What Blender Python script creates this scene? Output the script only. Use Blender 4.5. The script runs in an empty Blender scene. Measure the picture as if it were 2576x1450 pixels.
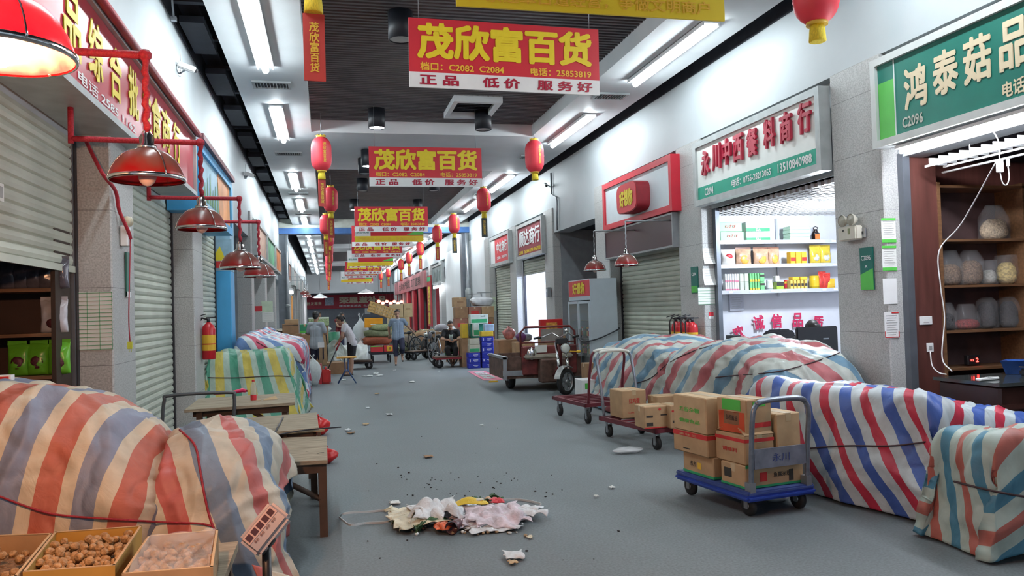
import bpy, bmesh, math, random
import numpy as np
from mathutils import Vector, Matrix, noise

SC = bpy.context.scene
COL = SC.collection
random.seed(7)
V = Vector
PI = math.pi

# ---------------------------------------------------------------- camera
FPX, IW, IH = 2000.0, 2576, 1450
EYE = V((0, 0, 1.6))
_d = V((825 - IW / 2, IH / 2 - 790, -FPX)).normalized()          # hall axis seen from the camera
_x = _d.cross(V((-0.024, 1, 0))).normalized()
_z = _x.cross(_d)
ROT = Matrix((_x, _d, _z))                                       # camera -> world
cam = bpy.data.cameras.new('camera')
cam_o = bpy.data.objects.new('camera', cam)
COL.objects.link(cam_o)
cam.sensor_width = 36
cam.lens = 36 * FPX / IW
cam.clip_start, cam.clip_end = 0.05, 300
cam_o.matrix_world = Matrix.Translation(EYE) @ ROT.to_4x4()
SC.camera = cam_o

# ---------------------------------------------------------------- world, exposure
w = bpy.data.worlds.new('world')
SC.world = w
w.use_nodes = True
w.node_tree.nodes['Background'].inputs[0].default_value = (0.62, 0.78, 0.92, 1)
w.node_tree.nodes['Background'].inputs[1].default_value = 0.35
SC.view_settings.view_transform = 'Standard'
SC.view_settings.look = 'None'
SC.view_settings.gamma = 1
SC.view_settings.exposure = 0.9
SC.cycles.use_denoising = True
SC.cycles.use_adaptive_sampling = True
SC.cycles.adaptive_threshold = 0.035
SC.cycles.max_bounces = 5
SC.cycles.diffuse_bounces = 3
SC.cycles.glossy_bounces = 2
SC.cycles.transmission_bounces = 4
SC.cycles.transparent_max_bounces = 8
SC.cycles.sample_clamp_indirect = 4
SC.cycles.caustics_reflective = False
SC.cycles.caustics_refractive = False
TUBE_POWER = 38.0


# ---------------------------------------------------------------- measuring from the photo
def _ray(px, py):
    return ROT @ V((px - IW / 2, IH / 2 - py, -FPX))


def onY(px, py, y):
    r = _ray(px, py)
    return EYE + r * (y / r.y)


def onX(px, py, x):
    r = _ray(px, py)
    return EYE + r * (x / r.x)


def onZ(px, py, z=0.0):
    r = _ray(px, py)
    return EYE + r * ((z - 1.6) / r.z)


# ---------------------------------------------------------------- materials
MATS = {}


def _nt(name):
    m = bpy.data.materials.new(name)
    m.use_nodes = True
    nt = m.node_tree
    return m, nt, nt.nodes, nt.links, nt.nodes['Principled BSDF']


def mat(name, c=(.5, .5, .5), r=.6, m=0., n=.12, s=6., b=0., bs=40., t=0., e=0., a=1., stretch=None, spec=.5, sub=0.):
    """plain surface with a little colour variation and optional bump"""
    if name in MATS:
        return MATS[name]
    M_, nt, N, L, P = _nt(name)
    P.inputs['Roughness'].default_value = r
    P.inputs['Metallic'].default_value = m
    P.inputs['Specular IOR Level'].default_value = spec
    P.inputs['Transmission Weight'].default_value = t
    P.inputs['Alpha'].default_value = a
    if sub:
        P.inputs['Subsurface Weight'].default_value = sub
        P.inputs['Subsurface Radius'].default_value = (.02, .01, .006)
    P.inputs['Base Color'].default_value = (*c, 1)
    if e:
        P.inputs['Emission Color'].default_value = (*c, 1)
        P.inputs['Emission Strength'].default_value = e
    if n or b:
        tc = N.new('ShaderNodeTexCoord')
        vec = tc.outputs['Object']
        if stretch:
            mp = N.new('ShaderNodeMapping')
            mp.inputs['Scale'].default_value = stretch
            L.new(vec, mp.inputs[0])
            vec = mp.outputs[0]
    if n:
        nz = N.new('ShaderNodeTexNoise')
        nz.inputs['Scale'].default_value = s
        nz.inputs['Detail'].default_value = 5
        L.new(vec, nz.inputs['Vector'])
        rp = N.new('ShaderNodeValToRGB')
        rp.color_ramp.elements[0].position = .3
        rp.color_ramp.elements[1].position = .7
        rp.color_ramp.elements[0].color = (*[max(0, x * (1 - n)) for x in c], 1)
        rp.color_ramp.elements[1].color = (*[min(1, x * (1 + n)) for x in c], 1)
        L.new(nz.outputs['Fac'], rp.inputs[0])
        L.new(rp.outputs[0], P.inputs['Base Color'])
    if b:
        n2 = N.new('ShaderNodeTexNoise')
        n2.inputs['Scale'].default_value = bs
        n2.inputs['Detail'].default_value = 4
        L.new(vec, n2.inputs['Vector'])
        bp = N.new('ShaderNodeBump')
        bp.inputs['Strength'].default_value = b
        bp.inputs['Distance'].default_value = .02
        L.new(n2.outputs['Fac'], bp.inputs['Height'])
        L.new(bp.outputs[0], P.inputs['Normal'])
    MATS[name] = M_
    return M_


def glow(name, c, s):
    if name in MATS:
        return MATS[name]
    M_, nt, N, L, P = _nt(name)
    N.remove(P)
    e = N.new('ShaderNodeEmission')
    e.inputs[0].default_value = (*c, 1)
    e.inputs[1].default_value = s
    L.new(e.outputs[0], N['Material Output'].inputs[0])
    MATS[name] = M_
    return M_


def stripes(name, bands, period, r=.5, fade=.12):
    """woven stripe tarpaulin: bands = [(share, colour)...] across UV.x, woven bump and wear"""
    if name in MATS:
        return MATS[name]
    M_, nt, N, L, P = _nt(name)
    uv = N.new('ShaderNodeTexCoord')
    sp = N.new('ShaderNodeSeparateXYZ')
    L.new(uv.outputs['UV'], sp.inputs[0])
    nz = N.new('ShaderNodeTexNoise')
    nz.inputs['Scale'].default_value = 3
    nz.inputs['Detail'].default_value = 2
    L.new(uv.outputs['UV'], nz.inputs['Vector'])
    ad = N.new('ShaderNodeMath')
    ad.operation = 'MULTIPLY_ADD'
    ad.inputs[1].default_value = .03
    L.new(nz.outputs['Fac'], ad.inputs[0])
    L.new(sp.outputs[0], ad.inputs[2])
    dv = N.new('ShaderNodeMath')
    dv.operation = 'DIVIDE'
    dv.inputs[1].default_value = period
    L.new(ad.outputs[0], dv.inputs[0])
    fr = N.new('ShaderNodeMath')
    fr.operation = 'FRACT'
    L.new(dv.outputs[0], fr.inputs[0])
    rp = N.new('ShaderNodeValToRGB')
    cr_ = rp.color_ramp
    cr_.interpolation = 'CONSTANT'
    pos = 0
    for k, (sh, c) in enumerate(bands):
        el = cr_.elements[k] if k < 2 else cr_.elements.new(pos)
        el.position = pos
        el.color = (*c, 1)
        pos += sh
    L.new(fr.outputs[0], rp.inputs[0])
    n2 = N.new('ShaderNodeTexNoise')
    n2.inputs['Scale'].default_value = 9
    n2.inputs['Detail'].default_value = 6
    L.new(uv.outputs['UV'], n2.inputs['Vector'])
    mx = N.new('ShaderNodeMix')
    mx.data_type = 'RGBA'
    mx.blend_type = 'MULTIPLY'
    mx.inputs[0].default_value = 1
    r2 = N.new('ShaderNodeValToRGB')
    r2.color_ramp.elements[0].position = .3
    r2.color_ramp.elements[0].color = (1 - fade * 2, 1 - fade * 2, 1 - fade * 2, 1)
    r2.color_ramp.elements[1].position = .6
    r2.color_ramp.elements[1].color = (1, 1, 1, 1)
    L.new(n2.outputs['Fac'], r2.inputs[0])
    L.new(rp.outputs[0], mx.inputs[6])
    L.new(r2.outputs[0], mx.inputs[7])
    L.new(mx.outputs[2], P.inputs['Base Color'])
    P.inputs['Roughness'].default_value = r
    P.inputs['Specular IOR Level'].default_value = .4
    n3 = N.new('ShaderNodeTexNoise')
    n3.inputs['Scale'].default_value = 9
    n3.inputs['Detail'].default_value = 3
    n3.inputs['Distortion'].default_value = 1.2
    L.new(uv.outputs['UV'], n3.inputs['Vector'])
    bp = N.new('ShaderNodeBump')
    bp.inputs['Strength'].default_value = .3
    bp.inputs['Distance'].default_value = .02
    L.new(n3.outputs['Fac'], bp.inputs['Height'])
    L.new(bp.outputs[0], P.inputs['Normal'])
    MATS[name] = M_
    return M_


# ---------------------------------------------------------------- mesh building
def frame_of(d):
    d = V(d).normalized()
    a = V((0, 0, 1)) if abs(d.z) < .9 else V((1, 0, 0))
    x = a.cross(d).normalized()
    return x, d.cross(x), d


class MB:
    def __init__(s):
        s.v, s.f, s.m, s.sm = [], [], [], []

    def add(s, vs, fs, mi=0, smooth=False, X=None):
        o = len(s.v)
        s.v += [tuple(X @ V(p)) if X else tuple(p) for p in vs]
        s.f += [[i + o for i in f] for f in fs]
        s.m += [mi] * len(fs)
        s.sm += [smooth] * len(fs)
        return s

    def box(s, c, d, mi=0, rz=0, X=None):
        """c = centre, d = full sizes"""
        x, y, z = d[0] / 2, d[1] / 2, d[2] / 2
        vs = [(i * x, j * y, k * z) for k in (-1, 1) for j in (-1, 1) for i in (-1, 1)]
        M_ = Matrix.Translation(c) @ Matrix.Rotation(rz, 4, 'Z')
        if X:
            M_ = X @ M_
        return s.add(vs, [(0, 2, 3, 1), (4, 5, 7, 6), (0, 1, 5, 4), (2, 6, 7, 3), (0, 4, 6, 2), (1, 3, 7, 5)], mi, X=M_)

    def bx(s, a, b, mi=0):
        a, b = V(a), V(b)
        return s.box((a + b) / 2, [abs(q) for q in (b - a)], mi)

    def ring(s, rings, closed=True, caps=True, mi=0, smooth=True):
        n = len(rings[0])
        fs = []
        for k in range(len(rings) - 1):
            for i in range(n if closed else n - 1):
                j = (i + 1) % n
                fs.append((k * n + i, k * n + j, (k + 1) * n + j, (k + 1) * n + i))
        vs = [p for r in rings for p in r]
        s.add(vs, fs, mi, smooth)
        if caps:
            o = len(s.v) - len(vs)
            s.f += [[o + i for i in range(n)][::-1], [o + (len(rings) - 1) * n + i for i in range(n)]]
            s.m += [mi] * 2
            s.sm += [False] * 2
        return s

    def cyl(s, a, b, r, r2=None, n=12, mi=0, caps=True):
        a, b = V(a), V(b)
        x, y, d = frame_of(b - a)
        r2 = r if r2 is None else r2
        R_ = [[p + (x * math.cos(2 * PI * i / n) + y * math.sin(2 * PI * i / n)) * q for i in range(n)] for p, q in ((a, r), (b, r2))]
        return s.ring(R_, caps=caps, mi=mi)

    def tube(s, pts, r, n=8, mi=0, closed=False):
        pts = [V(p) for p in pts]
        rr = r if isinstance(r, (list, tuple)) else [r] * len(pts)
        R_ = []
        px = None
        m = len(pts)
        for i, p in enumerate(pts):
            if closed:
                t = pts[(i + 1) % m] - pts[i - 1]
            else:
                t = pts[min(i + 1, m - 1)] - pts[max(i - 1, 0)]
            if t.length < 1e-9:
                t = V((0, 0, 1))
            t.normalize()
            if px is None:
                px = frame_of(t)[0]
            px = (px - t * px.dot(t))
            px = px.normalized() if px.length > 1e-6 else frame_of(t)[0]
            py = t.cross(px)
            R_.append([p + (px * math.cos(2 * PI * k / n) + py * math.sin(2 * PI * k / n)) * rr[i] for k in range(n)])
        if closed:
            R_.append(R_[0])
        return s.ring(R_, caps=not closed, mi=mi)

    def lathe(s, prof, c=(0, 0, 0), n=24, mi=0, X=None, sx=1, sy=1, caps=False):
        """prof = [(r,z)...]"""
        R_ = [[V((c[0] + r * sx * math.cos(2 * PI * i / n), c[1] + r * sy * math.sin(2 * PI * i / n), c[2] + z)) for i in range(n)] for r, z in prof]
        if X:
            R_ = [[X @ p for p in q] for q in R_]
        return s.ring(R_, caps=caps, mi=mi)

    def ball(s, c, r, n=12, mi=0, X=None):
        r = r if isinstance(r, (list, tuple)) else (r, r, r)
        h = max(4, n // 2)
        prof = [(math.sin(PI * k / h), -math.cos(PI * k / h)) for k in range(h + 1)]
        R_ = []
        for q, z in prof:
            q = max(q, 1e-4)
            R_.append([V((c[0] + r[0] * q * math.cos(2 * PI * i / n), c[1] + r[1] * q * math.sin(2 * PI * i / n), c[2] + r[2] * z)) for i in range(n)])
        if X:
            R_ = [[X @ p for p in q] for q in R_]
        return s.ring(R_, caps=False, mi=mi)

    def prism(s, pts, d, mi=0):
        """flat polygon pts pushed along vector d"""
        d = V(d)
        n = len(pts)
        a = [V(p) for p in pts]
        vs = a + [p + d for p in a]
        fs = [list(range(n))[::-1], list(range(n, 2 * n))] + [(i, (i + 1) % n, n + (i + 1) % n, n + i) for i in range(n)]
        return s.add(vs, fs, mi)

    def quad(s, a, b, c, d, mi=0):
        return s.add([a, b, c, d], [(0, 1, 2, 3)], mi)

    def build(s, name, mats, parent=None, bev=0, seg=1, center=False, solid=0):
        me = bpy.data.meshes.new(name)
        off = V((0, 0, 0))
        vs = s.v
        if center and vs:
            A = np.array(vs)
            off = V(((A[:, 0].min() + A[:, 0].max()) / 2, (A[:, 1].min() + A[:, 1].max()) / 2, A[:, 2].min()))
            vs = [tuple(V(p) - off) for p in vs]
        me.from_pydata(vs, [], s.f)
        me.polygons.foreach_set('material_index', s.m)
        me.polygons.foreach_set('use_smooth', s.sm)
        bm = bmesh.new()
        bm.from_mesh(me)
        if not getattr(s, 'raw', False):
            bmesh.ops.recalc_face_normals(bm, faces=bm.faces)
        if bev:
            ed = [e for e in bm.edges if len(e.link_faces) == 2 and e.calc_face_angle(0) > .5]
            bmesh.ops.bevel(bm, geom=ed, offset=bev, segments=seg, affect='EDGES', clamp_overlap=True)
        bm.to_mesh(me)
        bm.free()
        for q in (mats if isinstance(mats, (list, tuple)) else [mats]):
            me.materials.append(q)
        o = bpy.data.objects.new(name, me)
        COL.objects.link(o)
        o.location = off
        if parent:
            o.parent = parent
        if solid:
            md = o.modifiers.new('solid', 'SOLIDIFY')
            md.thickness = solid
            md.offset = 0
        return o


def link(name, me, parent=None, loc=None):
    o = bpy.data.objects.new(name, me)
    COL.objects.link(o)
    if parent:
        o.parent = parent
    if loc is not None:
        o.location = loc
    return o


def tag(o, label=None, cat=None, group=None, kind=None):
    if label:
        o['label'] = label
    if cat:
        o['category'] = cat
    if group:
        o['group'] = group
    if kind:
        o['kind'] = kind
    return o


def thing(name, label, cat, loc=(0, 0, 0), rz=0, group=None, rot=None):
    o = bpy.data.objects.new(name, None)
    o.empty_display_size = .1
    COL.objects.link(o)
    o.location = loc
    o.rotation_euler = rot if rot else (0, 0, rz)
    return tag(o, label, cat, group)


def struct(o):
    o['kind'] = 'structure'
    return o


KIDS = {}


def dup(o, loc=None, rz=None, label=None, group=None, parent=None, scale=None, rot=None):
    """copy of a thing with copies of its parts and their sub-parts"""
    c = o.copy()
    COL.objects.link(c)
    if parent:
        c.parent = parent
    if loc is not None:
        c.location = loc
    if rz is not None:
        c.rotation_euler = (0, 0, rz)
    if rot is not None:
        c.rotation_euler = rot
    if scale is not None:
        c.scale = (scale,) * 3 if not isinstance(scale, (tuple, list)) else scale
    if label:
        c['label'] = label
    if group:
        c['group'] = group
    for ch in list(o.children):
        dup(ch, parent=c)
    return c


# ---------------------------------------------------------------- lettering
_TXT = {}


def txt_mesh(s, bold=0.0, ext=0.0, sp=1.0):
    k = (s, bold, ext, sp)
    if k not in _TXT:
        c = bpy.data.curves.new('lettering', 'FONT')
        c.body = s
        c.extrude = ext
        c.resolution_u = 2
        c.space_character = sp
        c.fill_mode = 'BOTH' if ext else 'FRONT'
        o = bpy.data.objects.new('lettering', c)
        COL.objects.link(o)
        dg = bpy.context.evaluated_depsgraph_get()
        me = bpy.data.meshes.new_from_object(o.evaluated_get(dg))
        me.name = 'lettering'
        bpy.data.objects.remove(o)
        if bold:                                          # heavier strokes: the same outline laid again slightly shifted
            vs = [v.co.copy() for v in me.vertices]
            fs = [list(q.vertices) for q in me.polygons]
            nv, b2 = len(vs), bold * .7
            sh = [(-bold, 0), (bold, 0), (0, bold * .8), (0, -bold * .8), (-b2, b2), (b2, -b2), (b2, b2), (-b2, -b2)][:8 if len(s) < 6 else 4]
            me = bpy.data.meshes.new('lettering')
            me.from_pydata([v + V((a, b, .002 * i)) for i, (a, b) in enumerate(sh) for v in vs], [], [[i + nv * k for i in f] for k in range(len(sh)) for f in fs])
        A = np.zeros(len(me.vertices) * 3)
        me.vertices.foreach_get('co', A)
        A = A.reshape(-1, 3)
        lo, hi = A.min(0), A.max(0)
        A[:, 0] -= (lo[0] + hi[0]) / 2
        A[:, 1] -= (lo[1] + hi[1]) / 2
        me.vertices.foreach_set('co', A.ravel())
        _TXT[k] = (me, hi[0] - lo[0], hi[1] - lo[1])
    return _TXT[k]


def letters(s, m, parent, c, right, up, w, h=None, bold=.02, ext=0., off=.004, name='lettering', sp=1.0):
    """text centred on local point c, w wide (and h tall if given)"""
    me, tw, th = txt_mesh(s, bold, ext, sp)
    me2 = me.copy()
    me2.materials.clear()
    me2.materials.append(m)
    kx = w / tw
    ky = h / th if h else kx
    right, up = V(right).normalized(), V(up).normalized()
    nrm = right.cross(up)
    o = bpy.data.objects.new(name, me2)
    COL.objects.link(o)
    if parent:
        o.parent = parent
    kz = min(kx, ky)
    M_ = Matrix((right * kx, up * ky, nrm * kz)).transposed().to_4x4()
    M_.translation = V(c) + nrm * (off + ext * kz)
    o.matrix_local = M_
    return o


# ---------------------------------------------------------------- cloth
def _cr(P_, n):
    P_ = np.asarray(P_, float)
    M_ = len(P_)
    E = np.concatenate([[2 * P_[0] - P_[1]], P_, [2 * P_[-1] - P_[-2]]])
    t = np.linspace(0, M_ - 1, n)
    i = np.minimum(t.astype(int), M_ - 2)
    f = (t - i).reshape((-1,) + (1,) * (P_.ndim - 1))
    p0, p1, p2, p3 = E[i], E[i + 1], E[i + 2], E[i + 3]
    return .5 * (2 * p1 + (p2 - p0) * f + (2 * p0 - 5 * p1 + 4 * p2 - p3) * f ** 2 + (3 * p1 - p0 - 3 * p2 + p3) * f ** 3)


def drape(name, ctrl, m, res=(90, 90), amp=.02, ang=0., seed=0, zmin=.006, center=True, folds=1.0, parent=None, fu=3., fv=1.3):
    """cloth surface through a grid of control points; UV in metres, turned by ang"""
    G = _cr(ctrl, res[0])
    G = _cr(G.transpose(1, 0, 2), res[1]).transpose(1, 0, 2)
    du = np.linalg.norm(np.diff(G, axis=0), axis=2).mean(1)
    dv = np.linalg.norm(np.diff(G, axis=1), axis=2).mean(0)
    U = np.concatenate([[0], np.cumsum(du)])
    W_ = np.concatenate([[0], np.cumsum(dv)])
    gu = np.gradient(G, axis=0)
    gv = np.gradient(G, axis=1)
    N_ = np.cross(gu, gv)
    N_ /= np.maximum(np.linalg.norm(N_, axis=2, keepdims=True), 1e-9)
    if N_[..., 2].mean() < 0:
        N_ = -N_
    a, b = res
    D = np.zeros((a, b))
    nn = noise.noise
    for i in range(a):
        for j in range(b):
            u, v = U[i], W_[j]
            wx = nn((u * 1.1 + seed, v * 1.1, 3.1)) * .6
            steep = 1 - abs(N_[i, j, 2])
            r1 = 1 - abs(nn((u * fu + wx, v * fv + wx + seed * 3, 7.7))) * 2
            r2 = 1 - abs(nn((u * fv + wx * 2, v * fu * 1.5 - wx, seed * 5 + 1.3))) * 2
            lo = nn((u * 1.7, v * 1.7, seed * 2 + .5))
            hi = nn((u * 9 + wx * 3, v * 7, seed + 9.1))
            cr1 = max(0, 1 - abs(nn((u * 2.6 + wx * 2, v * 2.1 + wx, seed * 1.7 + 4))) * 6)
            cr2 = max(0, 1 - abs(nn((u * 4.6 - wx, v * 5.2 + wx * 2, seed * 2.9 + 8))) * 5)
            D[i, j] = amp * (lo * 1.1 + folds * r1 * (.35 + .5 * steep) + .35 * r2 + .25 * hi + .34 * cr1 - .22 * cr2)
    G = G + N_ * D[..., None]
    G[..., 2] = np.maximum(G[..., 2], zmin)
    mb = MB()
    fs = [(i * b + j, (i + 1) * b + j, (i + 1) * b + j + 1, i * b + j + 1) for i in range(a - 1) for j in range(b - 1)]
    mb.add(G.reshape(-1, 3).tolist(), fs, 0, True)
    mb.raw = False
    o = mb.build(name, m, center=center, parent=parent)
    me = o.data
    uvl = me.uv_layers.new(name='UVMap')
    idx = np.zeros(len(me.loops), dtype=int)
    me.loops.foreach_get('vertex_index', idx)
    uu, vv = U[idx // b], W_[idx % b]
    ca, sa = math.cos(ang), math.sin(ang)
    UV = np.stack([uu * ca + vv * sa, -uu * sa + vv * ca], 1)
    uvl.data.foreach_set('uv', UV.ravel())
    md = o.modifiers.new('thickness', 'SOLIDIFY')
    md.thickness = .004
    o['grid'] = 0
    del o['grid']
    return o, G


def boxcloth(top, hem, bulge=.05, flare=.1, zt=None):
    """control grid of a sheet thrown over a box: 4 top corners, 4 hem corners (same order round)"""
    top = [np.array(p, float) for p in top]
    hem = [np.array(p, float) for p in hem]
    fr = [0, 0, 0, .33, .67, 1, 1, 1]
    fo = [.05, .02, 0, .33, .67, 1, .98, .95]
    dr = [1, .5, 0, 0, 0, 0, .5, 1]

    def bil(q, a, b):
        return q[0] * (1 - a) * (1 - b) + q[1] * a * (1 - b) + q[2] * a * b + q[3] * (1 - a) * b
    C = np.zeros((8, 8, 3))
    cen = sum(hem) / 4
    for i in range(8):
        for j in range(8):
            di, dj = dr[i], dr[j]
            k = max(di, dj)
            a, b = fr[i], fr[j]
            if di > 0 and dj > 0:
                a, b = (fr[i], fo[j]) if di >= dj else (fo[i], fr[j])
            t, h = bil(top, a, b), bil(hem, a, b)
            p = t * (1 - k) + h * k
            if k == 0:
                p = p + np.array([0, 0, bulge * math.sin(PI * min(max(a, .15), .85)) * math.sin(PI * min(max(b, .15), .85))])
            if di == 1 and dj == 1:
                o = p - cen
                o[2] = 0
                p = p + o / max(np.linalg.norm(o), 1e-6) * flare
            C[i, j] = p
    return C


def rope(name, pts, m, r=.006, parent=None, n=6, smooth=6, center=True):
    P_ = _cr([list(p) for p in pts], max(2, (len(pts) - 1) * smooth + 1)) if len(pts) > 2 else np.array([list(p) for p in pts])
    return MB().tube([V(p) for p in P_], r, n).build(name, m, parent, center=center)


# ---------------------------------------------------------------- common looks
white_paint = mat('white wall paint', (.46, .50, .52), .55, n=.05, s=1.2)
ceil_white = mat('ceiling paint', (.72, .76, .78), .6, n=.04, s=2)
plenum = mat('dark plenum and shade', (.022, .024, .034), .8, n=.2)
stone_lt = mat('granite pillar', (.46, .47, .47), .5, n=.16, s=90)
steel = mat('grey steel', (.32, .34, .36), .4, .7, n=.1)
alu = mat('sign frame metal', (.45, .48, .48), .45, .4, n=.15, s=5)
dark_metal = mat('dark metal', (.03, .032, .04), .5, .4)
black = mat('black rubber', (.012, .012, .013), .65, n=.2)
black_pl = mat('black plastic', (.015, .015, .018), .4)
chrome = mat('chrome', (.75, .75, .75), .15, 1., n=.05)
red = mat('sign red', (.62, .03, .045), .45, n=.06, s=3)
deep_red = mat('dark red paint', (.30, .018, .03), .5, n=.2)
yellow = mat('sign yellow', (.85, .66, .03), .45, n=.03)
white = mat('plain white', (.80, .82, .82), .5, n=.04)
paper = mat('paper', (.74, .76, .73), .7, n=.05)
green_print = mat('green print', (.03, .33, .13), .5, n=.1)
red_print = mat('red print', (.55, .03, .03), .6, n=.15)
blk_print = mat('black print', (.04, .035, .03), .7, n=.1)
carton = mat('carton board', (.45, .29, .155), .75, n=.12, s=7)
carton2 = mat('carton board darker', (.33, .19, .10), .75, n=.15, s=7)
carton3 = mat('carton board pale', (.52, .36, .20), .75, n=.12, s=7)
tape = mat('packing tape', (.55, .42, .25), .3, n=.05)
wood = mat('weathered board', (.33, .27, .19), .75, n=.35, s=5, b=.3, stretch=(1, 9, 9))
wood_dk = mat('dark timber', (.10, .055, .035), .7, n=.3, s=6)
skin = mat('skin', (.42, .24, .16), .55, n=.08, s=12, sub=.08)
hair = mat('hair', (.012, .010, .009), .5, n=.3, s=30)
film = mat('clear film', (.85, .88, .9), .15, n=0, a=.10)
red_cable = mat('red wrapped cable', (.42, .02, .04), .6, n=.25, s=60, b=.4, bs=90)


# ================================================================ large structure
def floor_mat():
    M_, nt, N, L, P = _nt('polished concrete')
    tc = N.new('ShaderNodeTexCoord')
    n1 = N.new('ShaderNodeTexNoise'); n1.inputs['Scale'].default_value = .7; n1.inputs['Detail'].default_value = 8
    n2 = N.new('ShaderNodeTexNoise'); n2.inputs['Scale'].default_value = 60; n2.inputs['Detail'].default_value = 4
    n3 = N.new('ShaderNodeTexVoronoi'); n3.inputs['Scale'].default_value = 2.3
    for k in (n1, n2, n3):
        L.new(tc.outputs['Object'], k.inputs['Vector'])
    r1 = N.new('ShaderNodeValToRGB')
    r1.color_ramp.elements[0].position = .32; r1.color_ramp.elements[0].color = (.110, .128, .138, 1)
    r1.color_ramp.elements[1].position = .70; r1.color_ramp.elements[1].color = (.182, .205, .216, 1)
    L.new(n1.outputs['Fac'], r1.inputs[0])
    mx = N.new('ShaderNodeMix'); mx.data_type = 'RGBA'; mx.blend_type = 'OVERLAY'; mx.inputs[0].default_value = .5
    L.new(r1.outputs[0], mx.inputs[6]); L.new(n2.outputs['Fac'], mx.inputs[7])
    L.new(mx.outputs[2], P.inputs['Base Color'])
    r2 = N.new('ShaderNodeValToRGB')
    r2.color_ramp.elements[0].position = .3; r2.color_ramp.elements[0].color = (.5, .5, .5, 1)
    r2.color_ramp.elements[1].position = .75; r2.color_ramp.elements[1].color = (.75, .75, .75, 1)
    L.new(n1.outputs['Fac'], r2.inputs[0]); L.new(r2.outputs[0], P.inputs['Roughness'])
    bp = N.new('ShaderNodeBump'); bp.inputs['Strength'].default_value = .08; bp.inputs['Distance'].default_value = .01
    L.new(n2.outputs['Fac'], bp.inputs['Height']); L.new(bp.outputs[0], P.inputs['Normal'])
    return M_


def tile_mat(name, c, line, zs=.62):
    """speckled stone slabs with thin joints across the height"""
    M_, nt, N, L, P = _nt(name)
    tc = N.new('ShaderNodeTexCoord')
    n1 = N.new('ShaderNodeTexNoise'); n1.inputs['Scale'].default_value = 70; n1.inputs['Detail'].default_value = 5
    n2 = N.new('ShaderNodeTexNoise'); n2.inputs['Scale'].default_value = 1.6; n2.inputs['Detail'].default_value = 3
    L.new(tc.outputs['Object'], n1.inputs['Vector']); L.new(tc.outputs['Object'], n2.inputs['Vector'])
    rp = N.new('ShaderNodeValToRGB')
    rp.color_ramp.elements[0].position = .35; rp.color_ramp.elements[0].color = (*[x * .78 for x in c], 1)
    rp.color_ramp.elements[1].position = .62; rp.color_ramp.elements[1].color = (*[x * 1.15 for x in c], 1)
    L.new(n1.outputs['Fac'], rp.inputs[0])
    sp = N.new('ShaderNodeSeparateXYZ'); L.new(tc.outputs['Object'], sp.inputs[0])
    dv = N.new('ShaderNodeMath'); dv.operation = 'DIVIDE'; dv.inputs[1].default_value = zs
    L.new(sp.outputs[2], dv.inputs[0])
    fr = N.new('ShaderNodeMath'); fr.operation = 'FRACT'; L.new(dv.outputs[0], fr.inputs[0])
    lt = N.new('ShaderNodeMath'); lt.operation = 'LESS_THAN'; lt.inputs[1].default_value = .008
    L.new(fr.outputs[0], lt.inputs[0])
    mx = N.new('ShaderNodeMix'); mx.data_type = 'RGBA'
    L.new(lt.outputs[0], mx.inputs[0]); L.new(rp.outputs[0], mx.inputs[6]); mx.inputs[7].default_value = (*line, 1)
    m2 = N.new('ShaderNodeMix'); m2.data_type = 'RGBA'; m2.blend_type = 'MULTIPLY'; m2.inputs[0].default_value = .25
    L.new(mx.outputs[2], m2.inputs[6]); L.new(n2.outputs['Fac'], m2.inputs[7])
    L.new(m2.outputs[2], P.inputs['Base Color'])
    P.inputs['Roughness'].default_value = .45
    return M_


concrete = floor_mat()
stone = tile_mat('granite slabs', (.50, .51, .50), (.2, .2, .2))
grey_wall = mat('grey shutter wall', (.20, .22, .25), .6, n=.06)
slat_paint = mat('ceiling slat paint', (.11, .105, .11), .55, n=.15)
shutter_paint = mat('shutter enamel', (.50, .53, .45), .45, .1, n=.1, s=3)
brown_room = mat('brown room panel', (.10, .035, .028), .45, n=.25, s=3, stretch=(6, 6, .6))
room_white = mat('shop wall paint', (.78, .80, .86), .6, n=.03)

YEND = 70.0
fl = MB()
fl.box((2, 34, -.05), (18, 86, .1))
struct(fl.build('floor', concrete))

# --- upper walls
BAYS = [6.9, 10.9, 14.9, 18.9, 22.9, 26.9]
wr = MB()
wr.bx((5.5, -5, 4.06), (5.9, 76, 6.3))
wr.bx((5.5, 15.6, 3.44), (5.9, 18.9, 4.06))          # above the passage
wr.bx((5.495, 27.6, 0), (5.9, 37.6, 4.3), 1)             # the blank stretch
wr.bx((5.64, -5, 3.0), (5.9, 15.6, 4.06))
wr.bx((5.64, 18.9, 3.0), (5.9, 27.6, 4.06))
wr.bx((5.64, 37.6, 3.0), (5.9, 70, 4.06))
white_end = mat('lightened white paint', (.80, .83, .85), .55, n=.04, s=1.2)  # lighter copy of the wall paint; brighter far light put into the colour
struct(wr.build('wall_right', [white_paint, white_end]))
wl = MB()
wl.bx((-2.1, -5, 4.0), (-1.72, 76, 6.3))
wl.bx((-2.1, 15.5, 3.41), (-1.72, 18.9, 4.0))
wl.bx((-2.3, -5, 3.02), (-1.94, 15.2, 4.0))
wl.bx((-2.3, 18.9, 3.02), (-1.94, 70, 4.0))
struct(wl.build('wall_left', white_paint))

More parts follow.
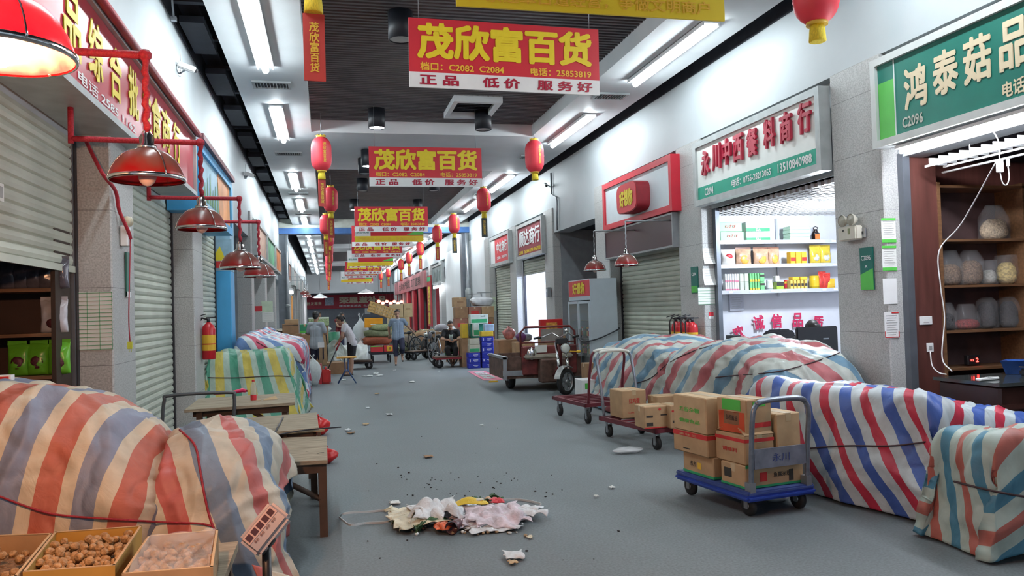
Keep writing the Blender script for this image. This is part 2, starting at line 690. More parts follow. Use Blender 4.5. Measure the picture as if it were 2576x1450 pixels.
# --- pillars (stone clad, proud of the shop fronts)
for y in BAYS:
    m = MB()
    m.bx((5.46, y, 0), (5.74, y + .8, 4.06))
    struct(m.build('pillar', stone, bev=.012))
    m = MB()
    m.bx((-2.0, y, 0), (-1.67, y + (.75 if y < 14 else .65), 4.0))
    if y != 14.9:
        struct(m.build('pillar', stone, bev=.012))
blue_paint = mat('sky blue paint', (.06, .36, .68), .45, n=.06)
m = MB()
m.bx((-2.4, 14.9, 0), (-1.67, 15.5, 2.42))
struct(m.build('pillar', blue_paint, bev=.012))
m = MB()
m.bx((-2.4, 14.9, 2.42), (-1.67, 15.5, 4.0))
struct(m.build('pillar', mat('pale blue paint', (.30, .48, .60), .5)))
y = 34.9
while y < 70:
    m = MB(); m.bx((-2.4, y, 0), (-1.67, y + .7, 4.0)); struct(m.build('pillar', stone))
    if y > 37.6:
        m = MB(); m.bx((5.46, y, 0), (6.2, y + .8, 4.06)); struct(m.build('pillar', stone))
    y += 4.0

# --- dark expansion portal and blue beam
m = MB()
m.bx((5.2, 30.9, 0), (5.56, 31.4, 4.64)); m.bx((-1.78, 30.9, 0), (-1.5, 31.4, 4.64))
struct(m.build('trim_1', mat('portal grey', (.17, .19, .22), .5, .3)))
m = MB(); m.bx((-1.72, 30.8, 4.64), (5.5, 31.4, 4.86)); struct(m.build('trim_2', mat('blue beam paint', (.05, .14, .36), .5)))
m = MB(); m.bx((-1.72, 30.9, 4.86), (5.5, 31.5, 5.2)); struct(m.build('trim_3', mat('beam plaster', (.55, .58, .52), .6)))

# --- ceilings
m = MB()
for a, b in ((-1.22, -.22), (4.0, 5.08)):
    m.bx((a, -5, 4.98), (b, 75, 5.32))
for a, b in ((15.1, 19.0), (42, 44.5), (56, 58)):
    m.bx((-.22, a, 4.98), (4.0, b, 5.32))
struct(m.build('ceiling', ceil_white))
m = MB()
for k in range(350):
    yy = -4 + k * .1
    if not 15.05 < yy < 19.0 and yy < 30.9:
        m.bx((-.22, yy, 5.20), (4.0, yy + .045, 5.26))
for k in range(190):
    yy = 31.5 + k * .2
    if yy < YEND and not 41.9 < yy < 44.5 and not 55.9 < yy < 58:
        m.bx((-.22, yy, 5.20), (4.0, yy + .12, 5.26))
struct(m.build('ceiling_slats', slat_paint))
m = MB()
m.bx((-2.2, -5, 6.2), (6, 76, 6.3)); m.bx((-.4, -5, 5.40), (4.2, 76, 5.46))
struct(m.build('ceiling_plenum', plenum))
m = MB()                                              # black bands paint in shade above the soffits; ducts, cable trays in the gaps
m.bx((-1.74, -5, 5.14), (-1.70, 76, 6.2)); m.bx((5.48, -5, 5.06), (5.52, 76, 6.2))
m.bx((-1.70, -5, 5.42), (-1.46, 30, 5.66)); m.bx((-1.66, -5, 5.9), (-1.3, 30, 6.0))
for k in range(24):
    m.bx((-1.70, 2 + k * 1.3, 5.30), (-1.22, 2.1 + k * 1.3, 5.34))
for k in range(12):
    m.bx((-1.66, 8 + k * 2.1, 5.16), (-1.38, 9.2 + k * 2.1, 5.24))
m.bx((5.1, -5, 5.5), (5.44, 76, 5.7))
for k in range(30):
    m.bx((5.08, 2 + k * 2.2, 5.30), (5.5, 2.08 + k * 2.2, 5.33))
struct(m.build('trim_4', plenum))

# --- far end
m = MB()
m.bx((-1.75, 70, 3.38), (5.9, 70.4, 6.2))
struct(m.build('wall_end', white_end))
m = MB()
m.bx((-9, 74.2, 0), (13, 74.5, 3.6)); m.bx((-9, 70.4, 3.42), (13, 74.5, 3.6))
m.bx((-9, 74.1, 1.16), (13, 74.2, 1.2))
struct(m.build('wall_back', grey_wall))


# --- shop rooms behind the fronts (open towards the hall)
def room(side, y0, y1, depth, h, m_side, m_ceil, name):
    s = 1 if side == 'R' else -1
    x0 = 5.66 if s > 0 else -1.98
    x1 = x0 + s * depth
    r = MB()
    r.bx((x1, y0, 0), (x1 + s * .1, y1, h))
    r.bx((x0, y1 - .06, 0), (x1, y1, h))
    r.bx((x0, y0, 0), (x1, y0 + .06, h))
    r.bx((x0, y0, h), (x1, y1, h + .05), 1)
    return struct(r.build(name, [m_side, m_ceil]))


room('R', 2.6, 7.30, 3.2, 3.04, brown_room, plenum, 'wall_shop')
room('R', 7.75, 11.42, 3.0, 3.0, room_white, mat('shop ceiling', (.55, .56, .58), .6), 'wall_shop')
room('R', 15.6, 18.94, 6.5, 3.5, mat('passage wall', (.26, .28, .30), .6), plenum, 'wall_passage')
room('R', 19.7, 22.94, 3.0, 3.0, room_white, room_white, 'wall_shop')
room('L', 2.6, 6.92, 2.6, 3.04, mat('dark shop panel', (.05, .025, .018), .6), plenum, 'wall_shop')
room('L', 15.5, 18.94, 5.0, 3.5, mat('passage wall', (.26, .28, .30), .6), plenum, 'wall_passage')
for k in range(4):
    room('L', 35.65 + 4 * k, 38.9 + 4 * k, 2.0, 3.0, room_white if k % 2 == 0 else grey_wall, grey_wall, 'wall_shop')
for k in range(8):
    room('R', 38.4 + 4 * k if k else 37.6, 42.9 + 4 * k - 4 + 4, 2.0, 3.0, [room_white, deep_red][k > 0], grey_wall, 'wall_shop')
for yy in (19.6, 23.6, 27.6):
    m = MB(); m.bx((-2.5, yy, 0), (-1.98, yy + 3.3, 3.05)); struct(m.build('wall_shopfront', mat('shop infill', (.36, .38, .37), .6)))


# --- roller shutters: ribbed curtains in dark guides
def shutter(side, y0, y1, z0, z1, n, grimy=False):
    s = 1 if side == 'R' else -1
    X = 5.71 if s > 0 else -1.95
    pitch = .085
    prof = []
    z = z1
    while z > z0:
        for dz, dx in ((0, 0), (.012, .014), (.045, .020), (.073, .014)):
            if z - dz >= z0:
                prof.append((X - s * dx, z - dz))
        z -= pitch
    prof.append((X, z0))
    mb = MB()
    vs, fs = [], []
    for x, z in prof:
        vs += [(x, y0 + .05, z), (x, y1 - .05, z)]
    for k in range(len(prof) - 1):
        fs.append((2 * k, 2 * k + 1, 2 * k + 3, 2 * k + 2))
    mb.add(vs, fs, 0)
    mb.bx((X + .01, y0 + .05, z0 - .05), (X - s * .03, y1 - .05, z0), 0)
    mb.bx((X + s * .03, y0, 0), (X - s * .035, y0 + .06, z1), 1)
    mb.bx((X + s * .03, y1 - .06, 0), (X - s * .035, y1, z1), 1)
    mb.raw = False
    return struct(mb.build('door_%d' % n, [shutter_paint, dark_metal]))


shutter('L', 2.9, 6.9, 2.03, 3.05, 1)
shutter('L', 7.65, 10.9, .06, 3.05, 2)
shutter('L', 11.65, 14.9, .06, 3.05, 3)
shutter('R', 11.7, 14.9, .06, 3.0, 4)
shutter('R', 23.7, 26.9, .06, 3.0, 5)
shutter('R', 19.7, 22.9, 2.6, 3.0, 6)
m = MB()                                              # metal door guides of the two open shops
for a, b in ((6.82, 6.9), (7.72, 7.78)):
    m.bx((5.63, a, 0), (5.71, b, 3.04))
m.bx((5.645, 10.80, 0), (5.71, 10.9, 3.0))
m.bx((-1.99, 6.82, 0), (-1.925, 6.9, 3.05))
struct(m.build('door_7', mat('guide rail', (.16, .18, .21), .4, .5)))


# ================================================================ lamps of the hall
tube_glow = glow('tube glow', (.86, .96, 1.0), TUBE_POWER)


def tube_light():
    t = thing('tube_light', 'x', 'ceiling light')
    h = MB()
    h.bx((-.11, 0, .03), (.11, 2.46, .05)); h.bx((-.11, 0, 0), (-.09, 2.46, .05)); h.bx((.09, 0, 0), (.11, 2.46, .05))
    h.build('housing', white, t)
    for a in (.03, 1.26):
        MB().cyl((0, a, -.02), (0, a + 1.17, -.02), .045, n=8).build('tube', tube_glow, t)
    return t


TL = tube_light()
first = True
for x, nm in ((-.74, 'left'), (4.56, 'right')):
    for y in [4.15, 8.65, 13.15, 19.35, 23.8, 28.2] + [32.8 + 4.5 * k for k in range(8)]:
        o = TL if first else dup(TL)
        first = False
        o.location = (x, y, 4.92)
        far = y > 31
        tag(o, 'white fluorescent tube pair on the %s soffit %s the blue beam' % (nm, 'beyond' if far else 'before'),
            group='tube lights %s the beam, %s strip' % ('beyond' if far else 'before', nm))

vent_bk = mat('vent dark', (.05, .06, .07), .6)
vent_mt = mat('vent metal', (.40, .43, .44), .5, .3)


def vent(x, y, label, group):
    t = thing('ceiling_vent', label, 'air vent', (x, y, 4.95), group=group)
    f = MB()
    f.bx((-.27, -.17, 0), (.27, -.13, .028)); f.bx((-.27, .13, 0), (.27, .17, .028))
    f.bx((-.27, -.13, 0), (-.23, .13, .028)); f.bx((.23, -.13, 0), (.27, .13, .028))
    f.build('frame', vent_mt, t)
    MB().bx((-.23, -.13, .02), (.23, .13, .028)).build('backing', vent_bk, t)
    g = MB()
    for k in range(10):
        g.box((-.2 + k * .045, 0, .01), (.008, .26, .018))
    g.build('louvre', vent_mt, t)
    return t


for x, g in ((-.72, 'left'), (4.5, 'right')):
    for y in (7.2, 12.0, 17.1, 22.8, 27.4):
        vent(x, y, 'small slatted air vent between the tube lights over the %s' % ('heat lamps' if g == 'left' else 'long white shop sign side'), 'vents %s' % g)

# recessed ceiling hatch
t = thing('ceiling_hatch', 'open square ceiling hatch with pale frame behind the first hanging banner', 'hatch', (2.56, 13.7, 5.1))
f = MB()
for a, b in (((-.42, -.6), (.42, -.5)), ((-.42, .5), (.42, .6)), ((-.42, -.5), (-.34, .5)), ((.34, -.5), (.42, .5))):
    f.bx((*a, 0), (*b, .14))
f.build('frame', ceil_white, t)
MB().bx((-.34, -.5, .10), (.34, .5, .12)).build('opening', plenum, t)

# black can downlights
lens = glow('downlight lens', (.85, .95, 1), 30)
lens_off = mat('downlight lens off', (.6, .62, .6), .3)
can_m = mat('can black', (.012, .014, .02), .5)
DL = [(.93, 9.5, 0, 'black can downlight beside the left edge of the nearest banner'),
      (.92, 14.15, 1, 'lit black can downlight above the left end of the second banner'),
      (2.83, 14.1, 0, 'black can downlight behind the ceiling hatch, unlit'),
      (.89, 16.6, 1, 'lit black can downlight on the white cross panel'),
      (.86, 17.5, 0, 'black can downlight just behind the lit one on the cross panel'),
      (.98, 21.6, 0, 'unlit black can downlight left of the third red banner top'),
      (2.89, 21.5, 0, 'unlit black can downlight right of the third red banner top'),
      (.9, 25.6, 1, 'small lit can downlight left of the yellow edged banner'),
      (2.9, 25.6, 0, 'small can downlight near the right lantern row')]
for x, y, lit, lab in DL:
    z = 4.62 if 15 < y < 19 else 4.86
    t = thing('downlight', lab, 'ceiling light', (x, y, z))
    MB().lathe([(.001, .34), (.15, .34), (.15, 0), (.135, 0), (.13, .03)], n=20).build('housing', can_m, t)
    MB().lathe([(.132, .012), (.07, .03), (.001, .035)], n=20).build('lens', lens if lit else lens_off, t)


# ================================================================ signs, banners, lanterns, heat lamps
RX, UP = (1, 0, 0), (0, 0, 1)
RZ = {'R': -PI / 2, 'L': PI / 2}


def wallthing(name, label, cat, side, x, y, z, group=None):
    """a thing on a side wall; local x = to the viewer's right, local -y = out of the wall"""
    return thing(name, label, cat, (x, y, z), RZ[side], group)


def loc(side, p, o):
    """world point -> local (x, z) of a wall thing"""
    d = V(p) - o.location
    return (-d.y if side == 'R' else d.y), d.z


def sign_box(side, label, x, y0, y1, z0, z1, fm, pm, d=.14, fw=.07):
    t = wallthing('shop_sign', label, 'sign', side, x, (y0 + y1) / 2, z0)
    w, h = y1 - y0, z1 - z0
    f = MB()
    f.bx((-w / 2, 0, 0), (w / 2, d, fw)); f.bx((-w / 2, 0, h - fw), (w / 2, d, h))
    f.bx((-w / 2, 0, fw), (-w / 2 + fw, d, h - fw)); f.bx((w / 2 - fw, 0, fw), (w / 2, d, h - fw))
    f.build('frame', fm, t)
    MB().bx((-w / 2 + fw, .035, fw), (w / 2 - fw, d, h - fw)).build('panel', pm, t)
    return t, w, h


cream = mat('cream letters', (.78, .68, .47), .5, n=.03)
grn_board = mat('deep green board', (.012, .17, .13), .4, n=.05)
grn_light = mat('fresh green', (.10, .50, .08), .4, n=.05)
grn_teal = mat('teal band', (.015, .33, .22), .45, n=.04)
brush_red = mat('brush lettering red', (.40, .015, .045), .4, n=.05)
board_white = mat('sign board white', (.82, .85, .82), .45, n=.03)

# green mushroom shop sign
t, w, h = sign_box('R', 'long green shop sign with big cream characters above the dark shelved shop', 5.34, 2.3, 6.88, 3.08, 3.96, mat('white sign frame', (.62, .66, .65), .45, n=.08), grn_board)
MB().bx((-w / 2 + .08, .03, .07), (-w / 2 + .30, .034, h - .25)).build('side_band', grn_light, t, )
MB().bx((-w / 2 + .30, .028, .07), (-w / 2 + .31, .035, h - .07)).build('edge_line', white, t)
for ch, px, py in (('鸿', 2300, 217), ('泰', 2375, 180), ('菇', 2455, 147), ('品', 2548, 108)):
    a, b = loc('R', onX(px, py, 5.36), t)
    letters(ch, cream, t, (a, .035, b), RX, UP, .30, .40, .036)
for k, ch in enumerate('商行'):
    letters(ch, cream, t, (.25 + k * .42, .035, .47), RX, UP, .30, .40, .036)
a, b = loc('R', onX(2293, 302, 5.36), t)
letters('C2096', mat('grey letters', (.55, .58, .52), .5), t, (a, .035, b), RX, UP, .27, .10, .03)
a, b = loc('R', onX(2550, 218, 5.36), t)
letters('电话:', cream, t, (a, .035, b), RX, UP, .24, .13, .03)

# white brush-lettered sign
t, w, h = sign_box('R', 'white framed shop sign with red brush characters over a teal phone band', 5.33, 7.72, 10.84, 3.02, 3.96, alu, board_white, fw=.085)
MB().bx((-w / 2 + .085, .03, .085), (w / 2 - .085, .034, .27)).build('phone_band', grn_teal, t)
for k, (ch, px, py) in enumerate((('永', 1777, 410), ('川', 1805, 395), ('中', 1831, 382), ('西', 1860, 372), ('餐', 1895, 358), ('料', 1938, 335), ('商', 1980, 320), ('行', 2027, 296))):
    a, b = loc('R', onX(px, py, 5.36), t)
    letters(ch, brush_red, t, (a, .035, b), (1, 0, .08), (.12, 0, 1), .29, .36, .035, ext=.05)
for s_, px, py, ww in (('C2094', 1784, 474, .26), ('电话：0755-28213055', 1888, 441, .98), ('13510840988', 1998, 400, .70)):
    a, b = loc('R', onX(px, py, 5.36), t)
    letters(s_, white, t, (a, .03, .178), RX, UP, ww, .11, .03)

# red framed jujube shop sign
t, w, h = sign_box('R', 'white shop sign in a thick red frame with a rounded red logo box', 5.30, 11.55, 14.75, 3.06, 3.96, mat('red sign frame', (.55, .02, .04), .4, n=.06), mat('pale sign panel', (.62, .70, .74), .4, n=.03), d=.2, fw=.10)
a, b = loc('R', onX(1603, 498, 5.3), t)
lg = MB()
prof = [(x * .42 + sx * .0, z * .26) for x, z in [(math.copysign(abs(math.cos(q)) ** .45, math.cos(q)), math.copysign(abs(math.sin(q)) ** .45, math.sin(q))) for q in [2 * PI * k / 40 for k in range(40)]] for sx in (0,)]
lg.prism([(a + x * 1.15, -.20, b + z) for x, z in prof], (0, .235, 0))
lg.build('logo_box', deep_red, t)
lg = MB(); lg.prism([(a + x * 1.08, -.208, b + z * .95) for x, z in prof], (0, .01, 0))
lg.build('logo_face', red, t)
letters('好想你', yellow, t, (a, -.208, b), RX, UP, .62, .30, .06)

# dark LED strip below it
t = wallthing('led_display', 'unlit dark maroon LED message board under the red framed sign', 'display board', 'R', 5.36, 13.25, 2.5)
MB().bx((-1.55, 0, .03), (1.55, .28, .52)).build('screen', mat('led screen', (.045, .012, .022), .35, n=.2, s=80), t)
f = MB(); f.bx((-1.58, -.01, 0), (1.58, .14, .03)); f.bx((-1.58, -.01, .52), (1.58, .14, .55)); f.bx((-1.58, -.01, .03), (-1.55, .14, .52)); f.bx((1.55, -.01, .03), (1.58, .14, .52))
f.build('frame', steel, t)

# two farther right signs
t, w, h = sign_box('R', 'maroon shop sign with white characters above the bright open doorway', 5.34, 19.5, 22.3, 2.98, 3.95, alu, mat('maroon board', (.22, .015, .03), .45, n=.06), fw=.09)
letters('顺达商行', white, t, (0, .035, .56), RX, UP, 2.3, .46, .03)
letters('C2088  TEL:84670700  84670701', yellow, t, (0, .035, .18), RX, UP, 2.4, .10, .03)
t, w, h = sign_box('R', 'red and white shop sign farther along beside the maroon one', 5.34, 23.3, 26.2, 2.98, 3.97, alu, red, fw=.1)
MB().bx((-w / 2 + .1, .03, .1), (-w / 2 + .75, .034, h - .1)).build('white_end', white, t)
letters('中北商行', white, t, (.35, .035, .58), RX, UP, 1.5, .36, .03)
letters('C2086  25830700', white, t, (.35, .035, .25), RX, UP, 1.5, .09, .03)

# left signs
t, w, h = sign_box('L', 'long faded red shop sign with yellow characters behind the heat lamps', -1.52, 2.4, 10.3, 3.08, 3.84, alu, mat('faded red board', (.52, .05, .075), .3, n=.12, s=2), d=.4, fw=.05)
for ch, px, py in (('品', 205, 175), ('综', 262, 215), ('合', 310, 255), ('批', 353, 285), ('发', 385, 318), ('食', 408, 345), ('商', 432, 372), ('行', 458, 398)):
    a, b = loc('L', onX(px, py, -1.5), t)
    letters(ch, yellow, t, (a, .035, .42), RX, UP, .36 if px < 400 else .42, .42, .035)
letters('电话 2585 1162', white, t, (.1, .035, .13), RX, UP, 1.6, .08, .02)
MB().cyl((-w / 2, -.03, h), (w / 2, -.03, h), .035, n=8).build('top_rail', deep_red, t)
t, w, h = sign_box('L', 'sky blue shop sign with an orange end above the blue pillar shopfront', -1.52, 10.55, 14.0, 2.95, 3.85, blue_paint, mat('sky print', (.35, .62, .80), .4, n=.3, s=1.3), d=.4, fw=.12)
MB().prism([(.35, .03, .12), (w / 2 - .12, .03, .12), (w / 2 - .12, .03, h - .12), (.15, .03, h - .12)], (0, .004, 0)).build('orange_print', mat('orange print', (.80, .30, .10), .45, n=.35, s=2), t)
gp = MB()
for k in range(6):
    gp.prism([(-1.2 + k * .25, .029, .2), (-1.05 + k * .25, .029, .2), (-1.1 + k * .25, .029, .45 + .1 * (k % 3))], (0, .004, 0))
gp.build('tree_print', mat('dull green print', (.16, .30, .14), .6), t)
MB().bx((-w / 2, -.05, h), (w / 2, 0, h + .07)).build('top_rail', mat('rail', (.16, .05, .06), .5), t)
for y0, y1, m_, lab in ((19.3, 22.6, mat('pale orange sign', (.62, .40, .30), .5, n=.2), 'pale orange shop sign past the dark side passage'),
                        (22.8, 26.0, mat('green picture sign', (.10, .34, .18), .5, n=.4, s=2), 'green picture shop sign past the fourth heat lamp'),
                        (26.4, 29.2, mat('orange red sign', (.72, .22, .05), .5, n=.4, s=1.5), 'small orange shop sign just before the portal')):
    sign_box('L', lab, -1.56, y0, y1, 3.02, 3.85, alu, m_, fw=.07)

# ---------------------------------------------------------------- hanging banners
def banner():
    t = thing('hanging_banner', 'x', 'banner')
    b = MB(); b.bx((-1, -.01, .155), (1, .01, .70), 0); b.bx((-1, -.01, 0), (1, .01, .155), 1)
    b.build('board', [red, white], t)
    letters('茂欣富百货', yellow, t, (0, -.01, .475), RX, UP, 1.84, .37, .045)
    letters('档口：C2082  C2084', mat('orange yellow', (.85, .52, .05), .45), t, (-.46, -.01, .215), RX, UP, .86, .085, .03)
    letters('电话：25853819', MATS['orange yellow'], t, (.58, -.01, .215), RX, UP, .66, .085, .03)
    for s_, x, ww in (('正 品', -.70, .40), ('低 价', -.06, .40), ('服 务 好', .62, .60)):
        letters(s_, brush_red, t, (x, -.01, .078), RX, UP, ww, .105, .035)
    wv = MB()
    for x in (-.9, .9):
        wv.cyl((x, 0, .7), (x, 0, 1.56), .003, n=5)
    wv.build('wire', steel, t)
    return t


BN = banner()
spots = [(7.9, 'hanging red banner in front of the ceiling hatch, largest of its row'), (14.0, 'second red banner, in front of the white cross panel'),
         (22.0, 'third red banner, just before the blue beam'), (26.8, 'fourth red banner, close behind the first yellow edged one'),
         (32.1, 'fifth red banner, right past the blue beam'), (39.3, 'sixth red banner, between two yellow edged ones'), (46, 'seventh red banner along the hall'),
         (51, 'eighth red banner, half hidden by those before it'), (61, 'last red banner in front of the end lintel')]
for k, (y, lab) in enumerate(spots):
    o = BN if k == 0 else dup(BN)
    p = onY([1040, 933, 893, 885, 884, 878, 867, 865, 868][k], 600, y)
    o.location = (p.x + 1.0, y, 3.80 if k != 0 else 3.83)
    o.rotation_euler = (0, (.012 if k == 0 else 0), 0)
    tag(o, lab, group='red shop banners over the hall')


def banner2():
    t = thing('hanging_banner', 'x', 'banner')
    b = MB(); b.bx((-1, -.01, .17), (-.55, .01, .69), 2); b.bx((-.55, -.01, .17), (1, .01, .69), 0); b.bx((-1, -.01, 0), (1, .01, .17), 1)
    b.build('board', [red, yellow, white], t)
    letters('禁止吸烟', mat('grey green print', (.1, .25, .22), .5), t, (-.78, -.01, .30), RX, UP, .36, .09, .02)
    letters('严禁违章占道经营，争做文明商户', MATS['orange yellow'], t, (-.02, -.01, .085), RX, UP, 1.8, .10, .02)
    g = MB(); g.prism([(.5, -.014, .2), (1, -.014, .2), (1, -.014, .34), (.7, -.014, .28)], (0, .003, 0)); g.build('picture', grn_light, t)
    wv = MB()
    for x in (-.9, .9):
        wv.cyl((x, 0, .69), (x, 0, 1.56), .003, n=5)
    wv.build('wire', steel, t)
    return t


B2 = banner2()
for k, (y, x, lab) in enumerate([(5.3, 1.9, 'yellow bottomed banner cut off by the top of the photo'), (23.6, 1.82, 'first yellow bottomed banner behind the third red one'), (35.8, 1.9, 'second yellow bottomed banner past the blue beam'), (54, 1.9, 'farthest yellow bottomed banner')]):
    o = B2 if k == 0 else dup(B2)
    o.location = (x, y, 3.67)
    tag(o, lab, group='yellow edged notice banners')

# ---------------------------------------------------------------- lanterns
lant_red = mat('lantern cloth', (.80, .05, .075), .5, n=.08, s=5)
gold = mat('gold paint', (.75, .50, .06), .4, n=.05)
tassel_m = mat('yellow tassel', (.80, .62, .04), .7, n=.25, s=40, stretch=(6, 6, 1))
scroll_m = mat('scroll red', (.48, .05, .04), .6, n=.1)
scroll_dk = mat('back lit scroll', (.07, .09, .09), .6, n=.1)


def lantern(scroll):
    t = thing('red_lantern', 'x', 'lantern')
    prof = []
    for k in range(33):
        q = -1 + 2 * k / 32
        r = .18 * (1 - abs(q) ** 4.5 * .55) * (1 + .012 * math.cos(k * PI))
        prof.append((r, .32 + q * .30))
    MB().lathe(prof, n=28, caps=True).build('body', lant_red, t)
    c = MB(); c.lathe([(.085, .0), (.085, .03)], n=20, caps=True); c.lathe([(.085, .61), (.085, .645), (.07, .655)], n=20, caps=True)
    for k in range(8):
        c.ball((.075 * math.cos(k * PI / 4), .075 * math.sin(k * PI / 4), .655), .014, 6)
    c.build('cap', gold, t)
    letters('茂\n欣\n富\n百\n货', gold, t, (.06, -.178, .33), (1, .3, 0), UP, .055, .36, .03)
    MB().lathe([(.055, 0), (.062, -.05), (.068, -.13), (.06, -.135)], n=14, caps=True).build('tassel', tassel_m, t)
    MB().cyl((0, 0, .65), (0, 0, 1.22), .004, n=5).build('cord', steel, t)
    if scroll:
        s = MB(); s.bx((-.075, -.006, -.62), (.075, .006, -.14))
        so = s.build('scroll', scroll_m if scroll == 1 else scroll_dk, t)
        letters('茂\n欣\n富\n百\n货', gold, so, (0, -.006, -.38), RX, UP, .07, .36, .03)
    return t


LA = lantern(1)
LB = lantern(2)
num = ['first', 'second', 'third', 'fourth', 'fifth', 'sixth', 'seventh', 'eighth', 'ninth', 'tenth', 'eleventh', 'twelfth']
fa = True
for k, (x, y, z) in enumerate([(-.05, 5.75, 3.87), (-.05, 14.55, 4.14), (.13, 19.85, 4.07), (0, 24.4, 3.95), (.1, 28.5, 3.95), (.1, 33.5, 3.95), (.12, 38.7, 3.95), (.1, 44.5, 3.95), (.1, 51, 3.95), (.1, 58, 3.9)]):
    o = LA if fa else dup(LA)
    fa = False
    o.location = (x, y, z)
    tag(o, '%s lantern counted along the row on the heat lamp side' % num[k], group='lanterns on the heat lamp side')
    if k in (0, 1):
        for c in o.children:
            if c.name.startswith('scroll'):
                c.rotation_euler = (0, 0, .1 + .5 * k)
for k, (x, y, z) in enumerate([(3.88, 5.6, 3.80), (3.9, 14.57, 4.16), (3.92, 19.76, 4.05), (4.0, 25.15, 4.04), (3.9, 28.46, 4.03), (4.13, 35.9, 4.1), (4.28, 42.5, 4.13), (4.12, 45.5, 3.95), (4.2, 56.4, 4.03), (4.0, 61.3, 4.05)]):
    if k in (0, 1):
        o = dup(LA)
        for c in list(o.children):
            if c.name.startswith('scroll'):
                for g in list(c.children):
                    bpy.data.objects.remove(g)
                bpy.data.objects.remove(c)
    elif k == 2:
        o = LB
    else:
        o = dup(LB if k == 3 else LA)
    o.location = (x, y, z)
    tag(o, '%s lantern counted along the row on the trolley side' % num[k], group='lanterns on the trolley side')

# ---------------------------------------------------------------- heat lamps with their arms
def translucent_red(name, c):
    M_, nt, N, L, P = _nt(name)
    P.inputs['Base Color'].default_value = (*c, 1)
    P.inputs['Roughness'].default_value = .28
    tr = N.new('ShaderNodeBsdfTranslucent')
    tr.inputs[0].default_value = (.62, .0015, .006, 1)
    mx = N.new('ShaderNodeMixShader')
    mx.inputs[0].default_value = .28
    tc = N.new('ShaderNodeTexCoord')
    nz = N.new('ShaderNodeTexNoise'); nz.inputs['Scale'].default_value = 7; nz.inputs['Detail'].default_value = 4
    L.new(tc.outputs['Object'], nz.inputs['Vector'])
    sp = N.new('ShaderNodeSeparateXYZ'); L.new(tc.outputs['Object'], sp.inputs[0])
    ad = N.new('ShaderNodeMath'); ad.operation = 'MULTIPLY_ADD'; ad.inputs[1].default_value = 4.0
    L.new(sp.outputs[2], ad.inputs[0]); L.new(nz.outputs['Fac'], ad.inputs[2])
    rp = N.new('ShaderNodeValToRGB')                      # dust settled on the crown
    rp.color_ramp.elements[0].position = .55; rp.color_ramp.elements[0].color = (*c, 1)
    rp.color_ramp.elements[1].position = 1.35 if False else 1.0; rp.color_ramp.elements[1].color = (.20, .11, .09, 1)
    L.new(ad.outputs[0], rp.inputs[0]); L.new(rp.outputs[0], P.inputs['Base Color'])
    L.new(P.outputs[0], mx.inputs[1]); L.new(tr.outputs[0], mx.inputs[2])
    L.new(mx.outputs[0], N['Material Output'].inputs[0])
    return M_


dome_m = translucent_red('red lamp dome', (.33, .012, .014))
bulb_off = mat('frosted bulb', (.62, .45, .42), .3)
bulb_on = glow('hot bulb', (1.0, .62, .35), 22)


def heat_lamp(label, x, y, z, side='L', lit=False, r=.19, drop=.0, arm=.72, wrapped=True, dome=None, group='red dome heat lamps', arm_z=.62):
    """z = height of the rim"""
    t = thing('heat_lamp', label, 'lamp', (x, y, z), group=group)
    k = r / .19
    prof = [(.19, 0), (.193, .012), (.186, .035), (.175, .065), (.155, .10), (.125, .135), (.085, .16), (.045, .172), (.03, .176)]
    d = MB(); d.lathe([(a * k, b * k) for a, b in prof], n=40)
    do = d.build('dome', dome or dome_m, t)
    MB().lathe([(.190 * k, -.006), (.197 * k, -.006), (.199 * k, .012), (.192 * k, .016)], n=40).build('rim', chrome, t)
    MB().lathe([(.05 * k, .168 * k), (.05 * k, .19 * k), (.036 * k, .20 * k), (.04 * k, .235 * k), (.03 * k, .25 * k), (.018, .27 * k)], n=20, caps=True).build('neck', chrome, t)
    c = MB()
    for q in range(3):
        a = q * 2 * PI / 3 - .9
        c.tube([((aa + .006) * k * math.cos(a), (aa + .006) * k * math.sin(a), bb * k) for aa, bb in prof[:8]], .004 * k, 5)
    c.build('guard_bar', chrome, t)
    b = MB(); b.ball((0, 0, .03 * k), (.05 * k, .05 * k, .065 * k), 14)
    b.build('bulb', bulb_on if lit else bulb_off, t)
    hz = arm_z
    s = -1 if side == 'L' else 1
    pm = red_cable if wrapped else steel
    st = MB(); n = 14
    st.tube([(.006 * math.sin(i * 2.1), .006 * math.cos(i * 1.7), .27 * k + (hz - .27 * k) * i / n) for i in range(n + 1)], [.014 + .004 * (i % 2) if wrapped else .011 for i in range(n + 1)], 7)
    st.build('stem', pm, t)
    a = MB(); a.tube([(s * arm * i / 8, 0, hz + .012 * i / 8) for i in range(9)], [.02 if wrapped else .012] * 9, 8)
    if wrapped:
        a.ball((0, 0, hz), .032, 10)
        if z + hz < 3.05:
            a.cyl((s * arm, 0, hz - .02), (s * arm, 0, 3.10 - z), .02, n=8)
    a.build('arm', pm, t)
    if lit:
        ld = bpy.data.lights.new('bulb_light', 'POINT')
        ld.energy = 90
        ld.color = (1.0, .50, .26)
        ld.shadow_soft_size = .05
        lo = bpy.data.objects.new('bulb_light', ld)
        COL.objects.link(lo)
        lo.parent = t
        lo.location = (0, 0, -.10)
    return t


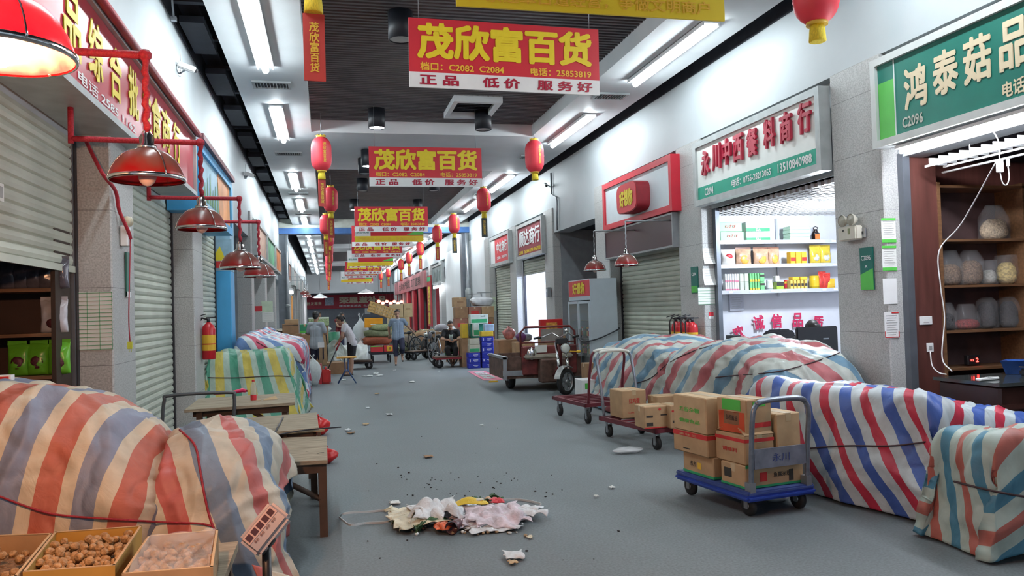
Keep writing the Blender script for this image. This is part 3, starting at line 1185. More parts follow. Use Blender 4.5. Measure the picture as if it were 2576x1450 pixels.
heat_lamp('glowing red heat lamp, lit, over the walnut boxes', -.875, 2.45, 2.345, lit=True, arm_z=.35, arm=.7)
heat_lamp('unlit dusty red heat lamp before the red shop sign', -.85, 4.2, 2.285, r=.17)
heat_lamp('unlit red heat lamp before the blue shop sign', -.86, 6.0, 2.23, r=.165, arm=.84)
heat_lamp('unlit red heat lamp hung low on a long stem, its bulb showing', -.84, 8.35, 2.08, arm_z=.70, arm=.84)
heat_lamp('last red heat lamp of the near row, half behind the lower one', -.84, 10.6, 2.10, arm_z=.70, arm=.84)
heat_lamp('small red lamp on a bare pipe before the maroon message board', 4.6, 11.78, 2.22, 'R', arm=.775, wrapped=False, arm_z=.70)
heat_lamp('small red lamp on a bare pipe above the white fridge', 4.6, 13.3, 2.22, 'R', arm=.775, wrapped=False, arm_z=.70)
heat_lamp('small far lamp past the portal on the left side', -.9, 33.5, 2.4, wrapped=False, arm_z=.75, arm=1.06)
heat_lamp('small far lamp deep in the hall beside stacked goods', -.9, 37.5, 2.4, wrapped=False, arm_z=.75, arm=1.06)


# ================================================================ what hangs on pillars and stands in the shops
def on_pillar(side, k):
    return BAYS[k]


def sheet(name, label, cat, c, w, h, m=paper, rz=0, lines=None, lm=None, group=None, tilt=0, thick=.003, curl=0):
    """a flat sheet fixed to a face; c = centre; rz 0 faces the camera"""
    t = thing(name, label, cat, c, rz, group)
    b = MB()
    n = 6
    vs, fs = [], []
    for k in range(n + 1):
        z = h / 2 - h * k / n
        y = -curl * (k / n) ** 2
        vs += [(-w / 2, y, z), (w / 2, y, z)]
    for k in range(n):
        fs.append((2 * k, 2 * k + 1, 2 * k + 3, 2 * k + 2))
    b.add(vs, fs)
    o = b.build('sheet', m, t, solid=thick)
    if lines:
        l = MB()
        for k in range(lines):
            z = h * .36 - k * h * .72 / max(lines - 1, 1)
            y = -.004 - curl * ((h / 2 - z) / h) ** 2
            l.box((-w * .02 * (k % 3), y, z), (w * (.78 - .1 * (k % 3)), .001, h * .014))
        l.build('print_line', lm or mat('grey print', (.35, .36, .36), .7), t)
    return t


def P_(px, py, y):                                        # point on a camera facing pillar face
    p = onY(px, py, y)
    return (p.x, y - .006, p.z)


# left pillar: paper grid, switch box, cable, tag
y = 6.9
p = onY(236, 808, y)
t = thing('notice_grid', 'grid of thirty pale green edged slips on the pillar beside the half open shutter', 'notice', (p.x, y - .004, p.z))
g = MB(); g.box((0, 0, 0), (.27, .003, .46)); g.build('backing', paper, t)
g = MB()
for k in range(15):
    g.box((0, -.003, -.225 + k * .032), (.27, .002, .0035))
for k in range(4):
    g.box((-.135 + k * .09, -.003, 0), (.003, .002, .46))
g.build('ruling', green_print, t)
p = onX(308, 595, -1.66)
t = thing('switch_box', 'white switch box below the red cable joint on the first left pillar', 'switch', (-1.665, p.y, p.z), PI / 2)
MB().box((0, -.03, 0), (.13, .06, .17)).build('body', white, t, bev=.008)
MB().box((0, -.063, .02), (.05, .008, .06)).build('rocker', mat('ivory', (.6, .58, .45), .4), t, bev=.003)
pts = [onX(187, 352, -1.9) + V((.08, 0, 0)), onX(255, 432, -1.66), onX(290, 480, -1.64), onX(300, 530, -1.64), onX(322, 580, -1.6), onX(328, 600, -1.6)]
tag(rope('red_cable', pts, red_cable, .016), 'thick red wrapped cable running down the first left pillar', 'cable')
p = onX(322, 558, -1.62)
t = thing('cable_joint', 'cream round junction lump on the red wrapped cable', 'junction', (p.x, p.y, p.z))
b = MB(); b.ball((0, -.03, 0), (.035, .045, .045), 12); b.ball((0, .04, .005), (.035, .045, .045), 12); b.cyl((0, -.03, 0), (0, .04, 0), .03, n=10)
b.build('body', mat('old cream plastic', (.55, .50, .36), .5, n=.2), t)
pts = [onX(328, 600, -1.6), onX(326, 700, -1.6), onX(324, 800, -1.6), onX(327, 860, -1.6)]
t = thing('plug_lead', 'thin red lead hanging down with a yellow green plug at its end', 'cable', pts[-1])
rope('lead', [q - pts[-1] for q in pts], mat('thin red lead', (.35, .03, .05), .5), .005, t, center=False)
b = MB(); b.box((0, 0, -.03), (.035, .035, .06)); b.cyl((-.008, 0, -.06), (-.008, 0, -.085), .003); b.cyl((.008, 0, -.06), (.008, 0, -.085), .003)
b.build('plug', mat('yellow green plastic', (.5, .55, .05), .4), t)
p = onX(328, 690, -1.62)
t = thing('shop_plaque', 'narrow dark green shop number plaque with a white foot behind the red lead', 'plaque', (-1.662, p.y + .07, p.z), PI / 2)
MB().box((0, -.006, 0), (.11, .012, .38)).build('plate', mat('plaque green', (.01, .14, .11), .4), t)
MB().box((0, -.008, -.17), (.11, .012, .05)).build('foot', white, t)

# fire extinguishers
ext_red = mat('extinguisher red', (.50, .012, .02), .3, n=.06)
lab_y = mat('label yellow', (.75, .45, .03), .5, n=.1)


def extinguisher(label, c, h=.62, group=None):
    t = thing('fire_extinguisher', label, 'fire extinguisher', c, 0, group)
    k = h / .62
    MB().lathe([(.001, 0), (.08, 0), (.088, .015), (.088, .40), (.075, .45), (.04, .48), (.03, .50), (.001, .50)], n=22).build('cylinder', ext_red, t)
    MB().lathe([(.089, .12), (.089, .33)], n=22).build('label_band', lab_y, t)
    MB().lathe([(.0895, .20), (.0895, .215)], n=22).build('print_line', red_print, t)
    v = MB(); v.cyl((0, 0, .5), (0, 0, .55), .022, n=10); v.box((.04, 0, .56), (.14, .025, .018)); v.box((.05, 0, .60), (.15, .022, .012), X=Matrix.Rotation(-.25, 4, 'Y'))
    v.build('valve', dark_metal, t)
    MB().tube([(-.02, 0, .54), (-.08, 0, .56), (-.12, 0, .50), (-.125, -.01, .36), (-.12, -.01, .18), (-.115, 0, .10)], .013, 8).build('hose', black, t)
    for o in [t]:
        o.scale = (k, k, k)
    return t


e = extinguisher('red fire extinguisher with a yellow label hanging by the blue pillar', (0, 0, 0))
p = onY(515, 905, 11.4)
e.location = (-1.575, 11.4, p.z)
e2 = None
for k in range(4):
    p = onX(1703 + 14.5 * k, 868, 5.3)
    o = dup(e, (p.x - .02 * (k % 2), p.y, .86), label=['red fire extinguisher at the shutter end of the rack of four', 'second red fire extinguisher of the rack of four', 'third red fire extinguisher of the rack of four', 'red fire extinguisher at the pillar end of the rack of four'][k], group='rack of four extinguishers', scale=.92)
t = thing('extinguisher_rack', 'low red steel box holding four fire extinguishers against the pillar', 'rack', (5.3, onX(1725, 860, 5.3).y, 0))
MB().bx((-.14, -.48, .80), (.14, .44, .86)).build('tray', ext_red, t)
MB().bx((-.10, -.40, 0), (.10, .36, .80)).build('plinth', steel, t)

# right pillar of the mushroom shop: notices on its camera side, plaque and emergency lamp on its hall side
y = 6.9
for (px, py, w_, h_, m_, lab, band) in ((2234, 580, .165, .245, paper, 'top notice with green bands on the mushroom shop pillar', 1), (2236, 650, .165, .25, paper, 'second notice with green bands on the mushroom shop pillar', 1),
                                   (2238, 733, .16, .255, white, 'blank white notice third down on the mushroom shop pillar', 0), (2242, 818, .165, .265, white, 'lowest notice with a red corner frame on the mushroom shop pillar', 2)):
    t = sheet('notice', lab, 'notice', P_(px, py, y), w_, h_, m_, lines=9 if band != 0 else None)
    if band == 1:
        MB().box((0, -.005, h_ / 2 - .012), (w_, .002, .024)).build('green_band', grn_light, t)
        MB().box((0, -.005, -h_ / 2 + .016), (w_, .002, .032)).build('green_band', grn_light, t)
    if band == 2:
        b = MB(); b.box((0, -.005, -h_ / 2 + .01), (w_, .002, .008)); b.box((w_ / 2 - .004, -.005, -h_ / 2 + .04), (.008, .002, .06)); b.box((-w_ / 2 + .004, -.005, -h_ / 2 + .04), (.008, .002, .06)); b.box((w_ / 2 - .04, -.005, h_ / 2 - .01), (.08, .002, .014))
        b.build('red_corner', red_print, t)
p = onX(2182, 676, 5.45)
t = wallthing('shop_plaque', 'green number plaque with white C2096 by the mushroom shop pillar', 'plaque', 'R', 5.455, p.y, p.z)
MB().box((0, -.008, 0), (.20, .016, .44)).build('plate', mat('plaque green', (.01, .14, .11), .4), t)
b = MB(); b.prism([(-.1, -.017, -.22), (.1, -.017, -.22), (.1, -.017, 0), (-.1, -.017, -.06)], (0, .002, 0)); b.build('green_foot', grn_light, t)
letters('C2096', white, t, (0, -.016, .11), RX, UP, .15, .05, .02)
letters('>', white, t, (0, -.016, .02), UP, (-1, 0, 0), .03, .04, .02)
p = onX(2148, 588, 5.45)
t = wallthing('emergency_light', 'cream twin headed emergency light on the granite pillar', 'emergency light', 'R', 5.455, p.y, p.z)
cream_pl = mat('cream plastic', (.55, .53, .45), .4, n=.08)
MB().box((0, -.05, 0), (.30, .09, .15)).build('body', cream_pl, t, bev=.012, seg=2)
for k in (-1, 1):
    hd = MB().lathe([(.001, .03), (.03, .03), (.062, -.02), (.062, -.04)], n=18, X=Matrix.Translation((k * .075, -.055, .14)) @ Matrix.Rotation(PI / 2, 4, 'X') @ Matrix.Rotation(PI, 4, 'X')).build('lamp_head', cream_pl, t)
    MB().lathe([(.058, -.036), (.03, -.044), (.001, -.046)], n=18, X=Matrix.Translation((k * .075, -.055, .14)) @ Matrix.Rotation(PI / 2, 4, 'X') @ Matrix.Rotation(PI, 4, 'X')).build('lens', mat('lamp lens', (.35, .34, .28), .2), hd)
MB().box((.04, -.096, .02), (.03, .004, .06)).build('indicator', mat('olive', (.16, .18, .08), .4), t)
MB().box((-.05, -.096, .035), (.03, .004, .02)).build('label', blk_print, t)
p = onX(2172, 586, 5.45)
t = wallthing('wall_outlet', 'grey metal outlet plate beside the emergency light', 'outlet', 'R', 5.455, p.y, p.z)
MB().box((0, -.01, 0), (.085, .02, .10)).build('plate', steel, t, bev=.004)
MB().box((0, -.022, 0), (.03, .004, .03)).build('socket', black_pl, t)

# pillar of the white signed shop
y = 10.9
for px, py, w_, h_, curl, lab in ((1783, 645, .20, .24, .05, 'curling top notice on the pillar left of the bright shop'), (1783, 697, .20, .25, .05, 'curling lower notice on the pillar left of the bright shop')):
    sheet('notice', lab, 'notice', P_(px, py, y), w_, h_, paper, lines=6, curl=curl)
p = onY(1777, 745, y)
t = thing('notice_grid', 'stack of long pale slips on the pillar left of the bright shop', 'notice', (p.x, y - .005, p.z))
MB().box((0, 0, 0), (.27, .004, .25)).build('backing', paper, t)
g = MB()
for k in range(7):
    g.box((0, -.003, -.122 + k * .04), (.27, .002, .004))
g.build('ruling', green_print, t)
p = onX(1748, 705, 5.45)
t = wallthing('shop_plaque', 'green number plaque on the pillar between the shutter and the bright shop', 'plaque', 'R', 5.455, p.y, p.z)
MB().box((0, -.008, 0), (.22, .016, .40)).build('plate', mat('plaque green', (.01, .14, .11), .4), t)
letters('C2094', white, t, (0, -.016, .09), RX, UP, .15, .05, .02)
b = MB(); b.box((0, -.017, -.14), (.2, .003, .1)); b.build('green_foot', grn_light, t)
p = onY(1789, 794, y)
t = thing('sticker', 'small red topped white sticker low on the pillar left of the bright shop', 'sticker', (p.x, y - .004, p.z))
MB().box((0, 0, .02), (.075, .003, .06)).build('red_half', red, t); MB().box((0, 0, -.03), (.075, .003, .04)).build('white_half', white, t)

# CCTV cameras
def cctv(label, side, x, y, z, px_out=.28, rz=0):
    t = thing('security_camera', label, 'camera', (x, y, z), rz)
    s = 1
    b = MB(); b.cyl((0, 0, 0), (.02, 0, 0), .04, n=14); b.tube([(.02, 0, 0), (.08, 0, .01), (.14, 0, .02)], .012, 8); b.build('bracket', steel, t)
    X = Matrix.Translation((.20, -.02, .03)) @ Matrix.Rotation(.9, 4, 'Z') @ Matrix.Rotation(.35, 4, 'Y')
    b = MB(); b.box((0, 0, 0), (.22, .075, .075), X=X); b.build('housing', white, t, bev=.012, seg=2)
    b = MB(); b.cyl(X @ V((.11, 0, 0)), X @ V((.125, 0, 0)), .026, n=14); b.build('lens', black_pl, t)
    b = MB(); b.tube([(0, 0, 0), (.05, -.01, .05), (.02, .01, .13), (.015, 0, .30)], .005, 6); b.build('cable', white, t)
    return t


p = onX(450, 185, -1.72); cctv('white bullet security camera high on the left wall near the red sign', 'L', -1.71, p.y, p.z, rz=-.9)
p = onX(615, 446, -1.72); cctv('small security camera on the left wall above the side passage', 'L', -1.71, p.y, p.z, rz=-.9)
p = onX(1388, 470, 5.5); cctv('security camera on the right wall beside the bent conduit', 'R', 5.49, p.y, p.z, rz=PI + .6)
pts = [onX(1386, 435, 5.46), onX(1387, 490, 5.46), onX(1400, 497, 5.46), onX(1401, 508, 5.46), onX(1402, 580, 5.46)]
tag(rope('wall_conduit', pts, steel, .022, smooth=1), 'grey conduit with a double bend running down the right wall', 'pipe')
t = thing('hanging_rod', 'thin steel rod slanting down through the ceiling gap above the left camera', 'rod', (-1.45, 8.2, 5.0))
MB().cyl((-.2, 1.5, .05), (.1, -1, 1.1), .012, n=6).build('rod', steel, t)
MB().box((-.2, 1.5, .05), (.06, .06, .05)).build('clamp', steel, t)

# ---------------------------------------------------------------- bright shop: shelves on its side wall
shelf_m = mat('shelf enamel', (.55, .57, .62), .4, .2, n=.05)
Yw = 11.34
levels = [onY(1950, py, Yw - .33).z for py in (606, 666, 730)]
LA, LB, LC = levels
x0, x1 = 5.76, 8.3
t = thing('wall_shelf', 'grey three tier wall shelf of packaged foods in the bright shop', 'shelf', (x0, Yw, 0))
for z in levels:
    b = MB(); b.bx((0, -.34, z - .03), (x1 - x0, 0, z)); b.bx((0, -.345, z - .045), (x1 - x0, -.335, z + .012))
    so = b.build('shelf_board', shelf_m, t)
    for k in range(8):
        MB().box((.2 + k * .3 + .05 * (k % 3), -.348, z - .016), (.07, .003, .03)).build('price_tag', white, so)
for x in (0, 1.2, 2.5):
    MB().bx((x, -.02, LC - .1), (x + .03, 0, 2.9)).build('upright', shelf_m, t)


def sbox(name, label, cat, px0, px1, pyt, z, m, d=.22, group=None, band=None, text=None, y=Yw - .33, h=None, rz=0):
    a, c = onY(px0, 600, y).x, onY(px1, 600, y).x
    h = h or onY(px0, pyt, y).z - z
    t = thing(name, label, cat, ((a + c) / 2, y + d / 2, z + .001), rz, group)
    w_ = c - a
    MB().box((0, 0, h / 2), (w_ - .006, d, h)).build('box', m, t, bev=.006)
    if band:
        b = MB(); b.box((0, -d / 2 - .001, h * band[1]), (w_ - .01, .003, h * band[2])); b.build('band', band[0], t)
    if text:
        letters(text[0], text[1], t, (0, -d / 2 - .002, h * text[2]), RX, UP, w_ * text[3], h * .32, .03)
    return t


pale_green = mat('pale green box', (.35, .62, .42), .5, n=.06)
mint = mat('mint box', (.50, .74, .55), .5, n=.05)
orange_b = mat('orange yellow box', (.80, .48, .04), .5, n=.1)
for k, (a, c, top, lab) in enumerate(((1812, 1872, 578, 'lower pale green box with red script on the top shelf'), (1808, 1868, 552, 'upper pale green box with red script on the top shelf'))):
    sbox('carton_box', lab, 'box', a, c, top, LA + .001 + k * .146, pale_green, text=('わさび', red_print, .55, .45), h=.143)
for k in range(2):
    sbox('carton_box', ['lower white box with a green foot on the top shelf', 'upper white box with a green foot on the top shelf'][k], 'box', 1877, 1938, 0, LA + .001 + k * .146, white, h=.143, band=(green_print, .18, .34), text=('S&A', white, .18, .2))
for k in range(4):
    sbox('carton_box', 'mint box %s in the stack of four beside the dark bottle' % ['lowest', 'second', 'third', 'topmost'][k], 'box', 1987 + k % 2, 2039, 0, LA + .001 + k * .056, mint, h=.054, d=.2)
# soy bottle
p = onY(2052, 600, Yw - .2)
t = thing('sauce_bottle', 'dark square sauce bottle with an orange label and loop handle on the top shelf', 'bottle', (p.x, p.y, LA + .002))
b = MB(); b.box((0, 0, .07), (.10, .10, .14)); b.build('body', mat('dark sauce', (.02, .012, .012), .15), t, bev=.018, seg=2)
MB().lathe([(.045, .13), (.03, .165), (.028, .185)], n=14, caps=True).build('neck', MATS['dark sauce'], t)
MB().box((0, -.051, .065), (.085, .003, .075)).build('label', mat('orange label', (.75, .20, .05), .5, n=.2), t)
MB().tube([(-.028, 0, .18), (-.04, 0, .21), (0, 0, .225), (.045, 0, .21), (.028, 0, .18)], .006, 6).build('handle', MATS['dark sauce'], t)
MB().cyl((0, 0, .185), (0, 0, .205), .024, n=12).build('cap', white, t)


def pouch(label, px, y, z, w_, h_, m, m2=None, cat='food bag', name='food_bag', group=None, bulge=.05, seed=0, rz=0, face=None):
    """filled soft bag with sealed top edge"""
    p = onY(px, 600, y)
    if y > 10:
        h_ *= 1.15
    t = thing(name, label, cat, (p.x, y, z + .003), rz, group)
    n, mN = 12, 12
    rings = []
    for k in range(mN + 1):
        f = k / mN
        d = bulge * (math.sin(PI * min(f * 1.02 + .06, 1)) ** .6) * (1 if f < .85 else (1 - (f - .85) / .15 * .9))
        ww = w_ / 2 * (1 - .08 * math.sin(PI * f)) * (1 + .04 * noise.noise((f * 4, seed, 0)))
        ring = []
        for q in range(n * 2):
            a = 2 * PI * q / (n * 2)
            cx, sy = math.cos(a), math.sin(a)
            nz = noise.noise((cx * 2 + seed, sy * 2, f * 5))
            ring.append((ww * math.copysign(abs(cx) ** .7, cx), (d + .002) * sy * (1 + .35 * nz), h_ * f + .006 * nz))
        rings.append(ring)
    MB().ring(rings).build('pouch', m, t)
    if face:
        b = MB(); b.ball((0, -bulge * .75, h_ * face[1]), (w_ * face[2], bulge * .4, h_ * face[3]), 12); b.build('print_patch', face[0], t)
    b = MB(); b.box((0, 0, h_ + .006), (w_ * .96, .004, .03)); b.build('seal', m2 or m, t)
    return t


ys = Yw - .18
tan_bag = mat('tan crisp bag', (.55, .36, .24), .25, n=.35, s=12)
pouch('white noodle bag with a red back at the shelf end beside the door guide', 1830, ys, LB, .24, .20, mat('white bag', (.72, .70, .66), .3, n=.2), seed=1, face=(red, .6, .25, .2))
for k, (px, lab) in enumerate(((1868, 'first brown snack bag with an orange print on the middle shelf'), (1912, 'second brown snack bag with an orange print on the middle shelf'), (1944, 'third snack bag, speckled, on the middle shelf'))):
    pouch(lab, px, ys, LB, .27 if k < 2 else .2, .225, tan_bag, mat('brown bag top', (.25, .12, .08), .3), seed=k + 2, face=(mat('orange print 2', (.85, .42, .08), .3, n=.3, s=20), .35, .3, .28))
for k in range(3):
    sbox('carton_box', '%s small orange box on the middle shelf beside the yellow bags' % ['first', 'second', 'third'][k], 'box', 1987 + k * 14, 2000 + k * 14, 0, LB + .001, orange_b, h=.19, d=.12, band=(red_print, .4, .3) if k != 1 else None)
for k in range(2):
    pouch('%s yellow and clear seasoning bag on the middle shelf' % ['first', 'second'][k], 2048 + k * 26, ys, LB, .19, .25, mat('yellow foil bag', (.70, .52, .06), .25, n=.3, s=9), seed=k + 9, face=(mat('silver window', (.6, .6, .55), .2, n=.4, s=20), .35, .3, .2))
for r_ in range(2):
    for k in range(6):
        sbox('milk_carton', 'white carton with a pink foot in the two rows on the lowest shelf', 'carton', 1820 + k * 6.0, 1825.6 + k * 6.0, 0, LC + .002 + r_ * .132, white, h=.129, d=.08, band=(mat('pink print', (.75, .18, .28), .5), .14, .22), group='white cartons on the lowest shelf')
for r_ in range(2):
    for k in range(2):
        sbox('carton_box', 'plain pale box beside the white cartons on the lowest shelf', 'box', 1857 + k * 12, 1868 + k * 12, 0, LC + .002 + r_ * .132, mat('pale box', (.52, .58, .50), .5), h=.129, d=.1, group='plain pale boxes on the lowest shelf')
    for k in range(4):
        sbox('milk_carton', 'green carton with an orange foot in two rows on the lowest shelf', 'carton', 1882 + k * 6.4, 1888 + k * 6.4, 0, LC + .002 + r_ * .132, mat('green carton', (.16, .50, .20), .5), h=.129, d=.08, band=(orange_b, .14, .25), group='green cartons on the lowest shelf')
    sbox('carton_box', '%s green box with dark figures on the lowest shelf' % ['lower', 'upper'][r_], 'box', 1908, 1920, 0, LC + .002 + r_ * .132, MATS['green carton'], h=.129, d=.1, band=(blk_print, .7, .25))


def tin(label, px, z, r, h, m, m2, y=ys, cat='jar', group=None, name='food_jar'):
    p = onY(px, 600, y)
    t = thing(name, label, cat, (p.x, y, z + .001), 0, group)
    MB().lathe([(.001, 0), (r, 0), (r, h * .84), (r * .9, h * .88), (.001, h * .88)], n=18).build('body', m, t)
    MB().lathe([(r * .95, h * .86), (r * .95, h), (.001, h)], n=18).build('lid', m2, t)
    MB().lathe([(r + .001, h * .2), (r + .001, h * .65)], n=18).build('label', m2, t)
    return t


tin('pale plastic jar with a white lid on the lowest shelf', 1932, LC, .055, .16, mat('pale jar', (.6, .66, .62), .3), white)
tin('white tub beside the pale jar on the lowest shelf', 1942, LC, .05, .15, white, mat('teal lid', (.1, .35, .4), .4))
sbox('carton_box', 'black and green box before the tubs on the lowest shelf', 'box', 1949, 1968, 0, LC + .002, mat('lime box', (.35, .52, .05), .4), h=.122, d=.1, band=(blk_print, .72, .5))
sbox('carton_box', 'white box standing on the black and green one', 'box', 1947, 1958, 0, LC + .126, white, h=.09, d=.08)
tin('orange jar beside the row of gold boxes', 1975, LC, .045, .15, orange_b, red)
for k in range(5):
    sbox('carton_box', 'slim gold packet in the row of five on the lowest shelf', 'box', 1984 + k * 9, 1991 + k * 9, 0, LC + .002, mat('gold packet', (.72, .52, .12), .4, n=.1), h=.140, d=.1, band=(blk_print, .5, .3), group='slim gold packets')
for k in range(2):
    sbox('carton_box', ['yellow box lying on the gold packets', 'yellow box lying farther right on the gold packets'][k], 'box', 1990 + k * 20, 2008 + k * 20, 0, LC + .145, orange_b, h=.05, d=.12)
tin('square yellow tin on the lowest shelf beside the red packets', 2044, LC, .075, .21, mat('mustard tin', (.70, .48, .02), .4, n=.1), MATS['mustard tin'])
for k in range(3):
    pouch(['red snack packet standing on the lowest shelf end', 'second red snack packet with blue corner on the lowest shelf', 'pale orange packet before the red ones'][k], 2064 + k * 11, ys - .02 * k, LC, .14, [.22, .2, .12][k], mat('red packet', (.62, .05, .04), .25, n=.4, s=14) if k < 2 else orange_b, seed=20 + k, bulge=.03)
# wall text, paper and lamp
for ch, px, py, rot in (('欢', 1856, 838, .3), ('诚', 1906, 812, .12), ('信', 1951, 808, 0), ('品', 2004, 806, 0), ('质', 2055, 812, -.15)):
    p = onY(px, py, Yw)
    tt = letters(ch, mat('pink red wall letters', (.62, .02, .10), .5), None, (p.x, Yw - .03, p.z), (math.cos(rot), 0, math.sin(rot)), (-math.sin(rot), 0, math.cos(rot)), .19, .23, .035)
    tt.name = 'wall_character'
    tag(tt, 'red brush character on the bright shop wall, %s' % {'欢': 'lowest, by the door guide', '诚': 'second from the door', '信': 'third from the door', '品': 'fourth, above the chair', '质': 'last, above the person'}[ch], 'wall lettering')
sheet('wall_calendar', 'white sheet hanging below the shelves in the bright shop', 'notice', (onY(1852, 760, Yw).x, Yw - .012, onY(1852, 760, Yw).z), .24, .27, mat('bluish paper', (.6, .62, .7), .6), lines=7)
t = thing('ceiling_lamp', 'bright lamp under the grid ceiling of the bright shop', 'ceiling light', (6.7, 9.6, 2.9))
MB().lathe([(.001, .06), (.10, .06), (.12, .02)], n=20).build('base', white, t)
MB().lathe([(.118, .02), (.08, -.03), (.001, -.045)], n=20).build('shade', glow('shop lamp glow', (.88, .94, 1), 60), t)
ld = bpy.data.lights.new('lamp_light', 'POINT'); ld.energy = 95; ld.color = (.82, .90, 1); ld.shadow_soft_size = .12
lo = bpy.data.objects.new('lamp_light', ld); COL.objects.link(lo); lo.parent = t; lo.location = (0, 0, -.15)
g = MB()
for k in range(22):
    g.box((5.75 + k * .13, 9.6, 2.97), (.012, 3.4, .05))
for k in range(26):
    g.box((7.1, 7.95 + k * .13, 2.97), (2.8, .012, .05))
struct(g.build('ceiling_grid', mat('egg crate grid', (.5, .5, .5), .4)))
# counter things in the bright shop
t = thing('office_chair', 'black office chair back showing above the striped cover', 'chair', (6.37, 10.35, .12))
prof = [(-.30, .62), (-.27, .98), (-.18, 1.06), (.18, 1.06), (.27, .98), (.30, .62)]
b = MB(); b.prism([(x, 0, z) for x, z in prof], (0, .08, 0)); b.build('backrest', black_pl, t, bev=.03, seg=2)
MB().box((0, -.22, .48), (.5, .5, .1)).build('seat', black_pl, t, bev=.03, seg=2)
b = MB(); b.cyl((0, -.2, .08), (0, -.2, .44), .03); b.box((0, .03, .55), (.06, .05, .2))
for k in range(5):
    b.cyl((0, -.2, .09), (.28 * math.cos(k * 1.257), -.2 + .28 * math.sin(k * 1.257), .05), .02, n=6)
b.build('pedestal', dark_metal, t)
t = thing('desk', 'plain white desk behind the striped cover in the bright shop', 'desk', (6.75, 9.3, 0))
MB().box((0, 0, .72), (1.7, .6, .04)).build('top', white, t)
MB().box((0, -.26, .35), (1.6, .03, .7)).build('front_panel', white, t)
t = thing('monitor', 'black computer monitor back in the bright shop', 'monitor', (6.22, 9.25, .741))
MB().box((0, 0, .33), (.60, .05, .34)).build('case', black_pl, t, bev=.012, seg=2)
b = MB(); b.box((0, .03, .1), (.06, .03, .2)); b.box((0, .03, .01), (.24, .18, .02)); b.build('stand', black_pl, t)
MB().box((.12, -.026, .34), (.08, .003, .018)).build('badge', steel, t)
t = thing('speaker_box', 'narrow black box at the door side end of the bright shop', 'box', (5.92, 10.9, 0))
MB().box((0, 0, .5), (.12, .25, 1.2)).build('case', black_pl, t, bev=.01)
MB().box((0, -.126, .9), (.09, .004, .3)).build('grille', dark_metal, t)

# ---------------------------------------------------------------- mushroom shop: shelving, counter, light
shelf_wood = mat('shelf wood', (.17, .085, .04), .5, n=.25, s=5, stretch=(1, 8, 8))
Yw = 7.22
t = thing('display_shelving', 'brown wooden shelving of dried mushrooms on the shop side wall', 'shelf', (6.04, Yw, 0))
for x in (0, 1.04, 2.1):
    MB().bx((x, -.38, 0), (x + .035, 0, 2.75)).build('upright', shelf_wood, t)
b = MB(); b.bx((0, -.02, 0), (2.14, 0, 2.75)); b.build('back_panel', mat('shelf back', (.10, .06, .06), .6, n=.2), t)
LV = [2.17, 1.70, 1.24, .86]
for z in LV + [2.72]:
    MB().bx((.03, -.38, z - .025), (2.1, 0, z)).build('shelf_board', shelf_wood, t)
MB().bx((-.38, -.37, 0), (0, -.34, 3.0)).build('side_panel', brown_room, t)
dried = mat('dried mushroom', (.20, .12, .07), .8, n=.6, s=60, b=.8, bs=70)
dried_pale = mat('pale dried slices', (.50, .38, .24), .8, n=.5, s=50, b=.8, bs=60)
dark_dried = mat('black fungus', (.03, .025, .03), .6, n=.5, s=60, b=.9, bs=70)
fy = Yw - .20


def sack_bag(label, px, py, z, w_, h_, m, seed, knot=True, fill=.6):
    """clear film bag with its contents in the lower part"""
    p = onY(px, py, fy)
    t = thing('food_bag', label, 'food bag', (p.x, fy, z + .003))
    b = MB(); n = 16; rings = []
    for k in range(9):
        f = k / 8
        r = (1 - (2 * f - 1) ** 4 * .5) * (1 - .15 * f)
        rings.append([(w_ / 2 * r * math.cos(2 * PI * q / n) * (1 + .15 * noise.noise((q * .7, f * 3, seed))), .09 * r * math.sin(2 * PI * q / n) * (1 + .2 * noise.noise((q * .9, f * 3, seed + 4))), h_ * fill * f) for q in range(n)])
    b.ring(rings).build('contents', m, t)
    b = MB(); rings = []
    for k in range(9):
        f = k / 8
        r = 1.06 if f < fill else 1.06 - .5 * (f - fill) / (1 - fill) * (1 if knot else .2)
        rings.append([((w_ / 2 * r) * math.cos(2 * PI * q / n) * (1 + .10 * noise.noise((q * 1.1, f * 4, seed + 2))), .1 * r * math.sin(2 * PI * q / n) * (1 + .4 * noise.noise((q * 1.3, f * 4, seed + 7))), h_ * f + .002) for q in range(n)])
    b.ring(rings).build('film', film, t)
    return t


sack_bag('clear bag of pale dried slices alone on the top shelf', 2498, 520, LV[0], .34, .36, dried_pale, 1, fill=.6)
sack_bag('clear bag of dark dried mushrooms at the left end of the second shelf', 2388, 640, LV[1], .26, .36, dried, 2)
sack_bag('second clear bag of dried mushrooms with pieces packed to its top', 2440, 640, LV[1], .28, .36, dried, 3, fill=.7)
sack_bag('small clear bag half hidden beside the upright pouch', 2484, 640, LV[1], .14, .25, mat('grey dried', (.3, .3, .27), .8, n=.4, s=50), 4, knot=False)
sack_bag('clear stand up pouch of yellow fungus on the second shelf', 2530, 640, LV[1], .22, .30, mat('yellow fungus', (.55, .42, .16), .8, n=.6, s=40), 5, knot=False, fill=.75)
sack_bag('bag of dark goods at the left end of the third shelf', 2380, 780, LV[2], .16, .28, dark_dried, 6)
sack_bag('clear bag of red dried berries on the third shelf', 2430, 780, LV[2], .30, .26, mat('dried red berries', (.30, .03, .03), .5, n=.5, s=60, b=.8, bs=80), 7, fill=.4)
sack_bag('tall bag of black fungus on the third shelf', 2482, 780, LV[2], .20, .32, dark_dried, 8, fill=.85)
sack_bag('second tall bag of black fungus with a tied top', 2536, 780, LV[2], .20, .32, dark_dried, 9, fill=.85)
t = thing('fluorescent_lamp', 'long bright tube light under the green shop sign', 'light', (5.45, 5.0, 3.03))
MB().box((.0, 0, .02), (.09, 3.3, .03)).build('batten', white, t)
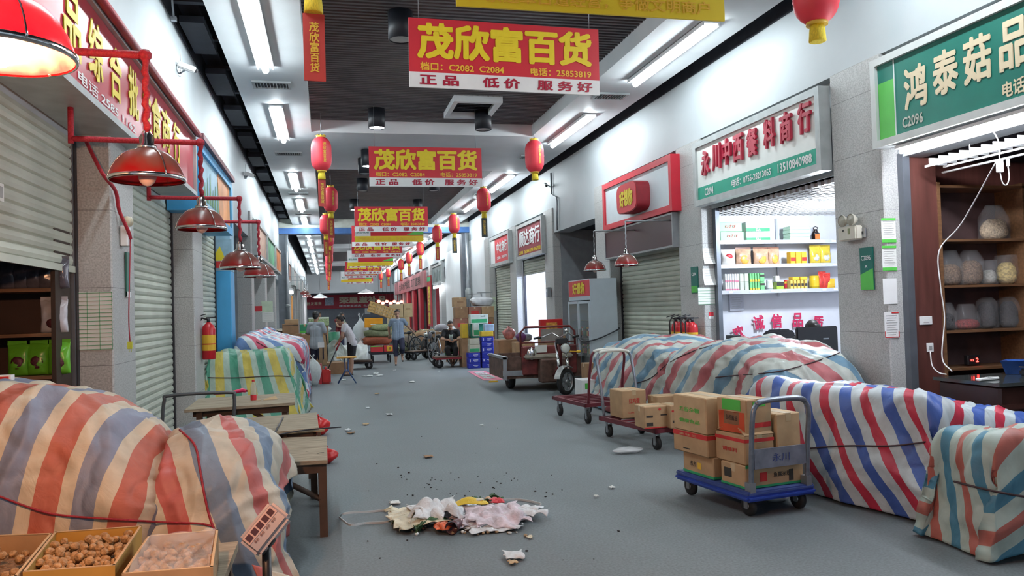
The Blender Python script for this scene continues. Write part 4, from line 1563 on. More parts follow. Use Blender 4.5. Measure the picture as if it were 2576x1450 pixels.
MB().cyl((0, -1.6, -.025), (0, 1.62, -.025), .02, n=10).build('tube', glow('shop tube glow', (.90, .93, 1), 90), t)
t = thing('louvre_light', 'white louvre fitting hung behind the shop tube light', 'light', (5.85, 5.0, 2.86))
b = MB()
for k in range(26):
    b.box((0, -1.6 + k * .128, .05), (.2, .012, .07))
b.build('louvre', white, t)
b = MB(); b.bx((-.11, -1.65, .0), (-.10, 1.65, .02)); b.bx((.10, -1.65, .0), (.11, 1.65, .02)); b.cyl((.18, -1.65, -.03), (.18, 1.75, -.03), .012, n=6); b.cyl((0, -1.2, .05), (0, -1.2, .19), .006, n=5); b.cyl((0, 1.2, .05), (0, 1.2, .19), .006, n=5)
b.build('rail', white, t)
# counter
t = thing('shop_counter', 'dark wooden counter with a glass top in the mushroom shop', 'counter', (6.9, 6.1, 0))
dk = mat('dark counter wood', (.035, .015, .012), .35, n=.3, s=4)
b = MB(); b.bx((-1.28, -.35, 0), (1.6, .36, .80)); b.build('body', dk, t, bev=.02)
MB().bx((-1.32, -.39, .80), (1.64, .38, .83)).build('top', mat('glass top', (.05, .06, .06), .08), t)
MB().bx((-1.30, -.37, .60), (1.62, -.35, .64)).build('moulding', mat('dark moulding', (.06, .025, .02), .3), t)
t = thing('counter_scale', 'black and red price scale with a steel pan on the counter', 'scale', (6.4, 6.0, .832))
MB().box((0, 0, .035), (.34, .32, .07)).build('body', black_pl, t, bev=.02, seg=2)
b = MB(); b.box((0, -.15, .06), (.30, .012, .05), X=Matrix.Rotation(-.5, 4, 'X')); b.build('keypad', mat('key plate', (.55, .50, .50), .4, n=.4, s=60), t)
b = MB(); b.box((0, -.172, .03), (.34, .01, .014)); b.box((0, -.10, .085), (.34, .01, .01)); b.build('red_trim', red, t)
MB().box((0, .05, .085), (.32, .22, .012)).build('pan', chrome, t, bev=.004)
t = thing('label_printer', 'grey label scale with a small blue lit screen', 'scale', (6.72, 6.28, .832))
MB().box((0, 0, .09), (.22, .2, .18)).build('body', mat('grey machine', (.10, .11, .12), .4), t, bev=.02, seg=2)
MB().box((.02, -.102, .13), (.10, .004, .05)).build('screen', glow('blue screen', (.02, .25, 1), 3), t)
t = thing('plastic_basket', 'blue plastic basket at the counter back beside the label scale', 'basket', (6.42, 6.33, .832))
b = MB(); b.lathe([(.12, 0), (.16, .12), (.165, .125), (.155, .12), (.115, .01), (.001, .01)], n=4, sx=1.3, sy=.8, X=Matrix.Rotation(0, 4, 'Z')); b.build('body', mat('blue plastic', (.05, .14, .50), .35), t)
b = MB(); b.lathe([(.16, .115), (.17, .13)], n=4, sx=1.3, sy=.8); b.build('rim', MATS['blue plastic'], t)
t = thing('red_digit_clock', 'small black clock with red digits on the low shelf', 'clock', (6.50, 6.98, .862))
MB().box((0, 0, .06), (.16, .06, .10)).build('case', black_pl, t, bev=.008)
letters('2', glow('red digit', (1, .04, .03), 6), t, (.03, -.031, .06), RX, UP, .03, .045, .02)
letters('12', MATS['red digit'], t, (-.03, -.031, .06), RX, UP, .04, .02, .02)
# power outlet, switch plate and leads on the brown panel
for px, py, w_, h_, lab, nm in ((2329, 807, .15, .085, 'white double switch plate on the brown panel', 'light_switch'), (2340, 875, .08, .09, 'white power socket on the brown panel above the counter', 'wall_outlet')):
    p = onY(px, py, 6.84)
    t = thing(nm, lab, 'switch' if 'switch' in nm else 'outlet', (p.x, 6.848, p.z))
    MB().box((0, -.006, 0), (w_, .012, h_)).build('plate', white, t, bev=.004)
    b = MB(); b.box((0, -.014, 0), (w_ * .4, .006, h_ * .4)); b.build('rocker' if 'switch' in nm else 'plug', white if 'switch' in nm else mat('grey plug', (.3, .3, .3), .5), t)
pts = [onY(2340, 885, 6.78), onY(2345, 920, 6.7), onY(2362, 938, 6.4), onY(2380, 942, 6.2)]
tag(rope('power_lead', [(p.x, p.y, max(p.z, .85)) for p in pts], white, .006), 'white lead from the wall socket to the counter', 'cable')
pts = [onY(2507, 405, 5.6), onY(2420, 560, 6.2), onY(2363, 630, 6.4), onY(2366, 720, 6.42), onY(2376, 800, 6.42), onY(2370, 900, 6.40), onY(2395, 935, 6.3)]
tag(rope('long_white_lead', [(p.x, p.y, max(p.z, .845)) for p in pts], white, .006), 'long white lead sagging from the hanging extension socket to the counter', 'cable')
p = onY(2515, 418, 5.6)
t = thing('extension_socket', 'white extension socket hanging from a lead below the louvre light', 'power strip', (p.x, p.y, p.z))
MB().box((0, 0, 0), (.055, .035, .11)).build('body', white, t, bev=.006)
rope('lead', [(0, 0, -.05), (.02, 0, -.14), (.06, 0, -.16), (.09, 0, -.10), (.085, 0, 0)], white, .005, t, center=False)
b = MB(); b.box((.085, 0, .03), (.02, .02, .06)); b.build('switch', white, t)
rope('hanger', [(0, 0, .05), (.0, 0, .2), (-.05, 0, .30)], white, .005, t, center=False)
p = onZ(2345, 938, .835)
t = thing('power_strip', 'white power strip lying on the counter end', 'power strip', (5.72, 5.98, .832), .2)
MB().box((0, 0, .012), (.26, .05, .024)).build('body', white, t, bev=.006)
MB().box((.05, 0, .026), (.12, .03, .004)).build('sockets', mat('grey plug', (.3, .3, .3), .5), t)

# ---------------------------------------------------------------- left half open shop: dim shelf of bags
Yw = 6.78
t = thing('display_shelving', 'dark wooden shelf of bags under the half open shutter', 'shelf', (-2.9, Yw, 0))
for x in (0, .93):
    MB().bx((x, -.36, 0), (x + .03, 0, 2.3)).build('upright', mat('dark shelf wood', (.03, .016, .01), .6), t)
for z in (1.85, 1.52, 1.21, .9):
    MB().bx((.03, -.36, z - .025), (.93, 0, z)).build('shelf_board', shelf_wood, t)
fy = Yw - .22
for k in range(3):
    pouch('%s bright green bag with a dark round print on the dim shelf' % ['first', 'second', 'third'][k], [44, 92, 145][k], fy, 1.21, .155, .235, mat('green foil', (.13, .45, .03), .3, n=.15), seed=30 + k, bulge=.045, face=(mat('dark seal', (.08, .02, .03), .5, n=.5, s=60), .4, .3, .22))
pouch('white bag with a dark print alone on the middle dim shelf', 134, fy, 1.52, .19, .245, mat('silver bag', (.50, .52, .58), .25, n=.3), seed=35, bulge=.05, face=(mat('dark seal', (.08, .02, .03), .5, n=.5, s=60), .3, .25, .18))
for k in range(5):
    pouch('dim foil bag in the row on the top dark shelf', 20 + k * 32, fy, 1.85, .14, .22, mat('dark foil', (.10, .10, .13), .2, n=.5, s=8), seed=40 + k, bulge=.04, group='dim foil bags on the top dark shelf')
p = onX(15, 483, -1.89)
t = thing('sticker', 'small white square sticker on the raised shutter', 'sticker', (-1.926, p.y, p.z), PI / 2)
MB().box((0, -.004, 0), (.11, .004, .11)).build('sheet', paper, t)
MB().box((0, -.007, 0), (.07, .002, .07)).build('print', mat('grey print', (.35, .36, .36), .7), t)

t = thing('ceiling_lamp', 'lamp lighting the open doorway under the maroon shop sign', 'ceiling light', (7.0, 21.2, 2.9))
MB().lathe([(.001, .09), (.12, .09), (.14, .04)], n=20).build('base', white, t)
MB().lathe([(.138, .04), (.09, -.02), (.001, -.04)], n=20).build('shade', MATS['shop lamp glow'], t)
ld = bpy.data.lights.new('lamp_light', 'POINT'); ld.energy = 160; ld.color = (.72, .80, 1); ld.shadow_soft_size = .12
lo = bpy.data.objects.new('lamp_light', ld); COL.objects.link(lo); lo.parent = t; lo.location = (0, 0, -.18)
p = onY(556, 640, 14.89)
t = thing('wall_poster', 'small bright poster with a yellow triangle on the pillar above the blue paint', 'poster', (p.x, 14.893, 2.72))
MB().box((0, 0, 0), (.36, .004, .52)).build('sheet', mat('sky poster', (.30, .45, .55), .5, n=.2), t)
b = MB(); b.prism([(-.17, -.004, -.12), (.08, -.004, -.12), (-.02, -.004, .14)], (0, .002, 0)); b.build('yellow_shape', yellow, t)
b = MB(); b.box((-.02, -.004, -.19), (.30, .003, .12)); b.build('red_shape', red_print, t)


# ================================================================ covered stalls, tables and the things around them
tarp_orange = stripes('orange stripe tarpaulin', [(.32, (.44, .125, .085)), (.18, (.54, .48, .37)), (.32, (.20, .235, .33)), (.18, (.54, .48, .37))], .36, .55)
tarp_pale = stripes('pale stripe tarpaulin', [(.25, (.42, .12, .13)), (.25, (.48, .52, .48)), (.25, (.14, .26, .36)), (.25, (.48, .52, .48))], .54, .5)
tarp_blue = stripes('bright stripe tarpaulin', [(.22, (.50, .035, .07)), (.25, (.52, .58, .61)), (.28, (.06, .12, .40)), (.25, (.52, .58, .61))], .31, .45)
tarp_left = stripes('pinkish stripe tarpaulin', [(.28, (.52, .06, .12)), (.22, (.55, .61, .64)), (.28, (.10, .19, .40)), (.22, (.55, .61, .64))], .42, .45)
tarp_green = stripes('green yellow tarpaulin', [(.30, (.055, .25, .16)), (.18, (.36, .46, .38)), (.30, (.50, .40, .06)), (.22, (.34, .44, .36))], .42, .5)
tarp_aqua = stripes('faded teal stripe tarpaulin', [(.22, (.44, .13, .10)), (.28, (.42, .51, .46)), (.24, (.07, .22, .32)), (.26, (.42, .51, .46))], .28, .5)
rope_red = mat('red rope', (.28, .015, .03), .7, n=.3, s=80)
rope_dk = mat('dark cord', (.06, .03, .035), .7)

from mathutils.bvhtree import BVHTree


def rope_on(name, targets, pix, m, r=.006, lift=2.2):
    """cord lying on cloth surfaces, following a line seen in the photo"""
    bv = []
    for o in targets:
        bv.append(BVHTree.FromPolygons([v.co + o.location for v in o.data.vertices], [list(q.vertices) for q in o.data.polygons]))
    Q = _cr([(a, b) for a, b in pix], len(pix) * 7)
    pts = []
    for a, b in Q:
        d = _ray(a, b).normalized()
        best = None
        for t_ in bv:
            h = t_.ray_cast(EYE, d)
            if h[0] is not None and (best is None or h[3] < best):
                best = h[3]
        if best is not None:
            pts.append(EYE + d * (best - r * lift))
    for _ in range(2):
        pts = [pts[0]] + [(pts[i - 1] + pts[i] * 2 + pts[i + 1]) / 4 for i in range(1, len(pts) - 1)] + [pts[-1]]
    return MB().tube(pts, r, 7).build(name, m, None, center=True)


# -- front left pile, lit warm by the lamp
ST = [(-2.7, 1.26), (-2.2, 1.24), (-1.78, 1.235), (-1.5, 1.20), (-1.26, 1.12), (-1.08, 1.0), (-.95, .88), (-.87, .66)]
C = []
for k, (x, zt) in enumerate(ST):
    e = k / (len(ST) - 1)
    f = max(0, (k - 5)) * .12
    C.append([(x + .10, 4.46 + f, .02), (x + .06, 4.44 + f, .34), (x + .02, 4.45 + f, zt * .62), (x, 4.58 + f, zt * .86), (x - .02, 4.86 + f * .6, zt * .985), (x - .05, 5.2, zt), (x - .08, 5.55, zt - .06), (x - .10, 5.85, zt - .35), (x - .1, 5.95, .05)])
tA, G = drape('tarpaulin_cover', C, tarp_orange, (170, 150), .05, -.22, 1, fu=1.6, fv=2.6, folds=1.2)
tag(tA, 'red, cream and grey striped cover over the tall stall behind the walnut boxes', 'tarpaulin')
# -- second bundle right of it, pulled together by a rope
ST = [(-.98, 4.98, .70), (-.88, 4.9, .91), (-.74, 4.85, .965), (-.60, 4.85, .95), (-.47, 4.9, .89), (-.36, 4.98, .76), (-.30, 5.05, .53)]
C = []
for k, (x, y0, zt) in enumerate(ST):
    q = (k / 6 - .4)
    C.append([(x + .22 * max(q, 0) + .03, y0 - .42, .015), (x + .12 * q, y0 - .36, .22), (x + .05 * q, y0 - .34, zt * .5), (x, y0 - .22, zt * .78), (x, y0 - .02, zt * .96), (x, y0 + .28, zt), (x + .01, y0 + .58, zt * .94), (x + .03, y0 + .78, zt * .55), (x + .05, y0 + .82, .03)])
tB, G2 = drape('tarpaulin_cover', C, stripes('second stripe tarpaulin', [(.25, (.46, .13, .12)), (.22, (.52, .49, .40)), (.28, (.17, .24, .34)), (.25, (.52, .49, .40))], .42, .5), (150, 140), .06, .35, 5, fu=3.2, fv=1.6, folds=1.3)
tag(tB, 'crumpled red and blue striped cover bundled by a rope beside the low tables', 'tarpaulin')
tag(rope_on('red_rope', [tA, tB], [(-20, 1243), (0, 1250), (90, 1283), (160, 1298), (300, 1308), (420, 1315), (500, 1318), (535, 1325)], rope_red, .0055), 'thin red rope stretched level across the front of the orange striped cover', 'rope')
tag(rope_on('red_rope', [tA, tB], [(452, 1082), (490, 1120), (503, 1180), (515, 1250), (530, 1310), (545, 1345)], rope_red, .0065), 'red rope running down between the two striped bundles', 'rope')
# loose grey end trailing on the floor at the corner
C = []
for k in range(6):
    a = k / 5
    C.append([(-.42 + .36 * a, 4.40 + .1 * a, .30 - .18 * a), (-.36 + .34 * a, 4.36, .16 - .08 * a), (-.30 + .34 * a, 4.30, .03 + .03 * math.sin(k * 2.2)), (-.22 + .30 * a, 4.22 + .05 * a, .012 + .02 * (k % 2))])
o, _ = drape('loose_cloth', C, MATS['second stripe tarpaulin'], (40, 40), .03, .5, 9)
tag(o, 'loose crumpled end of striped sheet trailing on the floor by the scale post', 'cloth')

# -- walnut boxes on a low bench
bench_z = .46
t = thing('display_bench', 'low wooden bench under the three open walnut boxes', 'bench', (-1.08, 3.85, 0))
MB().box((0, 0, bench_z - .02), (1.22, .86, .04)).build('top', wood, t)
for a in (-.55, .55):
    for b_ in (-.4, .4):
        MB().box((a, b_, (bench_z - .04) / 2), (.06, .06, bench_z - .04)).build('leg', wood_dk, t)
yel_card = mat('ochre carton', (.50, .29, .06), .7, n=.1)


def open_box(label, c4, z0, z1, m, mi):
    """open carton through four rim corners (back left, back right, front right, front left)"""
    cx = sum(p.x for p in c4) / 4
    cy = sum(p.y for p in c4) / 4
    t = thing('open_box', label, 'box', (cx, cy, z0))
    L = [V((p.x - cx, p.y - cy, 0)) for p in c4]
    n = ['back_wall', 'right_wall', 'front_wall', 'left_wall']
    for k in range(4):
        a, b = L[k], L[(k + 1) % 4]
        d = (b - a).normalized()
        nn = V((d.y, -d.x, 0)) * .008
        w = MB(); w.prism([a, b, b + nn, a + nn], (0, 0, z1 - z0)); w.build(n[k], m, t)
        tp = MB(); tp.prism([a + V((0, 0, z1 - z0)), b + V((0, 0, z1 - z0)), b + nn * 1.3 + V((0, 0, z1 - z0)), a + nn * 1.3 + V((0, 0, z1 - z0))], (0, 0, .003)); tp.build('rim', mi, t)
    MB().prism(L, (0, 0, .006)).build('base', m, t)
    return t, L, V((cx, cy, z0))


zr = .60
boxes = [([onZ(-60, 1350, zr), onZ(132, 1343, zr), onZ(42, 1452, zr), onZ(-150, 1470, zr)], carton, 'open brown carton of walnuts cut by the photo edge', 22, .03),
         ([onZ(137, 1340, zr), onZ(357, 1324, zr), onZ(289, 1424, zr), onZ(57, 1441, zr)], yel_card, 'open ochre carton full of walnuts, middle of three', 130, .008),
         ([onZ(372, 1350, zr), onZ(549, 1334, zr), onZ(536, 1428, zr), onZ(306, 1446, zr)], carton, 'open brown carton of walnuts under clear film beside the scale', 80, .02)]
wal_m = mat('walnut shell', (.40, .24, .11), .6, n=.35, s=30, b=.9, bs=45)


def walnut(seed):
    mb = MB()
    n, h = 14, 9
    rings = []
    for k in range(h + 1):
        f = PI * k / h
        ring = []
        for q in range(n):
            a = 2 * PI * q / n
            v = V((math.sin(f) * math.cos(a), math.sin(f) * math.sin(a), -math.cos(f)))
            r = .0185 * (1 + .10 * noise.noise(v * 2.4 + V((seed, 0, 0))) + .05 * noise.noise(v * 5 + V((0, seed, 0))))
            if abs(v.y) < .16:
                r *= 1.035
            ring.append(v * r + V((0, 0, 0)))
        rings.append(ring)
    mb.ring(rings, caps=False)
    return mb.build('walnut', wal_m)


WN = [walnut(k * 3.3) for k in range(4)]
used = [False] * 4
rnd = random.Random(11)
for bi, (c4, m, lab, cnt, dip) in enumerate(boxes):
    t, L, o0 = open_box(lab, c4, bench_z + .001, zr, m, carton3)
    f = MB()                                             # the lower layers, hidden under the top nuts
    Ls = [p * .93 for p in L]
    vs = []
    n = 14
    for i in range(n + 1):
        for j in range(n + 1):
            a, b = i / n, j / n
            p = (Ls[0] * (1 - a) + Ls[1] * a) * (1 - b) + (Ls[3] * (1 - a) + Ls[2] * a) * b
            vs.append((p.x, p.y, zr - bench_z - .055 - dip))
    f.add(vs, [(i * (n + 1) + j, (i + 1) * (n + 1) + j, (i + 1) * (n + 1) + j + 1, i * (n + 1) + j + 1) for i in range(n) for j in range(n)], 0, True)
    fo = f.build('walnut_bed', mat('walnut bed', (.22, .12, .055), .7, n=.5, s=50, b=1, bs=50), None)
    fo.location = o0
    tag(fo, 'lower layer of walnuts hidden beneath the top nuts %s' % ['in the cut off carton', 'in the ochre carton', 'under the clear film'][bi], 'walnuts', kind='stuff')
    got = []
    tries = 0
    while len(got) < cnt and tries < 6000:
        tries += 1
        a, b = rnd.random(), rnd.random()
        p = (L[0] * (1 - a) + L[1] * a) * (1 - b) + (L[3] * (1 - a) + L[2] * a) * b
        p = p * .90
        lay = 1 if len(got) > cnt * .62 else 0
        hh = zr - bench_z - .046 - dip + (.026 if lay else 0) + .012 * noise.noise(p * 9) + .012 * (1 - max(abs(a - .5), abs(b - .5)) * 2)
        q = V((p.x, p.y, hh))
        if all((q - g).length > .0335 for g in got):
            got.append(q)
    for q in got:
        v = rnd.randrange(4)
        if used[v]:
            o = WN[v].copy(); COL.objects.link(o)
        else:
            o = WN[v]; used[v] = True
        o.location = o0 + q
        o.rotation_euler = (rnd.random() * 6, rnd.random() * 6, rnd.random() * 6)
        s = rnd.uniform(.9, 1.12)
        o.scale = (s, s, s * rnd.uniform(1, 1.12))
        tag(o, ['walnut in the brown carton cut by the photo edge', 'walnut in the ochre carton between the two brown cartons', 'walnut under clear film in the carton beside the scale'][bi], 'walnut', ['walnuts in the cut off carton', 'walnuts in the ochre carton', 'walnuts under film'][bi])
    if bi == 2:
        C = []
        for i in range(9):
            row = []
            for j in range(9):
                a, b = (i / 8 - .5) * .92 + .5, (j / 8 - .5) * .92 + .5 + (.10 if j == 8 else 0)
                p = (L[0] * (1 - a) + L[1] * a) * (1 - b) + (L[3] * (1 - a) + L[2] * a) * b
                ed = max(abs(a - .5), abs(b - .5)) * 2
                z = zr - bench_z - .012 + .022 * noise.noise((i * .8, j * .8, 3)) + (.02 if ed > .85 else 0) - (.08 if j == 8 else 0)
                row.append((p.x + o0.x, p.y + o0.y, z + o0.z))
            C.append(row)
        fo, _ = drape('plastic_film', C, mat('crinkled film', (.9, .9, .92), .08, n=0, a=.16, b=.6, bs=25), (70, 70), .010, 0, 21, fu=9, fv=6)
        tag(fo, 'crinkled clear plastic film lying over the walnuts in the carton beside the scale', 'film')
# -- scale display on a post
p = onY(668, 1330, 3.95)
t = thing('scale_display', 'tilted pink lit price scale display on a post at the end of the boxes', 'scale', (p.x, 3.95, 0))
X = Matrix.Translation((-.005, 0, p.z)) @ Matrix.Rotation(-.42, 4, 'Z') @ Matrix.Rotation(.62, 4, 'Y') @ Matrix.Rotation(-.45, 4, 'X')
MB().box((0, .03, 0), (.13, .09, .225), X=X).build('housing', mat('scale shell', (.50, .42, .42), .25, .35, n=.06), t, bev=.018, seg=3)
f = MB(); f.box((-.022, -.0165, 0), (.046, .004, .19), X=X); f.build('label_plate', mat('pink plate', (.60, .42, .40), .3), t)
for k in range(5):
    MB().box((-.022, -.0195, -.072 + k * .036), (.030, .003, .028), X=X).build('digit_window', mat('digit window', (.08, .025, .03), .2), t)
for k in range(4):
    letters('单价', mat('brown print', (.22, .10, .09), .5), t, X @ V((.012, -.016, -.06 + k * .038)), (X.to_3x3() @ V((0, 0, 1))), (X.to_3x3() @ V((-1, 0, 0))), .026, .014, .02)
MB().lathe([(.001, .004), (.024, .004), (.026, 0)], n=16, X=X @ Matrix.Translation((.066, .03, -.03)) @ Matrix.Rotation(PI / 2, 4, 'Y')).build('knob', black_pl, t)
MB().box((.066, .03, -.085), (.004, .03, .02), X=X).build('switch', black_pl, t)
b = MB(); b.cyl((0, .03, 0), (0, .03, p.z - .08), .022, n=10); b.cyl((0, .03, 0), (0, .03, .02), .09, n=16)
b.build('post', black_pl, t)
t = thing('paper_packet', 'small white and red packet on top of the orange striped cover at the photo edge', 'packet', onY(8, 966, 5.2) + V((0, 0, .015)))
MB().box((0, 0, .02), (.10, .06, .03)).build('packet', white, t); MB().box((0, -.031, .02), (.08, .004, .015)).build('print', red_print, t)


# -- low tables of old boards
def low_table(label, c4, z, legs, th=.03, planks=2):
    cx = sum(p.x for p in c4) / 4
    cy = sum(p.y for p in c4) / 4
    t = thing('low_table', label, 'table', (cx, cy, 0))
    L = [V((p.x - cx, p.y - cy, z - th)) for p in c4]    # back left, back right, front right, front left
    for k in range(planks):
        a, b = k / planks + .003, (k + 1) / planks - .003
        pl = [L[0].lerp(L[3], a), L[1].lerp(L[2], a), L[1].lerp(L[2], b), L[0].lerp(L[3], b)]
        MB().prism(pl, (0, 0, th)).build('plank', wood, t, bev=.003)
    for fx, fy in legs:
        p = (L[0] * (1 - fx) + L[1] * fx) * (1 - fy) + (L[3] * (1 - fx) + L[2] * fx) * fy
        MB().bx((p.x - .028, p.y - .028, 0), (p.x + .028, p.y + .028, z - th - .001)).build('leg', wood_dk, t)
    a = (L[0] * .06 + L[1] * .94) * .07 + (L[3] * .06 + L[2] * .94) * .93
    r = MB(); r.bx((L[3].x + .05, a.y - .02, z - th - .07), (a.x, a.y + .02, z - th - .005)); r.build('rail', wood_dk, t)
    b2 = MB(); b2.tube([(a.x - .35, a.y, z - th - .06), (a.x - .01, a.y, z - th - .26)], .02, 4); b2.build('brace', wood_dk, t)
    return t


zt = .56
t = low_table('low bare board table with a braced dark leg beside the crumpled cover', [onZ(560, 1105, zt), onZ(822, 1098, zt), onZ(824, 1158, zt), onZ(560, 1172, zt)], zt, [(.95, .92), (.95, .1), (.1, .9), (.1, .1)])
b = MB()
for px, py in ((725, 1136), (773, 1136), (806, 1140), (733, 1157), (812, 1139), (800, 1142)):
    q = onZ(px, py, zt) - t.location
    b.box((q.x, q.y, zt + .0008), (.018, .012, .001))
b.build('stain', blk_print, t)
zt = .62
t = low_table('table of loose grey boards with a split between the planks, second of the low tables', [onZ(480, 1062, zt), onZ(797, 1038, zt), onZ(802, 1076, zt), onZ(560, 1100, zt)], zt, [(.94, .9), (.94, .12), (.1, .5)])
q = onZ(770, 1085, zt) - t.location
t2 = thing('loose_board', 'thin split board lying across the gap between the first two low tables', 'board', onZ(762, 1086, .59))
MB().box((0, 0, 0), (.36, .07, .018), rz=.1).build('board', carton3, t2)
b = MB(); b.bx((-.16, -.03, -.59), (-.13, .03, -.01)); b.bx((.12, -.03, -.59), (.15, .03, -.01)); b.build('leg', wood_dk, t2)
tag(rope('iron_rod', [onZ(690, 1092, .632), onZ(712, 1050, .632)], dark_metal, .007), 'dark rod lying across the loose board table', 'rod')
tag(rope('iron_rod', [onZ(680, 1098, .605), onZ(765, 1083, .615), onZ(858, 1075, .615)], dark_metal, .006), 'thin dark rod sticking out over the aisle from the table', 'rod')
zt = .70
t = low_table('farther board table with a water bottle, before the green striped cover', [onZ(500, 1003, zt), onZ(742, 988, zt), onZ(742, 1013, zt), onZ(463, 1032, zt)], zt, [(.9, .9), (.9, .1), (.12, .9), (.12, .1)], planks=3)
p = onZ(638, 1008, zt)
t = thing('water_bottle', 'clear water bottle with a red cap and red base label on the farther table', 'bottle', (p.x, p.y, zt + .001))
MB().lathe([(.001, 0), (.03, 0), (.031, .01), (.031, .14), (.026, .165), (.014, .19), (.013, .20)], n=18).build('body', mat('bottle plastic', (.62, .66, .66), .1, n=0, a=.45), t)
MB().lathe([(.0315, .005), (.0318, .06)], n=18).build('label', red, t)
MB().cyl((0, 0, .20), (0, 0, .218), .015, n=12).build('cap', red, t)
p = onZ(575, 995, zt)
t = thing('pink_roll', 'bright pink rolled plastic tool lying on the farther table', 'tool', (p.x, p.y + .05, zt + .02))
MB().tube([(-.17, 0, 0), (-.1, .01, .004), (.05, .04, .006), (.14, .06, .02), (.18, .06, .01)], [.014, .018, .018, .026, .02], 10).build('body', mat('hot pink plastic', (.75, .02, .12), .35), t)
MB().cyl((.178, .06, .01), (.20, .062, .01), .012).build('tip', deep_red, t)
t = thing('paper_scrap', 'torn pale card scraps beside the water bottle on the farther table', 'scrap', onZ(680, 1006, zt) + V((0, 0, .002)))
b = MB(); b.prism([(-.07, -.04, 0), (.08, -.02, 0), (.05, .05, .03), (-.05, .03, .01)], (0, 0, .002)); b.prism([(-.2, -.03, 0), (-.09, -.03, 0), (-.11, .02, 0), (-.18, .02, 0)], (0, 0, .002)); b.build('card', carton3, t)

# -- trolley handle by the table (dark tubular push cart parked between table and shutter)
yq = 8.9
t = thing('push_cart', 'dark cart with a bent tube handle parked between the tables and the shutter', 'cart', (-1.2, 9.0, 0))
lp = lambda px, py, y=8.33: onY(px, py, y) - V((-1.2, 9.0, 0))
P = [lp(407, 1080), lp(413, 1010), lp(430, 996), lp(575, 988), lp(589, 1000), lp(588, 1048), lp(584, 1090)]
hp = _cr([tuple(q) for q in P], 40)
MB().tube([V(q) for q in hp], .017, 8).build('handle', mat('worn dark tube', (.10, .11, .12), .4, .5), t)
x0, x1 = P[0].x, P[-1].x
MB().bx((x0 - .02, -.95, .2), (x1 + .02, -.64, .25)).build('deck', wood_dk, t)
b = MB(); b.cyl((x0, -.67, .2), (x0, -.67, P[0].z), .017, n=8); b.cyl((x1, -.67, .2), (x1, -.67, P[-1].z), .017, n=8); b.build('post', MATS['worn dark tube'], t)
for a in (x0 + .06, x1 - .06):
    for c in (-.86, -.74):
        w = MB().cyl((a - .02, c, .055), (a + .02, c, .055), .055, n=18).build('wheel', black, t)
        f = MB(); f.bx((a - .028, c - .02, .05), (a - .022, c + .02, .2)); f.bx((a + .022, c - .02, .05), (a + .028, c + .02, .2)); f.build('fork', steel, t)

# red bags on the floor by the tables
bag_red = mat('red plastic bag', (.62, .02, .02), .3, n=.15, a=.95)


def bag(name, label, cat, c, size, m, seed, group=None, knot=True, amp=.22, parts=True):
    t = thing(name, label, cat, c, group=group)
    n, h = 20, 12
    rings = []
    for k in range(h + 1):
        f = k / h
        r = math.sin(PI * min(.08 + f * .95, 1)) ** .55
        if knot and f > .78:
            r *= 1 - (f - .78) / .22 * .72
        ring = []
        for q in range(n):
            a = 2 * PI * q / n
            nz = noise.noise((math.cos(a) * 1.7 + seed, math.sin(a) * 1.7, f * 3 + seed)) + .5 * noise.noise((math.cos(a) * 4 + seed, math.sin(a) * 4, f * 6))
            rr = r * (1 + amp * nz)
            ring.append((size[0] / 2 * rr * math.cos(a), size[1] / 2 * rr * math.sin(a), size[2] * (f ** .85) * (1 + amp * .3 * nz * f)))
        rings.append(ring)
    MB().ring(rings).build('sack', m, t)
    if knot:
        e = MB(); z = size[2]
        for q in range(3):
            a = q * 2.1 + seed
            e.prism([(0, 0, z * .95), (size[0] * .16 * math.cos(a), size[1] * .16 * math.sin(a), z * 1.10), (size[0] * .16 * math.cos(a + .7), size[1] * .16 * math.sin(a + .7), z * 1.06)], (.004, .004, .002))
        e.build('tied_end', m, t)
    return t


p = onZ(825, 1168); bag('plastic_bag', 'red plastic bag on the floor behind the braced table leg', 'plastic bag', (p.x - .03, p.y + .05, 0), (.26, .2, .17), bag_red, 3)
p = onZ(812, 1108); bag('plastic_bag', 'red and dark plastic bag on the floor under the end of the loose board table', 'plastic bag', (p.x - .05, p.y + .5, .0), (.28, .26, .24), bag_red, 8)

# -- green striped stall
C = boxcloth([(-1.72, 12.6, .98), (-.66, 12.6, .98), (-.64, 13.9, .99), (-1.72, 13.9, .99)][::1], [(-1.74, 11.75, .06), (-.38, 11.9, .01), (-.33, 14.1, .01), (-1.85, 14.2, .01)], bulge=.05, flare=.12)
o, _ = drape('tarpaulin_cover', C, tarp_green, (100, 90), .03, .12, 14, fu=2.4, fv=1.)
tag(o, 'green and yellow striped cover over a square stall beside the fire extinguisher', 'tarpaulin')
tag(rope_on('tie_cord', [o], [(505, 950), (590, 951), (690, 946), (738, 948)], rope_dk), 'dark cord tied round the green striped cover', 'rope')
# -- red and blue stall behind
C = boxcloth([(-1.52, 14.5, 1.16), (-.50, 14.5, .98), (-.46, 16.6, .98), (-1.25, 16.9, 1.28)], [(-1.56, 14.28, .30), (-.37, 14.3, .02), (-.42, 17.1, .02), (-1.56, 17.4, .2)], bulge=.12, flare=.05)
o, _ = drape('tarpaulin_cover', C, tarp_left, (100, 100), .035, .9, 17, fu=2.6, fv=1.1)
tag(o, 'red, white and blue striped cover over the stall behind the green striped one', 'tarpaulin')
tag(rope_on('tie_cord', [o], [(645, 860), (690, 885), (740, 905), (768, 920)], rope_dk), 'dark cord slanting over the red, white and blue cover on the left', 'rope')

